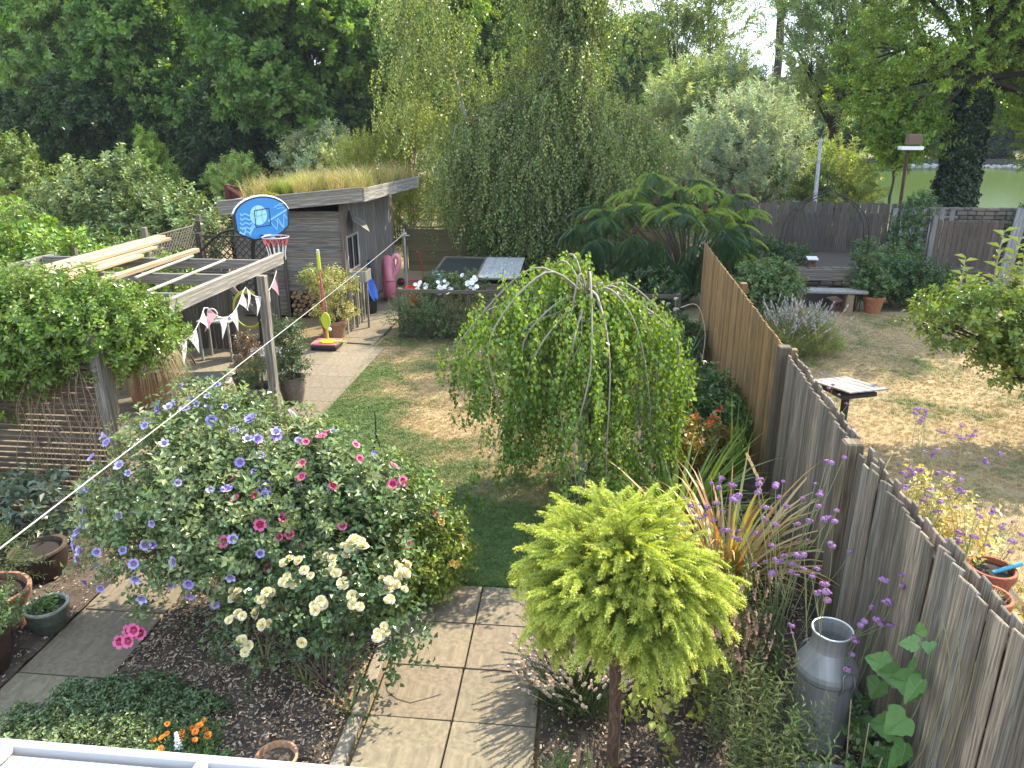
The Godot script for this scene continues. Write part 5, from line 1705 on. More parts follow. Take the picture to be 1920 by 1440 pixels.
	for q in [Vector3(0.36, 0.34, 0.28), Vector3(0.42, 0.40, 0.22), Vector3(0.40, 0.28, 0.30), Vector3(0.34, 0.42, 0.26)]:
		part("flower", purple, pm, c, q, aim(Vector3(0.4, 0.5, 0.8), rnd(0, 6), 1.0)).set_meta("label", "dark purple clematis flower")
	var ob := thing("obelisk", "slim black metal plant obelisk rising out of the pink hibiscus", "plant support", Vector3(-1.88, 0, -6.25))
	var om := mat(L(0.012, 0.011, 0.013), 0.45)
	for k in 4:
		var a := TAU * k / 4.0 + 0.4
		var sh := Shape.new()
		sh.tube([Vector3(cos(a) * 0.16, 0, sin(a) * 0.16), Vector3(cos(a) * 0.12, 0.8, sin(a) * 0.12), Vector3(cos(a) * 0.02, 1.35, sin(a) * 0.02)], [0.007], 5)
		part("leg", sh.commit(), om, ob)
	var fi := Shape.new()
	fi.tube([Vector3(0, 1.33, 0), Vector3(0, 1.62, 0)], [0.009, 0.004], 6)
	fi.lathe([Vector2(0, 1.38), Vector2(0.02, 1.4), Vector2(0, 1.425)], 8)
	part("finial", fi.commit(), om, ob)
	var gh := Shape.new()
	gh.tube(smooth_path([Vector3(-0.11, 0, 0), Vector3(-0.105, 0.7, 0), Vector3(-0.06, 0.9, 0), Vector3(0.02, 0.92, 0), Vector3(0.07, 0.82, 0), Vector3(0.085, 0.6, 0), Vector3(0.08, 0, 0)], 4), [0.008], 6)
	lone("wire_hoop", gh.commit(), mat(L(0.35, 0.36, 0.37), 0.4, "", 1.0, false, 0.4), "grey wire hoop standing in the yellow green bush", "plant support", "", Vector3(-1.68, 0, -5.62))
	# the cream rose
	var lr: Array = [[Vector3(0.1, 0.72, 0), Vector3(0.52, 0.34, 0.42)], [Vector3(-0.35, 0.5, 0.1), Vector3(0.38, 0.3, 0.32)], [Vector3(0.42, 0.55, 0.12), Vector3(0.34, 0.32, 0.32)], [Vector3(0.22, 0.88, -0.08), Vector3(0.3, 0.2, 0.3)]]
	var r := shrub("rose_bush", "rose bush full of cream coloured blooms beside the path", "bush", Vector3(-1.88, 0, -4.62), lr, twig(261, 7, 0.16, 0.055, 0.038, 1.05), 620, 1.0, L(0.032, 0.068, 0.025), L(0.075, 0.125, 0.05), {"stems": 6, "stem_r": 0.009, "gloss": 0.3, "gap": 0.2})
	rng.seed = 262
	var blooms := [rose_bloom(263, 0.042), rose_bloom(264, 0.034), rose_bloom(265, 0.045)]
	for k in 36:
		var q := lobe_surface(lr, 0.05, true)
		for j in 1 + rng.randi() % 4:
			var off := rdir() * 0.06 * (0.0 if j == 0 else 1.0)
			part("rose", blooms[rng.randi() % 3], leaf_mat(Color(1, 1, 1), 0.6, 0.35), r, q[0] + q[1] * 0.05 + off, aim(q[1] + Vector3(0, 0.6, 0.35) + rdir() * 0.4, rnd(0, 6), rnd(0.68, 1.0)))
	# small bits in the front of the bed
	rng.seed = 270
	var gc := thing("ground_cover", "low green carpet of small leaves at the bottom left", "ground cover", Vector3(-3.1, 0, -4.0))
	gc.set_meta("kind", "stuff")
	var gs := Spread.new()
	for k in 9000:
		var x := rnd(-1.0, 1.15)
		var z := rnd(-0.95, 1.1)
		var e := pow(x + 0.15, 2) / 0.95 + pow(z - 0.45, 2) / 0.95 + 0.45 * fnoise.get_noise_2d(x * 2.0, z * 2.0)
		if e > 0.9 or x < -0.95 + absf(z) * 0.05: continue
		gs.add(Vector3(x, 0.045 + 0.09 * rng.randf() * (1.0 - e * 0.6), z), aim(Vector3(rnd(-1, 1), 1.1, rnd(-1, 1)), rnd(0, 6), rnd(0.6, 1.2)), vary(mixc(L(0.09, 0.145, 0.045), L(0.24, 0.31, 0.115), rng.randf() * smoothstep(-0.5, 0.8, z)), 0.25))
	spread_out("leaves", gs, twig(271, 6, 0.045, 0.032, 0.02, 1.1, 0.1, false), leaf_mat(Color(1, 1, 1), 0.4, 0.6), gc)
	var mg := thing("marigold_plant", "small orange marigolds at the bottom edge of the bed", "flower", Vector3(-2.62, 0, -3.82))
	var mf := petals(9, 0.024, 0.75, 0.3, L(0.55, 0.10, 0.005), L(0.78, 0.20, 0.01), L(0.7, 0.35, 0.02), 2)
	var ml := Spread.new()
	for k in 260: ml.add(Vector3(rnd(-0.24, 0.24), 0.05 + rnd(0, 0.1), rnd(-0.16, 0.16)), aim(Vector3(rnd(-1, 1), 1.2, rnd(-1, 1)), rnd(0, 6), rnd(0.7, 1.2)), vary(L(0.08, 0.15, 0.04), 0.25))
	spread_out("foliage", ml, twig(272, 8, 0.06, 0.03, 0.01, 0.9, 0.1, false), leaf_mat(), mg)
	for k in 15: part("flower", mf, pm, mg, Vector3(rnd(-0.22, 0.22), rnd(0.13, 0.19), rnd(-0.14, 0.14)), aim(Vector3(rnd(-0.4, 0.4), 1, rnd(0, 0.6)), rnd(0, 6), rnd(0.8, 1.2)))
	var ws := Shape.new()
	ws.col = L(0.12, 0.2, 0.05)
	ws.tube([Vector3(0, 0, 0), Vector3(0, 0.2, 0)], [0.005], 5)
	for k in 40:
		var a := k * 2.4
		var y := 0.13 + k * 0.0034
		ws.col = L(0.78, 0.79, 0.76)
		ws.leaf(Vector3(0, y, 0), Vector3(cos(a), 0.35, sin(a)).normalized(), Vector3.UP, 0.03 * (1.1 - k / 60.0), 0.022)
	lone("white_flower_spike", ws.commit(), leaf_mat(Color(1, 1, 1), 0.6, 0.3), "single white flower spike among the marigolds", "flower", "", Vector3(-2.60, 0.03, -3.72))
	var ring := Shape.new()
	ring.lathe([Vector2(0.10, 0.0), Vector2(0.128, 0.14), Vector2(0.140, 0.15), Vector2(0.142, 0.165), Vector2(0.126, 0.17), Vector2(0.12, 0.15), Vector2(0.115, 0.1)], 32)
	var tring := lone("terracotta_ring", ring.commit(), mat(L(0.60, 0.34, 0.18), 0.9, "mottle", 2.0), "pale terracotta pot sunk into the mulch with only its rim showing", "pot", "", Vector3(-1.94, -0.02, -3.74))
	var tsoil := Shape.new()
	tsoil.lathe([Vector2(0.118, 0.125), Vector2(0.06, 0.132), Vector2(0, 0.13)], 20)
	part("soil", tsoil.commit(), mat(L(0.16, 0.115, 0.075), 1.0, "soil", 2.0), tring)
	for k in 3:
		sword_clump("iris_leaves", ["thin strappy leaves left of the cream rose", "dry strappy leaves under the cream rose", "dry yellowing strap leaves at the front of the rose"][k], "plant", Vector3(-2.45 + k * 0.42, 0, -4.75 + k * 0.22), 9 if k != 2 else 14, [leaf_mat(L(0.10, 0.16, 0.04)), leaf_mat(L(0.32, 0.25, 0.10))], [sword(281 + k, 0.42, 0.011, 0.5), sword(285 + k, 0.36, 0.009, 0.9)], 0.05, 0.5)


func build_right_bed() -> void:
	rng.seed = 301
	# lavender spilling over the slabs
	var lv := thing("lavender_bush", "lavender bush with faded beige flower spikes spilling onto the path", "bush", Vector3(0.05, 0, -4.6))
	var st := [stalk(302, 0.46, 0.085, 0.011, L(0.16, 0.2, 0.09), L(0.36, 0.30, 0.235)), stalk(303, 0.40, 0.07, 0.010, L(0.16, 0.2, 0.09), L(0.42, 0.35, 0.28))]
	for v in 2:
		var s := Spread.new()
		for k in 250:
			var a := rnd(0, TAU)
			var lean := pow(rng.randf(), 0.6) * 1.15
			var d := Vector3(cos(a) * lean - 0.22, 1.0, sin(a) * lean * 0.9)
			s.add(Vector3(rnd(-0.12, 0.12), 0.02, rnd(-0.45, 0.18)), aim(d, rnd(0, 6), rnd(1.0, 1.45)), vary(Color(1, 1, 1), 0.15))
		spread_out("flower_stalks", s, st[v], leaf_mat(Color(1, 1, 1), 0.7, 0.4), lv)
	var lf := Spread.new()
	for k in 520:
		var d := rdir()
		d.y = absf(d.y)
		lf.add(Vector3(-0.02, 0.02, 0) + Vector3(0, 0, -0.15) + d * Vector3(0.3, 0.24, 0.5) * rnd(0.4, 1.0), aim(d + Vector3(0, 0.5, 0), rnd(0, 6), rnd(0.8, 1.3)), vary(L(0.09, 0.125, 0.055), 0.25))
	spread_out("foliage", lf, twig(304, 12, 0.12, 0.055, 0.006, 0.6), leaf_mat(), lv)
	# crocosmia and other sword leaved clumps along the fence
	var sw := [sword(311, 0.95, 0.020, 0.45), sword(312, 1.1, 0.018, 0.25), sword(313, 0.85, 0.022, 0.8), sword(314, 1.0, 0.016, 0.6)]
	var gm := [leaf_mat(L(0.18, 0.28, 0.045), 0.4, 1.0), leaf_mat(L(0.25, 0.345, 0.065), 0.4, 1.0), leaf_mat(L(0.12, 0.21, 0.036), 0.4, 1.0)]
	var om := [leaf_mat(L(0.52, 0.30, 0.10)), leaf_mat(L(0.38, 0.34, 0.11)), leaf_mat(L(0.60, 0.43, 0.20)), leaf_mat(L(0.42, 0.19, 0.08))]
	sword_clump("crocosmia", "clump of fresh green sword leaves beside the brown fence post", "plant", Vector3(1.02, 0, -7.15), 210, gm, sw, 0.26, 1.0, 1.3)
	sword_clump("crocosmia", "clump of withered orange and tan sword leaves in front of the grey fence", "plant", Vector3(1.36, 0, -6.2), 165, om, sw, 0.22, 0.7, 1.35)
	sword_clump("gladiolus", "narrow upright fan of pale green leaves against the golden fence", "plant", Vector3(1.72, 0, -8.0), 16, gm, [sword(315, 1.2, 0.024, 0.08), sword(316, 1.05, 0.02, 0.15)], 0.07, 0.15, 1.0)
	sword_clump("iris", "blue green iris leaves at the far foot of the golden fence", "plant", Vector3(1.55, 0, -11.9), 30, [leaf_mat(L(0.07, 0.14, 0.06))], [sword(317, 1.15, 0.024, 0.15), sword(318, 1.0, 0.02, 0.35)], 0.12, 0.3)
	# mixed leafy plants along the golden fence
	var leafy := twig(321, 8, 0.14, 0.075, 0.048, 1.05)
	var small := twig(322, 10, 0.14, 0.045, 0.026, 1.0)
	shrub("hydrangea_bush", "dark leafy bush with a few faded pinkish heads against the golden fence", "bush", Vector3(1.65, 0, -9.9), [[Vector3(0, 0.45, 0), Vector3(0.4, 0.42, 0.6)], [Vector3(0.05, 0.35, 0.6), Vector3(0.35, 0.34, 0.45)]], leafy, 700, 1.1, L(0.03, 0.065, 0.016), L(0.07, 0.12, 0.03))
	shrub("euphorbia_plant", "low yellow green and reddish plant between the birch and the golden fence", "plant", Vector3(1.45, 0, -8.5), [[Vector3(0, 0.35, 0), Vector3(0.38, 0.34, 0.42)]], leafy, 330, 1.0, L(0.12, 0.17, 0.03), L(0.25, 0.12, 0.05))
	shrub("phlox_plant", "small bushy plant with white star flowers right of the weeping birch", "plant", Vector3(1.35, 0, -10.9), [[Vector3(0, 0.35, 0), Vector3(0.42, 0.36, 0.6)]], small, 500, 1.0, L(0.06, 0.10, 0.035), L(0.2, 0.23, 0.12))
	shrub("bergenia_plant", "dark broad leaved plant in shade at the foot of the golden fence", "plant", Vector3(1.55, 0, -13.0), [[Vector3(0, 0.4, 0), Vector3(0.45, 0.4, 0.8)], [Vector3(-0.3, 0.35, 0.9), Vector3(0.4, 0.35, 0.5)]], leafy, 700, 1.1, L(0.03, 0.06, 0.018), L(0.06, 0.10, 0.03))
	var red := petals(5, 0.018, 0.7, 0.9, L(0.5, 0.02, 0.01), L(0.68, 0.05, 0.02))
	var cs := thing("crocosmia_flowers", "arching stems with small red flowers in front of the golden fence", "flower", Vector3(1.55, 0, -8.2))
	rng.seed = 330
	for k in 5:
		var sh := Shape.new()
		var e := Vector3(rnd(-0.4, 0.2), rnd(0.95, 1.15), rnd(-0.1, 0.4))
		sh.tube(smooth_path([Vector3(rnd(-0.05, 0.05), 0, 0), e * 0.6 + Vector3(0, 0.25, 0), e], 4), [0.004, 0.003], 4)
		part("stem", sh.commit(), mat(L(0.14, 0.18, 0.06), 0.8), cs)
		for j in 3: part("flower", red, leaf_mat(), cs, e + Vector3(rnd(-0.05, 0.05), -0.02 + j * 0.02, rnd(-0.05, 0.05)), aim(Vector3(rnd(-1, 1), 0.6, 1), 0, rnd(0.8, 1.2)))
	# leafy stems around the milk churn
	var aster := twig(341, 16, 0.3, 0.07, 0.012, 0.85, 0.25)
	var places := [Vector3(1.12, 0, -4.3), Vector3(0.98, 0, -4.9), Vector3(1.3, 0, -5.2), Vector3(1.22, 0, -3.75), Vector3(0.72, 0, -5.3)]
	var says := ["leggy green aster stems left of the milk churn", "tangle of thin dark stems behind the golden conifer", "thin stemmed aster below the purple verbena", "narrow leaved aster at the bottom of the bed left of the churn", "sparse weedy stems between the golden conifer and the weeping birch"]
	for n in 5:
		var a := thing("aster_plant", says[n], "plant", places[n], 0.0, "tall thin stemmed plants in the right bed")
		rng.seed = 350 + n
		var ss := Spread.new()
		var sh := Shape.new()
		for k in 30:
			var g := Vector3(rnd(-0.24, 0.24), 0, rnd(-0.26, 0.26))
			var hh := rnd(0.45, 0.85)
			var lean := Vector3(rnd(-0.22, 0.22), 0, rnd(-0.22, 0.22))
			sh.tube([g, g + Vector3(0, hh * 0.5, 0) + lean * 0.3, g + Vector3(0, hh, 0) + lean], [0.0035, 0.003, 0.002], 3, false)
			for j in 3:
				var t := 0.15 + j * 0.28
				ss.add(g + Vector3(0, hh * t, 0) + lean * t * t, aim(Vector3(lean.x, 1, lean.z), rnd(0, 6), rnd(0.7, 1.1)), vary(mixc(L(0.08, 0.125, 0.04), L(0.21, 0.25, 0.105), rng.randf()), 0.25))
		part("stems", sh.commit(), mat(L(0.11, 0.115, 0.05), 0.9), a).set_meta("kind", "stuff")
		spread_out("foliage", ss, aster, leaf_mat(Color(1, 1, 1), 0.4, 0.6), a)
	# seed heads, brown
	var br := Spread.new()
	rng.seed = 361
	var bs := thing("spent_flower_plant", "brown spent flower stems between the conifer and the churn", "plant", Vector3(1.1, 0, -4.75))
	for k in 70: br.add(Vector3(rnd(-0.3, 0.25), 0, rnd(-0.35, 0.35)), aim(Vector3(rnd(-0.25, 0.25), 1, rnd(-0.25, 0.25)), rnd(0, 6), rnd(1.2, 2.1)), vary(Color(1, 1, 1), 0.2))
	spread_out("stalks", br, stalk(362, 0.46, 0.12, 0.012, L(0.2, 0.15, 0.08), L(0.30, 0.19, 0.12)), leaf_mat(Color(1, 1, 1), 0.7, 0.3), bs)
	# verbena, purple heads on tall wiry stems
	verbena(Vector3(1.5, 0, -5.1), 371, 42, 0.6, 0.9, 1.75, "tall wiry verbena with purple heads in front of the grey fence")
	verbena(Vector3(1.75, 0, -4.5), 372, 24, 0.45, 0.8, 1.35, "wiry verbena with purple heads beside the milk churn")
	verbena(Vector3(1.15, 0, -5.6), 373, 24, 0.45, 0.9, 1.45, "wiry verbena with purple heads behind the golden conifer")
	# the climbing vine with large leaves on the fence
	var vn := thing("large_leaf_vine", "young climbing vine with large heart shaped leaves on the nearest grey fence", "vine", Vector3(2.06, 0, -4.0))
	var big := Shape.new()
	for half in [-1.0, 1.0]:
		var pts := [Vector3(0, 0, 0.04), Vector3(0.16 * half, 0.03, -0.10), Vector3(0.36 * half, 0.05, -0.06), Vector3(0.50 * half, 0.08, 0.10), Vector3(0.56 * half, 0.07, 0.26), Vector3(0.44 * half, 0.09, 0.36), Vector3(0.40 * half, 0.07, 0.52), Vector3(0.26 * half, 0.06, 0.66), Vector3(0.14 * half, 0.04, 0.86), Vector3(0.0, -0.02, 1.0)]
		var mid := Vector3(0, -0.02, 0.4)
		for k in 9:
			big.col = Color(1, 1, 1) * (0.92 + 0.16 * float(k % 2))
			if half > 0: big.tri(mid, pts[k + 1], pts[k])
			else: big.tri(mid, pts[k], pts[k + 1])
	var leafm := big.commit()
	var vein := Shape.new()
	vein.col = L(0.4, 0.5, 0.25)
	vein.tube([Vector3(0, 0.004, 0), Vector3(0, -0.002, 0.45), Vector3(0, 0.004, 0.92)], [0.012, 0.006], 3, false)
	var veinm := vein.commit()
	var spots := [[0.02, 1.25, 0.12], [0.0, 1.16, 0.02], [-0.01, 1.08, 0.10], [0.0, 1.02, 0.16], [-0.02, 0.82, -0.2], [-0.02, 0.86, -0.06], [-0.03, 0.62, -0.3], [-0.02, 0.66, 0.06], [-0.02, 0.55, 0.16], [0.0, 0.5, -0.02], [-0.02, 0.44, 0.12], [-0.04, 0.38, -0.2], [-0.03, 0.3, -0.05], [-0.02, 0.28, 0.15], [-0.05, 0.22, -0.26], [-0.03, 0.16, 0.04], [0.0, 1.3, 0.06], [-0.02, 0.95, 0.12]]
	rng.seed = 381
	for k in spots.size():
		var q: Array = spots[k]
		var f := rnd(-1.3, 1.3)
		var lf2 := part("leaf", leafm, [leaf_mat(L(0.13, 0.26, 0.07), 0.5, 0.8), leaf_mat(L(0.16, 0.31, 0.08), 0.5, 0.8), leaf_mat(L(0.10, 0.21, 0.055), 0.5, 0.8)][k % 3], vn, Vector3(q[0] - rnd(0.0, 0.05), q[1], q[2]), look(Vector3(-0.8, 0.55, 0.25) + rdir() * 0.4, Vector3(-0.25, -0.6, sin(f))).scaled(Vector3.ONE * rnd(0.13, 0.20) * (0.6 if q[1] > 1.05 else 1.0)))
		part("midrib", veinm, leaf_mat(), lf2)
	var vs := Shape.new()
	vs.tube(smooth_path([Vector3(-0.02, 0, 0.05), Vector3(0.0, 0.4, 0.0), Vector3(0.02, 0.8, 0.08), Vector3(0.02, 1.15, 0.08), Vector3(0.02, 1.38, 0.16)], 4), [0.006, 0.004], 5)
	for k in 3: vs.tube(smooth_path([Vector3(-0.05 - k * 0.03, 0, 0.1 * k), Vector3(-0.03, 0.6, 0.3 + k * 0.1), Vector3(0.0, 1.2, 0.35 + 0.1 * k), Vector3(-0.03, 1.5, 0.2 + 0.2 * k)], 4), [0.003], 4)
	part("stem", vs.commit(), mat(L(0.25, 0.25, 0.10), 0.8), vn)
	# low leaves in front of the churn and a fallen pumpkin leaf
	shrub("nasturtium_plant", "low green and yellowing leaves right of the conifer trunk", "plant", Vector3(0.68, 0, -4.5), [[Vector3(0, 0.16, 0), Vector3(0.3, 0.16, 0.3)]], leafy, 34, 1.1, L(0.11, 0.17, 0.04), L(0.24, 0.25, 0.06), {"gap": 0.25})
	shrub("geranium_plant", "low light green leaves between the milk churn and the vine", "plant", Vector3(1.93, 0, -4.15), [[Vector3(0, 0.34, 0), Vector3(0.13, 0.12, 0.16)], [Vector3(-0.05, 0.12, 0.2), Vector3(0.14, 0.1, 0.14)]], leafy, 40, 0.8, L(0.06, 0.11, 0.03), L(0.13, 0.2, 0.05), {"gap": 0.25})
	shrub("lavender_tuft", "small grey green tuft at the bottom edge beside the conifer trunk", "plant", Vector3(-0.02, 0, -3.62), [[Vector3(0, 0.1, 0), Vector3(0.2, 0.16, 0.2)]], twig(391, 14, 0.14, 0.06, 0.006, 0.5), 120, 1.0, L(0.07, 0.12, 0.04), L(0.12, 0.17, 0.06))
	var cane := Shape.new()
	for e in [[Vector3(1.78, 0, -4.02), Vector3(1.76, 0.62, -4.1)], [Vector3(1.84, 0, -3.95), Vector3(1.84, 0.55, -3.98)], [Vector3(1.88, 0, -3.9), Vector3(1.9, 0.4, -3.86)]]:
		cane.tube(e, [0.005, 0.004], 5)
	lone("canes", cane.commit(), mat(L(0.42, 0.33, 0.2), 0.8), "three short dry canes stuck in the soil by the churn", "canes")


func verbena(at: Vector3, seed_: int, n: int, spread: float, h0: float, h1: float, label: String, group := "") -> void:
	var t := thing("verbena_plant", label, "flower", at, 0.0, group)
	rng.seed = seed_
	var heads := [ball_head(seed_ + 1, 0.028, 46, L(0.24, 0.11, 0.27), L(0.43, 0.25, 0.42)), ball_head(seed_ + 2, 0.021, 36, L(0.18, 0.08, 0.23), L(0.37, 0.19, 0.38))]
	var s := Shape.new()
	s.col = L(0.21, 0.25, 0.11)
	var made := 0
	while made < n:
		var g := Vector3(rnd(-0.12, 0.12), 0, rnd(-0.12, 0.12))
		var a := rnd(0, TAU)
		var top := Vector3(cos(a) * spread * rng.randf(), rnd(h0, h1), sin(a) * spread * rng.randf())
		var fork := g.lerp(top, 0.68) + Vector3(0, 0.05, 0)
		s.tube([g, g.lerp(fork, 0.5) + rdir() * 0.03, fork], [0.005, 0.0042, 0.0034], 4, false)
		for k in 1 + rng.randi() % 3:
			var e := top + Vector3(rnd(-0.13, 0.13), rnd(-0.1, 0.1), rnd(-0.13, 0.13)) * (0.2 if k == 0 else 1.0)
			s.tube([fork, fork.lerp(e, 0.5) + (e - fork).cross(Vector3.UP) * 0.08, e], [0.0033, 0.0028, 0.0022], 3, false)
			for j in 1 + rng.randi() % 3:
				part("flower_head", heads[rng.randi() % 2], leaf_mat(Color(1, 1, 1), 0.7, 0.4), t, e + Vector3(rnd(-0.025, 0.025), rnd(-0.01, 0.02), rnd(-0.025, 0.025)) * (0.0 if j == 0 else 1.0), Basis(Vector3.UP, rnd(0, 6)).scaled(Vector3.ONE * rnd(0.6, 1.0)))
			made += 1
	part("stems", s.commit(), mat(L(1, 1, 1), 0.8), t).set_meta("kind", "stuff")


func build_climbers() -> void:
	var jas := twig(401, 11, 0.17, 0.058, 0.034, 1.0)
	var lobes: Array = [[Vector3(0.42, 1.95, 0.05), Vector3(0.5, 0.32, 0.45)], [Vector3(-0.3, 2.05, 0.15), Vector3(0.95, 0.52, 0.6)], [Vector3(-1.3, 2.0, 0.1), Vector3(1.0, 0.6, 0.65)], [Vector3(-2.2, 1.9, 0.1), Vector3(0.9, 0.65, 0.6)], [Vector3(-1.5, 1.45, 0.45), Vector3(0.75, 0.5, 0.32)], [Vector3(-2.1, 1.15, 0.42), Vector3(0.6, 0.6, 0.28)], [Vector3(-0.6, 1.78, 0.45), Vector3(0.65, 0.3, 0.35)], [Vector3(0.15, 1.98, 0.2), Vector3(0.6, 0.42, 0.4)]]
	var c := shrub("jasmine_climber", "dense bright green climber piled over the slatted screen and pergola", "climber", Vector3(-5.2, 0, -7.4), lobes, jas, 7800, 1.0, L(0.07, 0.135, 0.022), L(0.17, 0.25, 0.05), {"stems": 0, "gloss": 0.32, "seed": 402, "gap": 0.08})
	rng.seed = 403
	var st := Shape.new()
	for k in 46:
		var x := rnd(-0.75, 0.35)
		var y1 := rnd(1.2, 1.75)
		var p0 := Vector3(x, y1, 0.52 + rnd(-0.04, 0.08))
		st.tube(smooth_path([p0, p0 + Vector3(rnd(-0.15, 0.15), -0.35, rnd(-0.02, 0.1)), p0 + Vector3(rnd(-0.2, 0.2), -0.8, rnd(0, 0.12)), Vector3(x + rnd(-0.2, 0.2), maxf(0.03, y1 - rnd(0.9, 1.7)), 0.55 + rnd(0, 0.1))], 4), [0.006, 0.005, 0.004], 4, false)
	for k in 3: st.tube(smooth_path([Vector3(-1.25 + k * 0.05, 0, 0.6), Vector3(-1.2, 0.5, 0.56 + k * 0.03), Vector3(-1.3, 1.1, 0.55), Vector3(-1.15, 1.6, 0.45)], 4), [0.035, 0.03], 6, false)
	part("bare_stems", st.commit(), mat(L(0.30, 0.21, 0.13), 0.95), c).set_meta("kind", "stuff")
	var vine := twig(411, 9, 0.2, 0.095, 0.075, 1.1)
	shrub("vine_hedge", "bright yellow green leafy vine mound at the far left edge", "climber", Vector3(-9.3, 0, -11.4), [[Vector3(-0.3, 2.1, 0.3), Vector3(1.2, 0.9, 1.0)], [Vector3(0.7, 1.9, 0.2), Vector3(0.8, 0.65, 0.8)], [Vector3(1.2, 1.5, -0.3), Vector3(0.8, 0.55, 0.8)], [Vector3(-0.6, 1.2, 0.8), Vector3(1.2, 1.2, 1.0)], [Vector3(0.6, 1.1, 0.6), Vector3(0.8, 1.0, 0.8)], [Vector3(1.9, 1.45, -0.9), Vector3(0.6, 0.4, 0.6)]], vine, 2400, 1.0, L(0.10, 0.19, 0.025), L(0.19, 0.29, 0.045), {"stems": 1, "seed": 412})
	var haz := twig(421, 12, 0.3, 0.10, 0.06, 0.9)
	shrub("philadelphus_bush", "tall grey green bush with upright shoots beyond the left boundary", "bush", Vector3(-10.6, 0, -16.4), [[Vector3(0, 1.5, 0), Vector3(1.6, 1.3, 1.2)], [Vector3(-0.7, 2.3, 0), Vector3(1.0, 0.8, 0.9)], [Vector3(0.2, 2.8, -0.2), Vector3(0.55, 0.6, 0.5)], [Vector3(0.95, 2.0, 0), Vector3(1.0, 0.75, 0.9)], [Vector3(-1.9, 1.2, 0.3), Vector3(1.2, 1.1, 1.0)], [Vector3(1.8, 1.6, 0.1), Vector3(0.8, 0.7, 0.8)]], haz, 2600, 1.0, L(0.085, 0.135, 0.045), L(0.17, 0.23, 0.085), {"stems": 3, "seed": 422, "gap": 0.14, "open_up": 0.9})
	shrub("laurel_bush", "darker green bush behind the stored planks and the lattice fence", "bush", Vector3(-9.3, 0, -14.3), [[Vector3(0.2, 0.9, 0), Vector3(1.0, 0.85, 0.9)], [Vector3(0.8, 0.9, -0.3), Vector3(0.6, 0.6, 0.6)], [Vector3(-0.7, 1.2, 0), Vector3(0.8, 0.7, 0.7)]], haz, 1300, 0.9, L(0.05, 0.10, 0.022), L(0.12, 0.19, 0.04), {"stems": 3, "seed": 425})
	shrub("young_tree", "small light green sapling at the far left edge in front of the dark hedge", "tree", Vector3(-21.5, 0, -27.5), [[Vector3(0, 1.9, 0), Vector3(0.9, 1.1, 0.9)], [Vector3(0.1, 2.9, 0), Vector3(0.5, 0.7, 0.5)]], haz, 420, 1.4, L(0.09, 0.15, 0.03), L(0.16, 0.22, 0.05), {"stems": 2, "seed": 427})
	shrub("tamarisk_bush", "feathery yellow green bush behind the grass roofed shed", "bush", Vector3(-6.7, 0, -26.5), [[Vector3(0, 2.2, 0), Vector3(1.6, 1.5, 1.2)], [Vector3(1.2, 2.9, 0), Vector3(1.2, 1.2, 1.0)], [Vector3(-1.2, 2.5, 0), Vector3(1.0, 1.1, 0.9)], [Vector3(0.7, 3.7, 0), Vector3(1.0, 0.8, 0.8)], [Vector3(0.2, 1.1, 0.3), Vector3(1.8, 1.0, 1.0)], [Vector3(1.2, 0.7, 0.3), Vector3(1.4, 0.8, 0.9)], [Vector3(-1.2, 0.7, 0.3), Vector3(1.3, 0.8, 0.9)]], twig(431, 20, 0.5, 0.11, 0.022, 0.6, 0.2), 2500, 1.1, L(0.12, 0.155, 0.035), L(0.21, 0.235, 0.06), {"stems": 4, "stem_r": 0.03, "seed": 432, "gap": 0.14, "open_up": 0.8})


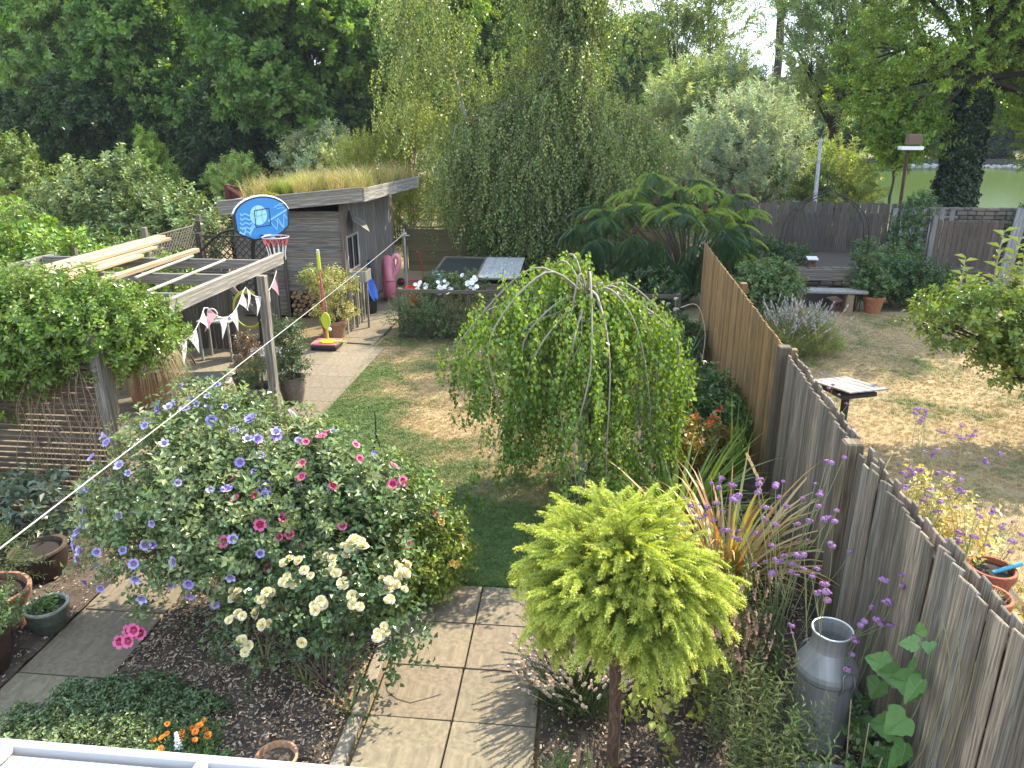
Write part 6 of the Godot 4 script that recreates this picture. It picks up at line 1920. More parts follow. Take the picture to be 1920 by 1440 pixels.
func build_big_birch() -> void:
	rng.seed = 441
	var t := thing("birch_tree", "tall silver birch with hanging twigs filling the middle of the view", "tree", Vector3(-1.05, 0, -22.6))
	var bark := mat(L(0.50, 0.46, 0.40), 0.85, "birch", 0.9)
	var tr := Shape.new()
	tr.tube(smooth_path([Vector3(0, 0, 0), Vector3(0.05, 2.0, 0), Vector3(-0.03, 4.5, 0), Vector3(0.0, 7.0, 0), Vector3(-0.1, 10.5, 0)], 5), [0.15, 0.14, 0.135, 0.13, 0.13, 0.12, 0.12, 0.11, 0.11, 0.10, 0.1, 0.09, 0.085, 0.08, 0.07, 0.065, 0.06, 0.05, 0.04, 0.03, 0.02], 10)
	part("trunk", tr.commit(), bark, t)
	var t2 := Shape.new()
	t2.tube(smooth_path([Vector3(-1.3, 0, 0.4), Vector3(-1.75, 2.0, 0.5), Vector3(-2.4, 4.0, 0.5), Vector3(-3.2, 6.4, 0.4), Vector3(-4.6, 8.2, 0.2)], 5), [0.1, 0.095, 0.09, 0.085, 0.08, 0.075, 0.07, 0.07, 0.065, 0.06, 0.06, 0.055, 0.05, 0.05, 0.045, 0.04, 0.035, 0.03, 0.025, 0.02], 8)
	part("leaning_stem", t2.commit(), bark, t)
	var li := Shape.new()
	var strand := [hanging(451, 13, 0.62, 0.085, 0.062), hanging(452, 12, 0.55, 0.078, 0.056)]
	var sp := [Spread.new(), Spread.new()]
	var ca := L(0.17, 0.25, 0.09)
	var cb := L(0.38, 0.47, 0.19)
	var roots: Array = []
	for k in 96:
		var low := k >= 44
		var front := k >= 72
		var y0 := rnd(2.2, 9.5) if not low else rnd(2.0, 4.2)
		var b := Vector3(0, y0, 0)
		if k % 3 == 0 and not low:
			var u := rnd(0.25, 0.95)
			b = Vector3(-1.4 - 3.0 * u, 1.0 + 7.0 * u, 0.4)
		var a := rnd(0, TAU)
		if low: a = rnd(-0.7, 0.5) if k % 3 else rnd(2.5, 3.8)
		var r := rnd(1.0, 2.5) * (1.0 if y0 < 7 else 0.7)
		if low: r = rnd(2.2, 4.2)
		if front:
			a = rnd(0.7, 2.5)
			r = rnd(1.6, 3.4)
		var d := Vector3(cos(a), 0, sin(a) * 0.8)
		if b.x + d.x * r > 1.7 and b.y > 4.3: r *= 0.45
		var m := b + d * r * 0.55 + Vector3(0, rnd(0.2, 0.7), 0)
		var e := b + d * r + Vector3(0, rnd(-0.5, 0.4), 0)
		var path := smooth_path([b, m, e], 5)
		li.tube(path, [0.04, 0.035, 0.03, 0.027, 0.024, 0.02, 0.017, 0.014, 0.01, 0.006, 0.004], 5, false)
		for q in range(2, path.size()):
			if path[q].x > -3.9 or rng.randf() < 0.25: roots.append(path[q])
	for p: Vector3 in roots:
		for j in 3:
			var s0 := p + Vector3(rnd(-0.5, 0.5), rnd(-0.1, 0.15), rnd(-0.5, 0.5))
			var drop := rnd(0.4, 2.3) * (1.2 if p.y < 4.5 else 1.0)
			var y := 0.0
			var drift := Vector3(rnd(-0.12, 0.12), 0, rnd(-0.12, 0.12))
			while y < drop and s0.y - y > 0.6:
				var q := s0 - Vector3(0, y, 0) + drift * y
				for m in 2:
					var w: Spread = sp[rng.randi() % 2]
					w.add(q + Vector3(rnd(-0.42, 0.42), rnd(-0.25, 0.25), rnd(-0.42, 0.42)), Basis.from_euler(Vector3(rnd(-0.5, 0.5), rnd(0, TAU), rnd(-0.5, 0.5))).scaled(Vector3.ONE * rnd(0.75, 1.2)), vary(mixc(ca, cb, rng.randf()), 0.25))
				y += 0.42
	part("branches", li.commit(), mat(L(0.24, 0.20, 0.16), 0.9), t).set_meta("kind", "stuff")
	for k in 2: spread_out("crown", sp[k], strand[k], leaf_mat(Color(1, 1, 1), 0.24, 1.0, Color(1.0, 1.0, 0.6)), t)


func frond(seed_: int) -> ArrayMesh:                        # a sumac leaf: along +y, leaflets hang along +z
	rng.seed = seed_
	var s := Shape.new()
	var at := func(t: float) -> Vector3: return Vector3(0, t * 0.46 - 0.10 * t * t, 0.28 * t * t)
	s.col = L(0.8, 0.7, 0.5)
	s.tube([at.call(0.0), at.call(0.4), at.call(0.75), at.call(1.0)], [0.006, 0.005, 0.004, 0.002], 4, false)
	for k in 11:
		var t := 0.16 + 0.84 * k / 10.5
		var p: Vector3 = at.call(t)
		var d: Vector3 = (at.call(t + 0.05) - at.call(t - 0.05)).normalized()
		var l := 0.15 * (1.0 - pow(absf(t - 0.5) * 1.5, 2) * 0.5)
		for h in [-1.0, 1.0]:
			var f := rnd(0.8, 1.2)
			s.col = Color(f, f, f)
			var dir := (Vector3(h, 0, 0) * 0.8 + d * 0.35 + Vector3(0, 0, rnd(0.35, 0.75))).normalized()
			s.leaf(p, dir, d, l * rnd(0.9, 1.1), 0.034, 0.12, 0.1)
	s.leaf(at.call(1.0), (at.call(1.05) - at.call(0.9)).normalized(), Vector3(0, 0, -1), 0.1, 0.03)
	return s.commit()


func build_sumac() -> void:
	rng.seed = 461
	var t := thing("sumac_tree", "spreading stag's horn sumac with feathered fronds and dark red cones", "tree", Vector3(2.35, 0, -18.4))
	var tips: Array = []
	for k in 40:
		var u := (k + 0.5) / 40.0
		var a := k * 2.4
		var r := sqrt(u)
		tips.append(Vector3(-0.65 + cos(a) * r * 2.15, 1.75 + (1.0 - u) * 1.0 + rnd(-0.4, 0.3), 0.1 + sin(a) * r * 1.3))
	for e in [Vector3(-2.2, 1.9, 0.3), Vector3(-2.3, 1.4, 0.4), Vector3(-1.5, 1.2, 0.9), Vector3(0.7, 1.5, 0.9), Vector3(1.1, 2.0, 0.2), Vector3(1.25, 1.55, 0.3), Vector3(0.2, 1.25, 0.9), Vector3(-0.6, 1.1, 1.0), Vector3(1.0, 1.1, 0.5), Vector3(-1.9, 0.9, 0.7), Vector3(-1.2, 0.75, 1.0), Vector3(-0.3, 0.8, 1.1), Vector3(0.5, 0.9, 1.0), Vector3(-2.5, 1.1, 0.1), Vector3(-1.6, 1.5, 0.9), Vector3(-0.9, 1.45, 1.1), Vector3(0.0, 1.5, 1.1), Vector3(0.5, 1.35, 1.0), Vector3(-2.2, 1.6, 0.6)]: tips.append(e)
	for k in 26: tips.append(Vector3(rnd(-2.5, 1.25), rnd(0.75, 1.75), rnd(0.5, 1.25)))
	var st := Shape.new()
	for e: Vector3 in tips:
		st.tube(smooth_path([Vector3(rnd(-0.1, 0.1), 0, rnd(-0.1, 0.1)), Vector3(e.x * 0.35, e.y * 0.5, e.z * 0.4), e * 0.8 + Vector3(0, 0.05, 0), e], 3), [0.05, 0.04, 0.03, 0.025, 0.02, 0.016, 0.014, 0.012, 0.01, 0.009], 5, false)
	part("branches", st.commit(), mat(L(0.12, 0.09, 0.065), 0.95), t).set_meta("kind", "stuff")
	var fr := [frond(471), frond(472), frond(473)]
	var dark := [leaf_mat(L(0.055, 0.115, 0.034), 0.33, 0.8), leaf_mat(L(0.075, 0.145, 0.04), 0.33, 0.8), leaf_mat(L(0.045, 0.098, 0.036), 0.33, 0.8)]
	var light := [leaf_mat(L(0.24, 0.34, 0.06), 0.42, 1.0), leaf_mat(L(0.30, 0.38, 0.07), 0.42, 1.0)]
	var cone := Shape.new()
	cone.lathe([Vector2(0, 0), Vector2(0.045, 0.04), Vector2(0.04, 0.1), Vector2(0.02, 0.18), Vector2(0, 0.22)], 8)
	var cm := cone.commit()
	var n := 0
	for e: Vector3 in tips:
		var fresh := e.y > 2.05 or e.x > 0.9
		for k in 7:
			var a := k * 2.4 + rnd(-0.3, 0.3)
			var up := rnd(-0.25, 0.55) - (0.45 if e.y < 1.7 else 0.0) + (0.3 if fresh and k < 3 else 0.0)
			var d := Vector3(cos(a), up, sin(a)).normalized()
			part("frond", fr[n % 3], light[n % 2] if fresh and (k < 2 or rng.randf() < 0.15) else dark[n % 3], t, e, look(d, Vector3(0, -1, 0)).scaled(Vector3.ONE * rnd(1.0, 1.45)))
			n += 1
	for k in 12:
		var e: Vector3 = tips[k * 3]
		part("seed_cone", cm, mat(L(0.055, 0.018, 0.014), 0.9), t, e + Vector3(0, 0.03, 0), aim(Vector3(rnd(-0.2, 0.2), 1, rnd(-0.2, 0.2)), 0, rnd(0.9, 1.4)))


func build_back_bed() -> void:
	var small := twig(501, 10, 0.15, 0.04, 0.018, 0.9)
	var mid := twig(502, 9, 0.16, 0.06, 0.034, 1.0)
	shrub("cotoneaster_bush", "grey green wispy bush at the corner of the low rail fence", "bush", Vector3(-3.25, 0, -14.3), [[Vector3(-0.15, 0.42, 0), Vector3(0.5, 0.42, 0.4)], [Vector3(0.35, 0.35, 0.05), Vector3(0.5, 0.36, 0.4)]], small, 1100, 1.0, L(0.05, 0.085, 0.035), L(0.10, 0.145, 0.06), {"gap": 0.2, "seed": 503})
	shrub("fuchsia_bush", "low bronze green bush in front of the rail fence", "bush", Vector3(-2.6, 0, -14.5), [[Vector3(0, 0.35, 0), Vector3(0.45, 0.4, 0.35)]], small, 500, 1.0, L(0.09, 0.085, 0.03), L(0.15, 0.13, 0.05), {"gap": 0.2, "seed": 504})
	rng.seed = 505
	sword_clump("day_lily", "arching clump of green and bronze strap leaves behind the lawn", "plant", Vector3(-1.95, 0, -14.35), 95, [leaf_mat(L(0.075, 0.13, 0.03)), leaf_mat(L(0.14, 0.17, 0.05)), leaf_mat(L(0.22, 0.17, 0.06))], [sword(506, 0.85, 0.012, 0.7), sword(507, 0.95, 0.011, 0.4), sword(508, 0.7, 0.012, 1.0)], 0.15, 0.7)
	var wr := shrub("white_rose_bush", "rose bush with clusters of small white blooms over the rail fence", "bush", Vector3(-3.0, 0, -15.05), [[Vector3(0, 0.72, 0), Vector3(0.5, 0.4, 0.3)], [Vector3(0.6, 0.85, 0), Vector3(0.35, 0.35, 0.3)]], mid, 500, 1.0, L(0.04, 0.075, 0.025), L(0.08, 0.12, 0.04), {"gap": 0.25, "seed": 509})
	var wb := petals(6, 0.04, 1.0, 0.6, L(0.80, 0.78, 0.66), L(0.82, 0.82, 0.78), L(0.7, 0.6, 0.2), 2)
	rng.seed = 510
	for k in 40:
		var c: Vector3 = [Vector3(0.1, 1.0, 0.25), Vector3(0.2, 0.88, 0.3), Vector3(-0.35, 0.95, 0.2), Vector3(0.62, 1.15, 0.2), Vector3(0.75, 1.02, 0.22)][k % 5]
		part("flower", wb, leaf_mat(Color(1, 1, 1), 0.6, 0.3), wr, c + rdir() * Vector3(0.14, 0.09, 0.1), aim(Vector3(rnd(-0.5, 0.5), 0.7, 0.8), rnd(0, 6), rnd(0.8, 1.3)))
	shrub("currant_bush", "dark bush between the rail fence and the birch trunk", "bush", Vector3(-0.6, 0, -15.6), [[Vector3(0, 0.5, 0), Vector3(0.8, 0.5, 0.5)], [Vector3(0.8, 0.45, 0), Vector3(0.6, 0.45, 0.5)]], mid, 900, 1.1, L(0.035, 0.07, 0.02), L(0.07, 0.115, 0.03), {"seed": 511, "gap": 0.18})
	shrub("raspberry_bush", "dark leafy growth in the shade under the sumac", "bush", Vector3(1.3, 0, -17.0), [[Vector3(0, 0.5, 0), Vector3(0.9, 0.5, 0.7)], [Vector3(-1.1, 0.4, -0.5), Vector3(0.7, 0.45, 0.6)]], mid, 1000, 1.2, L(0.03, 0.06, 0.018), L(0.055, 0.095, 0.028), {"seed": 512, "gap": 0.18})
	shrub("elder_sapling", "leafy growth against the back panels left of the birch trunk", "bush", Vector3(-2.6, 0, -20.7), [[Vector3(0, 0.9, 0), Vector3(0.8, 0.6, 0.4)], [Vector3(0.9, 0.6, 0), Vector3(0.8, 0.6, 0.4)]], mid, 700, 1.4, L(0.05, 0.09, 0.025), L(0.12, 0.18, 0.04), {"seed": 513, "gap": 0.2})
	rng.seed = 514
	var al := thing("allium_plant", "dried round allium seed heads beside the golden fence", "flower", Vector3(1.35, 0, -14.2))
	var hd := ball_head(515, 0.05, 50, L(0.45, 0.38, 0.30), L(0.55, 0.48, 0.40))
	var ss := Shape.new()
	ss.col = L(0.35, 0.3, 0.2)
	for k in 20:
		var p := Vector3(rnd(-0.5, 0.4), rnd(0.55, 0.95), rnd(-0.4, 0.5))
		ss.tube([Vector3(p.x * 0.6, 0, p.z * 0.6), p], [0.005, 0.004], 4, false)
		part("seed_head", hd, leaf_mat(Color(1, 1, 1), 0.8, 0.3), al, p, Basis.from_scale(Vector3.ONE * rnd(0.7, 1.2)))
	part("stems", ss.commit(), mat(L(1, 1, 1), 0.9), al).set_meta("kind", "stuff")
	shrub("hardy_geranium", "low dark leafy plant at the back of the lawn right of the strap leaves", "plant", Vector3(-0.6, 0, -14.2), [[Vector3(0, 0.2, 0), Vector3(0.8, 0.22, 0.3)]], mid, 420, 1.0, L(0.04, 0.075, 0.022), L(0.08, 0.12, 0.035), {"seed": 516, "gap": 0.2})


func build_next_plants() -> void:
	# the apple branch reaching in from the right
	var ap := twig(521, 9, 0.2, 0.09, 0.048, 0.95)
	var lobes: Array = [[Vector3(-0.65, 1.62, 0.0), Vector3(0.75, 0.5, 0.65)], [Vector3(0.2, 1.7, 0), Vector3(0.8, 0.6, 0.7)], [Vector3(0.0, 1.25, 0.1), Vector3(0.7, 0.4, 0.6)], [Vector3(-1.15, 1.66, 0.05), Vector3(0.42, 0.28, 0.4)], [Vector3(0.9, 1.5, 0), Vector3(0.8, 0.6, 0.7)], [Vector3(-0.3, 1.02, 0.1), Vector3(0.4, 0.26, 0.4)]]
	var t := shrub("apple_tree", "low apple tree with yellowing leaves and upright shoots at the right edge", "tree", Vector3(5.85, 0, -10.2), lobes, ap, 1500, 1.0, L(0.075, 0.13, 0.028), L(0.20, 0.25, 0.05), {"stems": 0, "seed": 522, "gloss": 0.32, "gap": 0.14})
	rng.seed = 523
	var tr := Shape.new()
	tr.tube(smooth_path([Vector3(1.5, 0, 0), Vector3(1.45, 0.5, 0), Vector3(1.0, 0.83, 0), Vector3(0.3, 0.86, 0.05), Vector3(-0.18, 0.88, 0.05), Vector3(-0.32, 1.05, 0.05), Vector3(-0.36, 1.35, 0)], 4), [0.075, 0.07, 0.06, 0.05, 0.045, 0.045, 0.045, 0.045, 0.045, 0.045, 0.045, 0.045, 0.045, 0.045, 0.045, 0.045, 0.045, 0.045, 0.045, 0.045, 0.045, 0.045, 0.04, 0.035, 0.03], 7)
	for k in 22:
		var l: Array = lobes[k % 6]
		tr.tube([Vector3(-0.3 + rnd(-0.1, 0.9), 1.0, 0.03), (l[0] as Vector3) * 0.9 + rdir() * 0.1, l[0] + rdir() * l[1] * 0.8], [0.018, 0.012, 0.005], 5, false)
	part("trunk", tr.commit(), mat(L(0.10, 0.075, 0.055), 0.95, "bark", 2.0), t)
	var shoot := Shape.new()
	shoot.col = L(0.38, 0.37, 0.30)
	shoot.tube([Vector3.ZERO, Vector3(0.01, 0.25, 0), Vector3(0, 0.5, 0)], [0.007, 0.006, 0.004], 5)
	for k in 13:
		var a := k * 2.4
		var y := 0.04 + k * 0.037
		shoot.col = vary(L(0.26, 0.30, 0.10), 0.12)
		shoot.leaf(Vector3(0, y, 0), Vector3(cos(a), 0.75, sin(a)).normalized(), Vector3.UP, 0.13, 0.055, 0.3, 0.35)
	var sm := shoot.commit()
	for p in [Vector3(-1.1, 1.91, 0.1), Vector3(-0.65, 2.14, 0), Vector3(-0.35, 2.18, 0.1), Vector3(0.07, 2.26, 0), Vector3(0.37, 2.21, 0), Vector3(0.57, 2.11, 0.1), Vector3(-0.5, 2.06, -0.1)]:
		part("shoot", sm, leaf_mat(Color(1, 1, 1), 0.45, 0.7), t, p, aim(Vector3(rnd(-0.12, 0.12), 1, rnd(-0.1, 0.1)), rnd(0, 6), rnd(0.95, 1.35)))
	# neighbouring lavender beyond the fence
	rng.seed = 531
	var lv := thing("lavender_bush", "big grey lavender with long loose flower stalks beyond the golden fence", "bush", Vector3(3.95, 0, -14.2))
	var fs := Spread.new()
	for k in 230:
		var a := rnd(0, TAU)
		var lean := pow(rng.randf(), 0.7) * 1.1
		fs.add(Vector3(rnd(-0.5, 0.4), 0.1, rnd(-0.5, 0.5)), aim(Vector3(cos(a) * lean + 0.12, 1.0, sin(a) * lean), rnd(0, 6), rnd(1.2, 2.0)), vary(Color(1, 1, 1), 0.2))
	spread_out("flower_stalks", fs, stalk(532, 0.5, 0.09, 0.011, L(0.42, 0.43, 0.28), L(0.42, 0.395, 0.40)), leaf_mat(Color(1, 1, 1), 0.7, 0.4), lv)
	var lf := Spread.new()
	for k in 900:
		var d := rdir()
		d.y = absf(d.y)
		lf.add(Vector3(0, 0.05, 0) + d * Vector3(0.75, 0.62, 0.75) * rnd(0.4, 1.0), aim(d + Vector3(0, 0.8, 0), rnd(0, 6), rnd(1.0, 1.7)), vary(mixc(L(0.24, 0.29, 0.11), L(0.40, 0.44, 0.18), rng.randf()), 0.25))
	spread_out("foliage", lf, twig(533, 12, 0.13, 0.07, 0.008, 0.5), leaf_mat(), lv)
	var mid := twig(541, 9, 0.16, 0.065, 0.04, 1.0)
	shrub("choisya_bush", "rounded mid green bush left of the neighbouring bench", "bush", Vector3(3.75, 0, -16.6), [[Vector3(0, 0.62, 0), Vector3(0.68, 0.6, 0.6)], [Vector3(0.35, 0.75, 0.1), Vector3(0.45, 0.42, 0.4)]], mid, 950, 1.1, L(0.06, 0.105, 0.03), L(0.12, 0.17, 0.06), {"seed": 542})
	shrub("ivy_bush", "dark glossy bush right of the terracotta pot by the bench", "bush", Vector3(7.5, 0, -18.2), [[Vector3(0, 0.5, 0), Vector3(0.85, 0.55, 0.5)], [Vector3(-0.5, 0.55, 0.1), Vector3(0.5, 0.5, 0.4)]], mid, 1000, 1.1, L(0.025, 0.055, 0.018), L(0.05, 0.09, 0.028), {"seed": 543})
	shrub("climbing_rose", "thin green rose climbing the right leg of the garden arch", "climber", Vector3(6.15, 0, -17.75), [[Vector3(0.1, 0.7, 0), Vector3(0.28, 0.45, 0.25)], [Vector3(0.0, 1.35, 0), Vector3(0.2, 0.3, 0.2)]], mid, 230, 1.0, L(0.04, 0.08, 0.025), L(0.10, 0.15, 0.05), {"seed": 544, "gap": 0.2})
	shrub("tall_rose", "tall leggy rose growing before the board gate", "climber", Vector3(8.1, 0.3, -20.6), [[Vector3(0.0, 1.0, 0), Vector3(0.4, 0.5, 0.3)], [Vector3(0.25, 1.65, 0), Vector3(0.35, 0.4, 0.3)], [Vector3(-0.1, 0.5, 0.2), Vector3(0.5, 0.4, 0.3)]], mid, 520, 1.1, L(0.035, 0.075, 0.025), L(0.09, 0.15, 0.045), {"seed": 545, "gap": 0.22})
	shrub("ivy_mound", "dark ivy at the left end of the terrace behind the golden fence", "bush", Vector3(4.4, 0.55, -20.4), [[Vector3(0, 0.3, 0), Vector3(0.7, 0.35, 0.5)], [Vector3(0.8, 0.2, 0.1), Vector3(0.5, 0.25, 0.4)]], mid, 520, 1.1, L(0.025, 0.055, 0.018), L(0.06, 0.10, 0.03), {"seed": 546})
	shrub("wall_ferns", "small leafy plants growing out of the dry stone wall", "plant", Vector3(6.9, 0.5, -19.3), [[Vector3(0.3, 0.3, 0), Vector3(0.5, 0.3, 0.25)]], mid, 160, 1.0, L(0.05, 0.09, 0.03), L(0.10, 0.15, 0.05), {"seed": 547, "gap": 0.25})
	shrub("ivy_curtain", "dark ivy hanging at the right edge beyond the stone wall", "climber", Vector3(12.9, 0, -23.8), [[Vector3(0, 0.9, 0), Vector3(0.7, 0.9, 0.4)]], mid, 420, 1.3, L(0.025, 0.055, 0.018), L(0.06, 0.10, 0.03), {"seed": 548})
	shrub("pot_plant", "leafy plant growing in the big terracotta pot by the bench", "plant", Vector3(6.42, 0.36, -17.45), [[Vector3(0, 0.28, 0), Vector3(0.3, 0.28, 0.28)]], mid, 130, 1.0, L(0.04, 0.08, 0.025), L(0.10, 0.15, 0.05), {"seed": 549, "gap": 0.2})
	# the flowery strip along the fence on the neighbour's side
	verbena(Vector3(2.75, 0, -6.0), 551, 30, 0.6, 1.1, 1.75, "purple verbena mass just over the near fence, closest to the pots")
	verbena(Vector3(2.95, 0, -5.4), 552, 26, 0.5, 1.0, 1.45, "dense purple verbena heads beside the terracotta pots over the fence")
	verbena(Vector3(3.3, 0, -6.9), 553, 14, 0.5, 1.1, 1.6, "scattered purple verbena heads over the fence in front of the dry lawn")
	verbena(Vector3(2.75, 0, -8.2), 554, 9, 0.4, 1.1, 1.6, "few purple verbena heads over the fence near the bird table")
	rng.seed = 561
	shrub("sedum_bed", "pale yellow and pinkish low flowers over the near fence under the verbena", "plant", Vector3(2.85, 0, -5.7), [[Vector3(0, 0.6, 0), Vector3(0.5, 0.5, 0.7)], [Vector3(0.25, 0.55, -0.7), Vector3(0.5, 0.45, 0.6)], [Vector3(0.1, 0.5, 0.5), Vector3(0.4, 0.4, 0.4)]], mid, 800, 0.9, L(0.22, 0.24, 0.08), L(0.50, 0.38, 0.22), {"seed": 562, "gap": 0.2})
	sword_clump("crocosmia", "yellow green sword leaves just over the fence behind the middle post", "plant", Vector3(2.75, 0, -7.0), 40, [leaf_mat(L(0.2, 0.24, 0.06)), leaf_mat(L(0.36, 0.33, 0.14))], [sword(563, 1.0, 0.02, 0.5), sword(564, 1.15, 0.018, 0.3)], 0.15, 0.55)


# ---------- small things ----------
func strip(s: Shape, pts: Array, w: float, z: float) -> void:           # a flat printed stroke in the xy plane
	for k in pts.size() - 1:
		var a := Vector3(pts[k].x, pts[k].y, z)
		var b := Vector3(pts[k + 1].x, pts[k + 1].y, z)
		var q := (b - a).cross(Vector3(0, 0, 1)).normalized() * w * 0.5
		s.quad(a + q, b + q, b - q, a - q)


func disc(s: Shape, c: Vector2, r: float, z: float, n := 28) -> void:
	for k in n:
		var a := TAU * k / n
		var e := TAU * (k + 1) / n
		s.tri(Vector3(c.x, c.y, z), Vector3(c.x + cos(a) * r, c.y + sin(a) * r, z), Vector3(c.x + cos(e) * r, c.y + sin(e) * r, z))


func extrude(s: Shape, poly: Array, z0: float, z1: float) -> void:      # poly counter-clockwise seen from +z
	var p := PackedVector2Array()
	for v: Vector2 in poly: p.append(v)
	var t := Geometry2D.triangulate_polygon(p)
	for k in range(0, t.size(), 3):
		var a := p[t[k]]
		var b := p[t[k + 1]]
		var c := p[t[k + 2]]
		s.face3(Vector3(a.x, a.y, z1), Vector3(b.x, b.y, z1), Vector3(c.x, c.y, z1), Vector3(0, 0, 1))
		s.face3(Vector3(a.x, a.y, z0), Vector3(b.x, b.y, z0), Vector3(c.x, c.y, z0), Vector3(0, 0, -1))
	for k in p.size():
		var a := p[k]
		var b := p[(k + 1) % p.size()]
		s.quad(Vector3(a.x, a.y, z0), Vector3(b.x, b.y, z0), Vector3(b.x, b.y, z1), Vector3(a.x, a.y, z1))


func build_small_things() -> void:
	build_hoop()
	build_swingball()
	build_churn()
	build_pots()
	build_pergola_things()
	build_yard_things()


func build_hoop() -> void:
	rng.seed = 601
	var t := thing("basketball_hoop", "basketball hoop with a blue printed backboard on a black pole", "basketball hoop", Vector3(-5.6, 0, -12.75), deg_to_rad(56.0))
	var black := mat(L(0.012, 0.012, 0.014), 0.45)
	var ps := Shape.new()
	ps.tube(smooth_path([Vector3(0.0, 0.1, -0.42), Vector3(0.0, 1.5, -0.42), Vector3(0.0, 2.0, -0.4), Vector3(0, 2.2, -0.28), Vector3(0, 2.33, -0.06)], 4), [0.04], 10)
	part("pole", ps.commit(), black, t)
	var bs := Shape.new()
	bs.box(Vector3(0, 0.08, -0.62), Vector3(0.7, 0.16, 0.85), Basis.IDENTITY, 0.05)
	part("base", bs.commit(), black, t)
	# backboard outline: straight sides, domed top, narrowed bottom
	var outline := func(k: float) -> Array:
		var o: Array = []
		for p in [Vector2(-0.2, -0.36), Vector2(0.2, -0.36), Vector2(0.40, -0.27), Vector2(0.53, -0.17), Vector2(0.54, 0.07)]: o.append(p * k)
		for q in 11:
			var a := deg_to_rad(14.0 + q * 15.2)
			o.append(Vector2(cos(a) * 0.555, 0.03 + sin(a) * 0.34) * k)
		for p in [Vector2(-0.54, 0.07), Vector2(-0.53, -0.17), Vector2(-0.40, -0.27)]: o.append(p * k)
		return o
	var c := Vector3(0, 2.53, 0)
	var bb := Shape.new()
	extrude(bb, outline.call(1.0), -0.04, 0.0)
	var board := part("backboard", bb.commit(), mat(L(0.02, 0.022, 0.03), 0.5), t, c)
	var fc := Shape.new()
	extrude(fc, outline.call(0.93), 0.001, 0.004)
	part("blue_face", fc.commit(), mat(L(0.035, 0.22, 0.52), 0.4), board)
	var pr := Shape.new()
	pr.col = L(0.32, 0.60, 0.68)
	disc(pr, Vector2(-0.07, 0.06), 0.165, 0.006)
	pr.col = L(0.22, 0.50, 0.68)
	for k in 5:                                                    # flames trailing from the ball
		var y := -0.22 + k * 0.075
		strip(pr, [Vector2(-0.46 + k * 0.012, y + 0.04), Vector2(-0.40, y - 0.005), Vector2(-0.33, y + 0.03), Vector2(-0.26, y - 0.01), Vector2(-0.17, y * 0.5 + 0.01)], 0.02, 0.0065)
	strip(pr, [Vector2(-0.47, -0.19), Vector2(-0.38, -0.24), Vector2(-0.34, -0.14), Vector2(-0.40, -0.12)], 0.024, 0.0066)
	strip(pr, [Vector2(-0.28, -0.26), Vector2(-0.24, -0.16), Vector2(-0.16, -0.12)], 0.024, 0.0067)
	strip(pr, [Vector2(0.10, -0.06), Vector2(0.5, 0.11)], 0.03, 0.0068)          # a drawn hoop and net
	strip(pr, [Vector2(0.16, -0.09), Vector2(0.26, -0.22), Vector2(0.30, -0.02), Vector2(0.40, -0.20), Vector2(0.43, 0.04), Vector2(0.49, -0.05)], 0.014, 0.0069)
	strip(pr, [Vector2(0.24, -0.04), Vector2(0.33, -0.12), Vector2(0.40, -0.2)], 0.012, 0.007)
	for e in [[0.24, 0.16, 0.30], [0.27, 0.185, 0.42], [0.33, 0.21, 0.44], [0.30, 0.135, 0.46]]:   # scribbled print, not legible in the photograph
		strip(pr, [Vector2(e[0], e[1]), Vector2((e[0] + e[2]) * 0.5, e[1] + 0.012), Vector2(e[2], e[1] + 0.004)], 0.012, 0.0071)
	pr.col = L(0.10, 0.30, 0.42)
	strip(pr, [Vector2(-0.22, 0.12), Vector2(-0.1, 0.04), Vector2(0.08, 0.07)], 0.009, 0.0072)
	strip(pr, [Vector2(-0.15, -0.08), Vector2(-0.1, 0.05), Vector2(-0.12, 0.21)], 0.009, 0.0073)
	strip(pr, [Vector2(0.02, -0.08), Vector2(-0.02, 0.06), Vector2(0.03, 0.18)], 0.009, 0.0074)
	part("print", pr.commit(), mat(L(1, 1, 1), 0.45), board)
	var sq := Shape.new()
	strip(sq, [Vector2(-0.145, 0.14), Vector2(0.145, 0.16)], 0.016, 0.008)
	strip(sq, [Vector2(-0.145, -0.14), Vector2(0.145, -0.13)], 0.016, 0.0081)
	strip(sq, [Vector2(-0.145, -0.14), Vector2(-0.145, 0.145)], 0.016, 0.0082)
	strip(sq, [Vector2(0.145, -0.135), Vector2(0.145, 0.165)], 0.016, 0.0083)
	part("aiming_square", sq.commit(), mat(L(0.015, 0.03, 0.06), 0.5), board)
	var tp := Shape.new()
	var rim_top: Array = outline.call(1.0)
	var edge: Array = []
	for k in range(5, 16): edge.append(Vector3(rim_top[k].x, rim_top[k].y, -0.02))
	tp.tube(edge, [0.022], 6)
	part("white_edge", tp.commit(), mat(L(0.7, 0.7, 0.7), 0.5), board)
	var rm := Shape.new()
	var ring: Array = []
	for k in 29:
		var a := TAU * k / 28.0
		ring.append(Vector3(cos(a) * 0.225, 2.24, 0.33 + sin(a) * 0.225))
	rm.tube(ring, [0.011], 6, false)
	part("rim", rm.commit(), mat(L(0.5, 0.5, 0.5), 0.3, "", 1.0, false, 0.5), t)
	var br := Shape.new()
	br.box(Vector3(0, 2.22, 0.06), Vector3(0.16, 0.09, 0.1), Basis.IDENTITY, 0.01)
	br.box(Vector3(0, 2.215, 0.17), Vector3(0.1, 0.03, 0.2), Basis.IDENTITY, 0.006)
	part("bracket", br.commit(), mat(L(0.02, 0.05, 0.11), 0.4), t)
	var red := Shape.new()
	var wht := Shape.new()
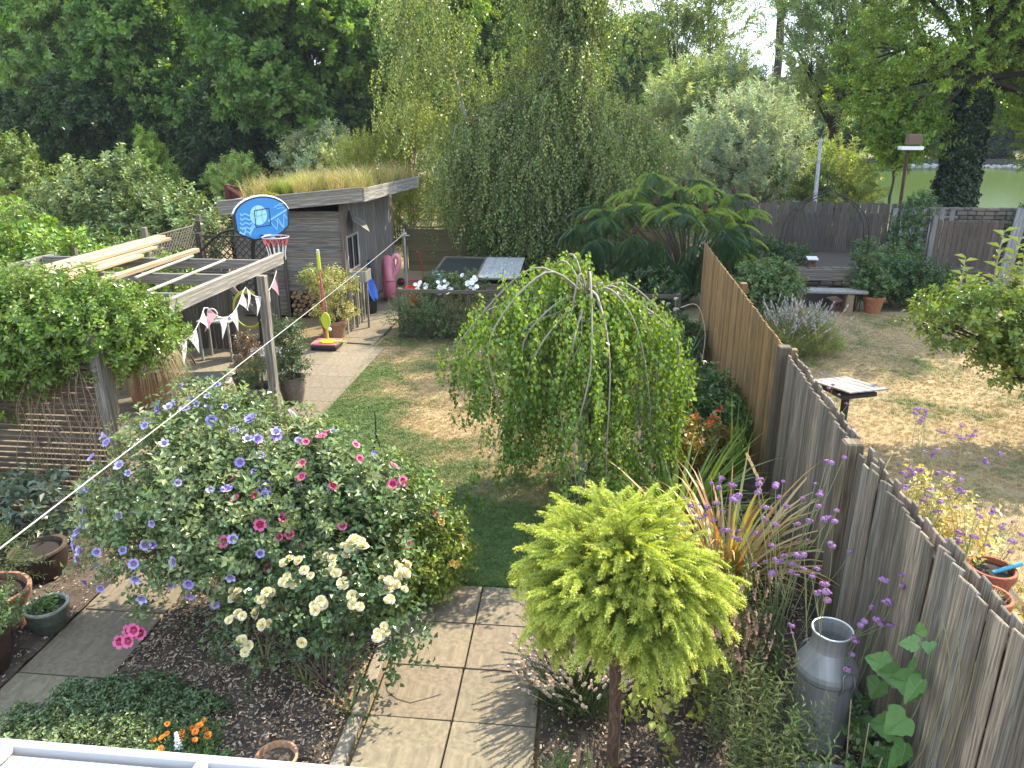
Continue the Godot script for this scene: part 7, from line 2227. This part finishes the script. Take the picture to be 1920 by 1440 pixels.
	for k in 12:
		var a := TAU * k / 12.0
		for s in [-1.0, 1.0]:
			var a2: float = a + s * TAU / 24.0
			red.tube([Vector3(cos(a) * 0.22, 2.235, 0.33 + sin(a) * 0.22), Vector3(cos(a2) * 0.17, 2.09, 0.33 + sin(a2) * 0.17)], [0.006], 4, false)
		var a3 := a + TAU / 24.0
		wht.tube([Vector3(cos(a3) * 0.17, 2.09, 0.33 + sin(a3) * 0.17), Vector3(cos(a3) * 0.14, 1.96, 0.33 + sin(a3) * 0.14), Vector3(cos(a3) * 0.145, 1.84 + 0.04 * (k % 3), 0.33 + sin(a3) * 0.145)], [0.0065], 4, false)
	part("net", red.commit(), mat(L(0.62, 0.12, 0.14), 0.8), t)
	part("net", wht.commit(), mat(L(0.75, 0.75, 0.73), 0.8), t)


func bat(parent: Node3D, at: Vector3, b: Basis) -> void:
	var s := Shape.new()
	var o: Array = []
	for k in 20:
		var a := TAU * k / 20.0
		o.append(Vector2(cos(a) * 0.085, 0.36 + sin(a) * 0.16))
	extrude(s, o, -0.012, 0.012)
	s.tube([Vector3(0, 0, 0), Vector3(0, 0.22, 0)], [0.017], 7)
	part("bat", s.commit(), mat(L(0.50, 0.58, 0.03), 0.45), parent, at, b)


func build_swingball() -> void:
	var t := thing("swingball_set", "red and yellow swingball pole with bats and a ball on its red base", "garden game", Vector3(-4.88, 0.04, -13.4))
	var red := mat(L(0.55, 0.075, 0.075), 0.4)
	var b := Shape.new()
	b.box(Vector3(0, 0.055, 0), Vector3(0.5, 0.09, 0.44), Basis.IDENTITY, 0.02)
	part("base", b.commit(), mat(L(0.02, 0.018, 0.02), 0.5), t)
	var tp := Shape.new()
	tp.box(Vector3(0, 0.117, 0), Vector3(0.49, 0.035, 0.43), Basis.IDENTITY, 0.014)
	part("base_top", tp.commit(), mat(L(0.62, 0.16, 0.17), 0.45), t)
	var p := Shape.new()
	p.tube([Vector3(0, 0.13, 0), Vector3(-0.02, 1.5, 0)], [0.019, 0.018], 10)
	part("pole", p.commit(), red, t)
	var y := Shape.new()
	y.tube([Vector3(-0.02, 1.5, 0), Vector3(-0.025, 1.8, 0)], [0.032], 12)
	part("spiral_top", y.commit(), mat(L(0.55, 0.60, 0.04), 0.4), t)
	var cp := Shape.new()
	cp.tube([Vector3(-0.025, 1.8, 0), Vector3(-0.026, 1.86, 0)], [0.03, 0.027], 12)
	part("cap", cp.commit(), mat(L(0.68, 0.55, 0.52), 0.4), t)
	bat(t, Vector3(0.05, 0.18, 0.03), Basis(Vector3(0, 0, 1), 0.05))
	bat(t, Vector3(0.42, 0.16, 0.1), Basis(Vector3(0, 0, 1), PI / 2) * Basis(Vector3(0, 1, 0), 1.4))
	var bl := Shape.new()
	bl.lathe([Vector2(0, -0.035), Vector2(0.025, -0.025), Vector2(0.035, 0), Vector2(0.025, 0.025), Vector2(0, 0.035)], 12)
	part("ball", bl.commit(), mat(L(0.75, 0.75, 0.7), 0.6), t, Vector3(0.1, 0.38, 0.05))
	var co := Shape.new()
	co.tube(smooth_path([Vector3(-0.02, 1.5, 0.02), Vector3(0.05, 1.0, 0.04), Vector3(0.1, 0.4, 0.05)], 4), [0.004], 4)
	part("cord", co.commit(), mat(L(0.4, 0.4, 0.38), 0.8), t)


func build_churn() -> void:
	var t := thing("milk_churn", "dull metal milk churn with an open mouth beside the grey fence", "milk churn", Vector3(1.70, 0.02, -4.42))
	var m := mat(L(0.36, 0.36, 0.345), 0.38, "grain_soft", 0.6, false, 0.25)
	var s := Shape.new()
	s.lathe([Vector2(0.0, 0.0), Vector2(0.185, 0.0), Vector2(0.193, 0.03), Vector2(0.19, 0.54), Vector2(0.202, 0.56), Vector2(0.204, 0.59), Vector2(0.196, 0.62), Vector2(0.17, 0.665), Vector2(0.135, 0.735), Vector2(0.125, 0.755), Vector2(0.121, 0.78), Vector2(0.121, 0.83), Vector2(0.128, 0.87), Vector2(0.13, 0.885), Vector2(0.122, 0.89), Vector2(0.115, 0.86), Vector2(0.106, 0.8), Vector2(0.106, 0.6), Vector2(0.0, 0.55)], 36)
	part("body", s.commit(), m, t)
	var r := Shape.new()
	var ring: Array = []
	for k in 33:
		var a := TAU * k / 32.0
		ring.append(Vector3(cos(a) * 0.128, 0.887, sin(a) * 0.128))
	r.tube(ring, [0.008], 6, false)
	part("rim", r.commit(), mat(L(0.6, 0.6, 0.58), 0.35, "", 1.0, false, 0.7), t)
	for a in [1.15, 1.15 + PI]:
		var h := Shape.new()
		var d := Vector3(cos(a), 0, sin(a))
		var q := Vector3(-sin(a), 0, cos(a)) * 0.045
		h.tube(smooth_path([d * 0.185 - q + Vector3(0, 0.52, 0), d * 0.215 - q + Vector3(0, 0.58, 0), d * 0.195 - q * 0.9 + Vector3(0, 0.66, 0), d * 0.19 + Vector3(0, 0.675, 0), d * 0.195 + q * 0.9 + Vector3(0, 0.66, 0), d * 0.215 + q + Vector3(0, 0.58, 0), d * 0.185 + q + Vector3(0, 0.52, 0)], 4), [0.008], 7)
		part("handle", h.commit(), mat(L(0.22, 0.22, 0.21), 0.5, "", 1.0, false, 0.6), t)
	var sl := Shape.new()
	sl.box(Vector3(0, 0, 0), Vector3(0.42, 0.07, 0.5), Basis.IDENTITY, 0.012)
	lone("stepping_slab", sl.commit(), mat(L(0.36, 0.35, 0.33), 0.95, "concrete", 2.0), "grey concrete slab lying in front of the milk churn", "slab", "", Vector3(1.62, 0.06, -3.85))


func glazed(called: String, label: String, at: Vector3, r: float, h: float, c: Color, rim: Color, tilt := Basis.IDENTITY) -> Node3D:
	var t := thing(called, label, "pot", at)
	t.basis = tilt
	var s := Shape.new()
	s.lathe([Vector2(0, 0), Vector2(r * 0.7, 0), Vector2(r * 0.95, h * 0.5), Vector2(r * 0.98, h * 0.85), Vector2(r * 0.96, h * 0.9)], 28)
	part("body", s.commit(), mat(c, 0.35, "mottle", 2.0), t)
	var e := Shape.new()
	e.lathe([Vector2(r * 0.96, h * 0.9), Vector2(r * 1.03, h * 0.93), Vector2(r * 1.03, h), Vector2(r * 0.88, h * 0.99), Vector2(r * 0.85, h * 0.8)], 28)
	part("rim", e.commit(), mat(rim, 0.4, "mottle", 3.0), t)
	var d := Shape.new()
	d.lathe([Vector2(r * 0.87, h * 0.86), Vector2(0, h * 0.88)], 20)
	part("soil", d.commit(), mat(L(0.05, 0.035, 0.025), 1.0, "soil", 2.0), t)
	return t


func build_pots() -> void:
	rng.seed = 641
	var fine := twig(642, 14, 0.2, 0.055, 0.008, 0.6)
	var leafy := twig(643, 9, 0.15, 0.06, 0.035, 1.0)
	var small := twig(644, 10, 0.1, 0.035, 0.02, 1.0)
	# left foreground
	glazed("plant_pot", "big dark brown pot overflowing with light green foliage at the left edge", Vector3(-4.62, 0, -4.45), 0.25, 0.40, L(0.075, 0.035, 0.025), L(0.10, 0.05, 0.035))
	var ns := shrub("nemesia_plant", "light feathery plant with orange and pink flowers in the big brown pot", "plant", Vector3(-4.66, 0.36, -4.5), [[Vector3(0, 0.08, 0), Vector3(0.3, 0.17, 0.28)], [Vector3(-0.2, 0.16, 0.05), Vector3(0.2, 0.16, 0.2)]], small, 480, 1.0, L(0.12, 0.18, 0.06), L(0.22, 0.28, 0.10), {"seed": 645})
	var of := petals(5, 0.022, 0.9, 0.5, L(0.7, 0.12, 0.02), L(0.82, 0.22, 0.05))
	for k in 22: part("flower", of, leaf_mat(), ns, Vector3(rnd(-0.22, -0.02), rnd(0.24, 0.34), rnd(-0.05, 0.15)), aim(Vector3(rnd(-1, 1), 1, 1), rnd(0, 6), rnd(0.8, 1.4)))
	for k in 4: part("flower", petals(5, 0.02, 0.9, 0.5, L(0.5, 0.03, 0.2), L(0.66, 0.08, 0.3)), leaf_mat(), ns, Vector3(rnd(-0.15, 0.02), rnd(0.15, 0.2), rnd(0.15, 0.24)), aim(Vector3(0, 1, 1), rnd(0, 6), 1.1))
	var bw := glazed("plant_pot", "small round bowl pot with a pale rim and seedlings beside the path", Vector3(-4.45, 0.02, -5.0), 0.17, 0.24, L(0.11, 0.12, 0.085), L(0.50, 0.49, 0.38))
	var sd := Spread.new()
	for k in 26: sd.add(Vector3(rnd(-0.11, 0.11), 0.2, rnd(-0.11, 0.11)), aim(Vector3(rnd(-1, 1), 1, rnd(-1, 1)), rnd(0, 6), rnd(0.5, 0.9)), vary(L(0.12, 0.2, 0.05), 0.25))
	spread_out("seedlings", sd, leafy, leaf_mat(), bw)
	terracotta_pot("terracotta_pot", "wide terracotta pot tilted behind the big brown pot", Vector3(-4.88, 0.02, -4.98), 0.24, 0.40, L(0.48, 0.25, 0.15), "", true, Basis(Vector3(0, 0, 1), -0.12))
	shrub("rosemary_plant", "wispy rosemary growing from the tilted terracotta pot", "plant", Vector3(-4.9, 0.36, -5.05), [[Vector3(-0.05, 0.2, -0.05), Vector3(0.28, 0.26, 0.25)]], fine, 190, 1.0, L(0.06, 0.095, 0.04), L(0.13, 0.17, 0.08), {"seed": 646})
	glazed("plant_pot", "dark brown pot with a broad flat rim in the shade at the far left", Vector3(-5.05, 0.0, -5.75), 0.24, 0.32, L(0.04, 0.022, 0.018), L(0.17, 0.12, 0.09), Basis(Vector3(0, 0, 1), 0.05))
	terracotta_pot("terracotta_pot", "small terracotta pot cut off by the left edge of the view", Vector3(-4.42, 0.0, -4.08), 0.12, 0.2, L(0.44, 0.22, 0.13))
	shrub("hosta_plant", "silvery broad leaved plant in the shade below the slatted screen", "plant", Vector3(-5.5, 0, -6.25), [[Vector3(0, 0.42, 0), Vector3(0.55, 0.3, 0.3)], [Vector3(-0.8, 0.35, 0.1), Vector3(0.5, 0.35, 0.3)]], twig(647, 7, 0.16, 0.12, 0.055, 1.0), 300, 1.0, L(0.09, 0.12, 0.08), L(0.22, 0.26, 0.19), {"seed": 648, "gloss": 0.3})
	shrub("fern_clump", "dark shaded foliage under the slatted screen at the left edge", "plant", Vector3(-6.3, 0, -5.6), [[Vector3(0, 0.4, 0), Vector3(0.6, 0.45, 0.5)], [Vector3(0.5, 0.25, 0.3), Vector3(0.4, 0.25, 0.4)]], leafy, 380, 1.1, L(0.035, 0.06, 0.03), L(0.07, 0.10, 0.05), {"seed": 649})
	# by the pergola post
	glazed("plant_pot", "grey brown pot with a rolled rim in front of the pergola post", Vector3(-4.72, 0.04, -10.15), 0.225, 0.38, L(0.27, 0.215, 0.17), L(0.30, 0.24, 0.19))
	shrub("potted_lavender", "rounded grey green lavender in the grey pot by the pergola post", "plant", Vector3(-4.72, 0.40, -10.15), [[Vector3(0, 0.16, 0), Vector3(0.25, 0.21, 0.25)]], fine, 330, 0.8, L(0.085, 0.13, 0.065), L(0.17, 0.22, 0.12), {"seed": 651})
	glazed("plant_pot", "grey pot with a dark leafy bush right of the pergola post", Vector3(-4.42, 0.04, -10.5), 0.2, 0.42, L(0.24, 0.20, 0.165), L(0.27, 0.22, 0.18))
	shrub("potted_camellia", "upright dark leafy bush in the pot right of the pergola post", "bush", Vector3(-4.42, 0.42, -10.5), [[Vector3(0, 0.15, 0), Vector3(0.24, 0.2, 0.24)], [Vector3(0.02, 0.55, 0), Vector3(0.22, 0.35, 0.2)]], leafy, 330, 0.8, L(0.035, 0.065, 0.025), L(0.09, 0.13, 0.05), {"seed": 652, "gap": 0.2})
	var bk := Shape.new()
	bk.lathe([Vector2(0, 0), Vector2(0.13, 0), Vector2(0.2, 0.46), Vector2(0.21, 0.48), Vector2(0.19, 0.48), Vector2(0.18, 0.42), Vector2(0, 0.4)], 20)
	lone("black_pot", bk.commit(), mat(L(0.015, 0.015, 0.016), 0.5), "tall black plastic pot leaning left of the grey pot", "pot", "", Vector3(-5.02, 0.04, -10.35), Basis(Vector3(0, 0, 1), 0.1))
	shrub("heuchera_plant", "rust coloured plant in the tall black pot", "plant", Vector3(-5.05, 0.5, -10.4), [[Vector3(0.05, 0.16, 0), Vector3(0.2, 0.2, 0.2)], [Vector3(0.0, 0.42, -0.05), Vector3(0.12, 0.2, 0.12)]], leafy, 150, 0.8, L(0.10, 0.085, 0.05), L(0.22, 0.11, 0.07), {"seed": 653, "gap": 0.2})
	terracotta_pot("terracotta_pot", "round terracotta pot holding the feathery grass under the pergola", Vector3(-6.5, 0.04, -10.2), 0.40, 0.62, L(0.46, 0.20, 0.11))
	var fg := Spread.new()
	for k in 120: fg.add(Vector3(rnd(-0.15, 0.15), 0, rnd(-0.15, 0.15)), Basis(Vector3.UP, rnd(0, 6)).scaled(Vector3(1, 1, 1) * rnd(0.8, 1.2)), vary(mixc(L(0.40, 0.31, 0.19), L(0.18, 0.19, 0.08), rng.randf()), 0.2))
	var gw := Shape.new()
	rng.seed = 655
	for k in 9:
		var a := rnd(0, TAU)
		var d := Vector3(cos(a), 0, sin(a))
		gw.blade([Vector3.ZERO, d * 0.16 + Vector3(0, 0.28, 0), d * 0.36 + Vector3(0, 0.22, 0), d * 0.46 + Vector3(0, -0.05, 0), d * 0.5 + Vector3(0, -0.35, 0)], 0.004, d.cross(Vector3.UP))
	var gt := thing("feather_grass", "pale feathery grass spilling over the round terracotta pot", "plant", Vector3(-6.5, 0.62, -10.2))
	spread_out("foliage", fg, gw.commit(), leaf_mat(Color(1, 1, 1), 0.6, 0.6), gt)
	# by the gate
	terracotta_pot("terracotta_pot", "terracotta pot with a rolled rim behind the swingball base", Vector3(-4.98, 0.04, -14.15), 0.27, 0.36, L(0.52, 0.28, 0.16))
	shrub("spotted_laurel", "bright yellow variegated bush in the pot behind the swingball", "bush", Vector3(-5.02, 0.38, -14.2), [[Vector3(0.05, 0.12, 0), Vector3(0.42, 0.22, 0.3)], [Vector3(0.05, 0.68, 0), Vector3(0.42, 0.3, 0.3)], [Vector3(-0.35, 0.78, 0), Vector3(0.22, 0.2, 0.2)]], leafy, 520, 0.9, L(0.16, 0.20, 0.05), L(0.46, 0.42, 0.15), {"seed": 656, "gap": 0.18})
	var tr := thing("planter_trough", "weathered wooden trough with dried stalks on top of the picket gate", "planter", Vector3(-4.62, 0, -14.95))
	var tw := woods(L(0.42, 0.38, 0.30), 3, "grain", false, 1.4)
	for e in [[Vector3(0, 1.14, 0.19), Vector3(0.34, 0.22, 0.02)], [Vector3(0, 1.14, -0.19), Vector3(0.34, 0.22, 0.02)], [Vector3(-0.16, 1.14, 0), Vector3(0.02, 0.22, 0.36)], [Vector3(0.16, 1.14, 0), Vector3(0.02, 0.22, 0.36)]]:
		var sh := Shape.new()
		sh.box(e[0], e[1], Basis.IDENTITY, 0.004)
		part("side", sh.commit(), pick(tw), tr)
	var sb := Shape.new()
	sb.box(Vector3(0, 1.18, 0), Vector3(0.3, 0.04, 0.36))
	part("soil", sb.commit(), mat(L(0.10, 0.08, 0.06), 1.0, "soil", 2.0), tr)
	var ds := Spread.new()
	for k in 60: ds.add(Vector3(rnd(-0.13, 0.13), 1.2, rnd(-0.15, 0.15)), aim(Vector3(rnd(-1, 1), 0.7, rnd(-1, 1)), rnd(0, 6), rnd(0.6, 1.0)), vary(mixc(L(0.4, 0.35, 0.25), L(0.12, 0.11, 0.08), rng.randf()), 0.2))
	spread_out("dried_stalks", ds, small, leaf_mat(), tr)
	var lg := Shape.new()
	for x in [-0.12, 0.12]:
		lg.box(Vector3(x, 0.52, 0), Vector3(0.04, 1.02, 0.04))
	part("leg", lg.commit(), tw[0], tr)


func build_pergola_things() -> void:
	rng.seed = 661
	# bunting under the beam
	var bt := thing("bunting", "string of white and pink pennants hanging from the pergola beam", "bunting", Vector3(-4.44, 0, -10.35))
	var pts: Array = []
	for k in 33:
		var u := k / 32.0
		var sw := fmod(u * 2.6, 1.0)
		pts.append(Vector3(0.02, 2.09 - 0.28 * 4.0 * sw * (1.0 - sw) * (0.9 if u < 0.4 else 1.0), u * 2.75))
	var st := Shape.new()
	st.tube(pts, [0.006], 4)
	part("cord", st.commit(), mat(L(0.72, 0.7, 0.68), 0.8), bt)
	var fl := Shape.new()
	fl.quad(Vector3(0, 0, -0.085), Vector3(0, 0, 0.085), Vector3(0.012, -0.12, 0.045), Vector3(0.012, -0.12, -0.045))
	fl.tri(Vector3(0.012, -0.12, -0.045), Vector3(0.012, -0.12, 0.045), Vector3(-0.004, -0.27, 0))
	var fm := fl.commit()
	for k in 11:
		var p: Vector3 = pts[1 + k * 3]
		var q: Vector3 = pts[mini(3 + k * 3, 32)]
		var pink := k in [0, 7]
		var d := (q - p).normalized()
		part("pennant", fm, leaf_mat(L(0.56, 0.26, 0.30) if pink else L(0.58, 0.565, 0.555), 0.8, 0.5), bt, (p + q) * 0.5, Basis(Vector3(0, 1, 0), rnd(-0.3, 0.3)) * Basis(Vector3(1, 0, 0), -atan2(d.y, d.z)))
	# potting table
	var tb := thing("potting_table", "small pale table with a ring ornament in the shade under the pergola", "table", Vector3(-6.55, 0.04, -12.55))
	var tw := mat(L(0.40, 0.39, 0.33), 0.7, "grain_soft", 1.5)
	var tt := Shape.new()
	tt.box(Vector3(0, 0.72, 0), Vector3(0.6, 0.03, 0.4), Basis.IDENTITY, 0.005)
	part("tabletop", tt.commit(), tw, tb)
	for x in [-0.27, 0.27]:
		for z in [-0.17, 0.17]:
			part("leg", plank(Vector3(0.035, 0.7, 0.035)), tw, tb, Vector3(x, 0.35, z))
	var rg := Shape.new()
	var rp: Array = []
	for k in 25: rp.append(Vector3(cos(TAU * k / 24.0) * 0.09, sin(TAU * k / 24.0) * 0.09, 0))
	rg.tube(rp, [0.016], 6, false)
	lone("ring_ornament", rg.commit(), mat(L(0.55, 0.53, 0.48), 0.6), "round ring ornament standing on the potting table", "ornament", "", Vector3(-6.6, 0.88, -12.5))
	var hs := Shape.new()
	for j in 3:
		var h: Array = []
		for k in 25: h.append(Vector3(cos(TAU * k / 24.0) * (0.3 - j * 0.015), sin(TAU * k / 24.0) * (0.36 - j * 0.02), 0.02 * j))
		hs.tube(h, [0.012], 6, false)
	lone("garden_hose", hs.commit(), mat(L(0.50, 0.46, 0.04), 0.5), "coiled yellow hose hanging in the dark behind the diagonal brace", "hose", "", Vector3(-6.15, 0.85, -13.0))
	# folded garden chairs on the patio
	var fr := mat(L(0.62, 0.62, 0.60), 0.35, "", 1.0, false, 0.3)
	var bl := mat(L(0.015, 0.016, 0.018), 0.5)
	var ch := thing("folded_lounger", "folded garden lounger with white tubes and black cloth lying under the pergola", "garden chair", Vector3(-6.55, 0.04, -11.2), 0.25)
	var tu := Shape.new()
	for z in [-0.25, 0.25]:
		tu.tube(smooth_path([Vector3(-0.45, 0.62, z), Vector3(-0.25, 0.2, z), Vector3(-0.05, 0.05, z), Vector3(0.75, 0.04, z)], 4), [0.02], 7)
	tu.tube([Vector3(0.75, 0.04, -0.25), Vector3(0.75, 0.04, 0.25)], [0.02], 7)
	tu.tube([Vector3(-0.45, 0.62, -0.25), Vector3(-0.45, 0.62, 0.25)], [0.02], 7)
	part("frame", tu.commit(), fr, ch)
	var cl := Shape.new()
	cl.box(Vector3(0.3, 0.09, 0), Vector3(0.8, 0.03, 0.44), Basis.IDENTITY, 0.01)
	cl.box(Vector3(-0.27, 0.36, 0), Vector3(0.03, 0.56, 0.44), Basis(Vector3(0, 0, 1), 0.45), 0.01)
	part("cloth", cl.commit(), bl, ch)
	var c2 := thing("folded_chair", "black folded garden chair leaning beside the white lounger", "garden chair", Vector3(-6.95, 0.04, -11.9), 0.2)
	var t2 := Shape.new()
	for z in [-0.22, 0.22]:
		t2.tube([Vector3(-0.1, 0, z), Vector3(-0.28, 1.2, z)], [0.018], 7)
		t2.tube([Vector3(0.15, 0, z), Vector3(-0.2, 0.85, z)], [0.018], 7)
	part("frame", t2.commit(), bl, c2)
	var s2 := Shape.new()
	s2.box(Vector3(-0.2, 0.85, 0), Vector3(0.03, 0.6, 0.42), Basis(Vector3(0, 0, 1), 0.15), 0.008)
	part("cloth", s2.commit(), mat(L(0.05, 0.055, 0.06), 0.8), c2)
	var bx := Shape.new()
	bx.box(Vector3(0, 0.1, 0), Vector3(0.8, 0.2, 0.55), Basis.IDENTITY, 0.02)
	lone("grey_crate", bx.commit(), mat(L(0.13, 0.14, 0.15), 0.6), "low dark grey crate on the patio beyond the lounger", "crate", "", Vector3(-5.7, 0.04, -12.4))
	var og := thing("garden_spade", "spade with an orange handle top leaning at the left under the pergola", "spade", Vector3(-7.05, 0.04, -11.35))
	var os := Shape.new()
	os.tube([Vector3(0, 0.35, 0), Vector3(-0.08, 1.25, 0)], [0.018], 7)
	part("shaft", os.commit(), mat(L(0.12, 0.08, 0.05), 0.7), og)
	var oh := Shape.new()
	oh.box(Vector3(-0.09, 1.36, 0), Vector3(0.1, 0.24, 0.05), Basis.IDENTITY, 0.015)
	part("handle", oh.commit(), mat(L(0.75, 0.22, 0.02), 0.5), og)
	var ob := Shape.new()
	ob.box(Vector3(0.0, 0.18, 0), Vector3(0.18, 0.36, 0.012), Basis.IDENTITY, 0.003)
	part("blade", ob.commit(), mat(L(0.2, 0.2, 0.2), 0.4, "", 1.0, false, 0.6), og)
	var wb := thing("lean_to_boards", "sunlit grey boards standing behind the near rafters of the pergola", "boards", Vector3(-7.6, 0.04, -10.9))
	var ww := woods(L(0.42, 0.38, 0.33), 4, "grain", false, 1.2)
	for k in 5: part("board", plank(Vector3(0.17, 1.5, 0.02)), pick(ww), wb, Vector3(0.1 + k * 0.19, 0.78 + rnd(-0.05, 0.05), 0), Basis(Vector3(1, 0, 0), -0.05))


func build_yard_things() -> void:
	rng.seed = 671
	var d := Shape.new()
	d.lathe([Vector2(0, 0), Vector2(0.2, 0.02), Vector2(0.29, 0.07), Vector2(0.3, 0.08), Vector2(0.285, 0.085), Vector2(0.2, 0.04), Vector2(0, 0.02)], 28)
	lone("blue_tray", d.commit(), mat(L(0.06, 0.16, 0.55), 0.4), "round blue tray standing on edge behind the picket gate", "tray", "", Vector3(-4.88, 0.52, -16.4), Basis(Vector3(0, 0, 1), -1.3))
	var b := Shape.new()
	b.lathe([Vector2(0, 0), Vector2(0.15, 0), Vector2(0.18, 0.3), Vector2(0.165, 0.3), Vector2(0.15, 0.1), Vector2(0, 0.08)], 20)
	lone("black_bucket", b.commit(), mat(L(0.015, 0.015, 0.017), 0.5), "black bucket on the ground below the blue tray", "bucket", "", Vector3(-4.85, 0.03, -16.25))
	var f := thing("inflatable_flamingo", "pink inflatable flamingo ring leaning against the shed wall", "pool toy", Vector3(-4.72, 0.02, -17.5))
	var pk := mat(L(0.62, 0.20, 0.25), 0.35)
	var r := Shape.new()
	var rp: Array = []
	for k in 29: rp.append(Vector3(cos(TAU * k / 28.0) * 0.12, 0.56 + sin(TAU * k / 28.0) * 0.42, cos(TAU * k / 28.0) * 0.30))
	r.tube(rp, [0.13], 12, false)
	part("ring", r.commit(), pk, f)
	var n := Shape.new()
	n.tube(smooth_path([Vector3(0.12, 0.55, 0.3), Vector3(0.3, 0.85, 0.32), Vector3(0.36, 1.05, 0.32), Vector3(0.28, 1.16, 0.32), Vector3(0.2, 1.08, 0.34)], 4), [0.09, 0.085, 0.08, 0.075, 0.07, 0.065, 0.06, 0.06, 0.06, 0.06, 0.06, 0.06, 0.06, 0.055, 0.05, 0.04, 0.03], 10)
	part("neck", n.commit(), mat(L(0.66, 0.26, 0.30), 0.35), f)
	var u := Shape.new()
	u.tube([Vector3(0, 0, 0), Vector3(0.02, 0.5, 0), Vector3(0.05, 1.1, 0)], [0.02, 0.07, 0.03], 8)
	lone("folded_parasol", u.commit(), mat(L(0.02, 0.04, 0.10), 0.8), "dark blue folded parasol leaning on the shed wall", "parasol", "", Vector3(-5.05, 0.02, -17.0), Basis(Vector3(1, 0, 0), 0.1))
	var w := Shape.new()
	w.lathe([Vector2(0, 0), Vector2(0.16, 0), Vector2(0.2, 0.34), Vector2(0.21, 0.36), Vector2(0.19, 0.36), Vector2(0.17, 0.1), Vector2(0, 0.08)], 22)
	lone("red_tub", w.commit(), mat(L(0.55, 0.012, 0.02), 0.4), "bright red tub behind the end post of the rail fence", "tub", "", Vector3(-3.55, 0.5, -15.25))
	var cr := Shape.new()
	cr.box(Vector3(0, 0.25, 0), Vector3(0.5, 0.5, 0.4), Basis.IDENTITY, 0.01)
	lone("wooden_crate", cr.commit(), mat(L(0.10, 0.08, 0.055), 0.9, "grain", 1.5), "dark crate under the red tub behind the rail fence", "crate", "", Vector3(-3.55, 0.0, -15.25))
	var sc := thing("scooter", "red and black scooter parked in the shade by the back panels", "scooter", Vector3(-4.55, 0.0, -19.6), 0.4)
	var s := Shape.new()
	s.tube([Vector3(0.25, 0.12, 0), Vector3(0.1, 0.85, 0)], [0.02], 7)
	s.tube([Vector3(0.1, 0.85, -0.2), Vector3(0.1, 0.85, 0.2)], [0.018], 7)
	s.box(Vector3(-0.1, 0.11, 0), Vector3(0.6, 0.03, 0.12), Basis.IDENTITY, 0.01)
	part("frame", s.commit(), mat(L(0.45, 0.02, 0.03), 0.4), sc)
	for x in [0.27, -0.4]:
		var wl := Shape.new()
		wl.tube([Vector3(x, 0.1, -0.02), Vector3(x, 0.1, 0.02)], [0.1], 16)
		part("wheel", wl.commit(), mat(L(0.02, 0.02, 0.02), 0.6), sc)
	var wc := thing("watering_can", "teal watering can on the ground by the cold frame", "watering can", Vector3(-3.5, 0.5, -17.3))
	var bd := Shape.new()
	bd.lathe([Vector2(0, 0), Vector2(0.11, 0), Vector2(0.1, 0.22), Vector2(0.06, 0.24), Vector2(0, 0.24)], 16)
	part("body", bd.commit(), mat(L(0.02, 0.20, 0.28), 0.4), wc)
	var sp := Shape.new()
	sp.tube([Vector3(0.09, 0.05, 0), Vector3(0.3, 0.24, 0)], [0.022, 0.014], 8)
	part("spout", sp.commit(), mat(L(0.02, 0.20, 0.28), 0.4), wc)
	var hn := Shape.new()
	hn.tube(smooth_path([Vector3(-0.1, 0.06, 0), Vector3(-0.2, 0.18, 0), Vector3(-0.1, 0.3, 0), Vector3(0.04, 0.24, 0)], 4), [0.012], 7)
	part("handle", hn.commit(), mat(L(0.02, 0.17, 0.24), 0.4), wc)
	var br := Shape.new()
	br.box(Vector3(0, 0.25, 0), Vector3(0.4, 0.5, 0.35), Basis.IDENTITY, 0.01)
	lone("upturned_crate", br.commit(), mat(L(0.12, 0.10, 0.07), 0.9, "grain", 1.5), "dark upturned crate under the teal watering can", "crate", "", Vector3(-3.5, 0.0, -17.3))
	# small dark thing at the right edge of the neighbouring lawn
	var hb := Shape.new()
	hb.lathe([Vector2(0, 0), Vector2(0.2, 0), Vector2(0.24, 0.06), Vector2(0.14, 0.12), Vector2(0, 0.13)], 18)
	lone("lawn_tray", hb.commit(), mat(L(0.02, 0.035, 0.04), 0.5), "small dark round tray on the dry lawn at the right edge", "tray", "", Vector3(5.95, 0.03, -9.3))
	# a stick lying by the gate and a piece of wood beside the path
	var k := Shape.new()
	k.tube([Vector3(0, 0.05, 0), Vector3(0.5, 0.055, 0.06)], [0.02, 0.015], 6)
	lone("stick", k.commit(), mat(L(0.20, 0.14, 0.09), 0.9), "piece of wood lying on the path edge by the swingball base", "stick", "", Vector3(-4.6, 0.0, -13.75))
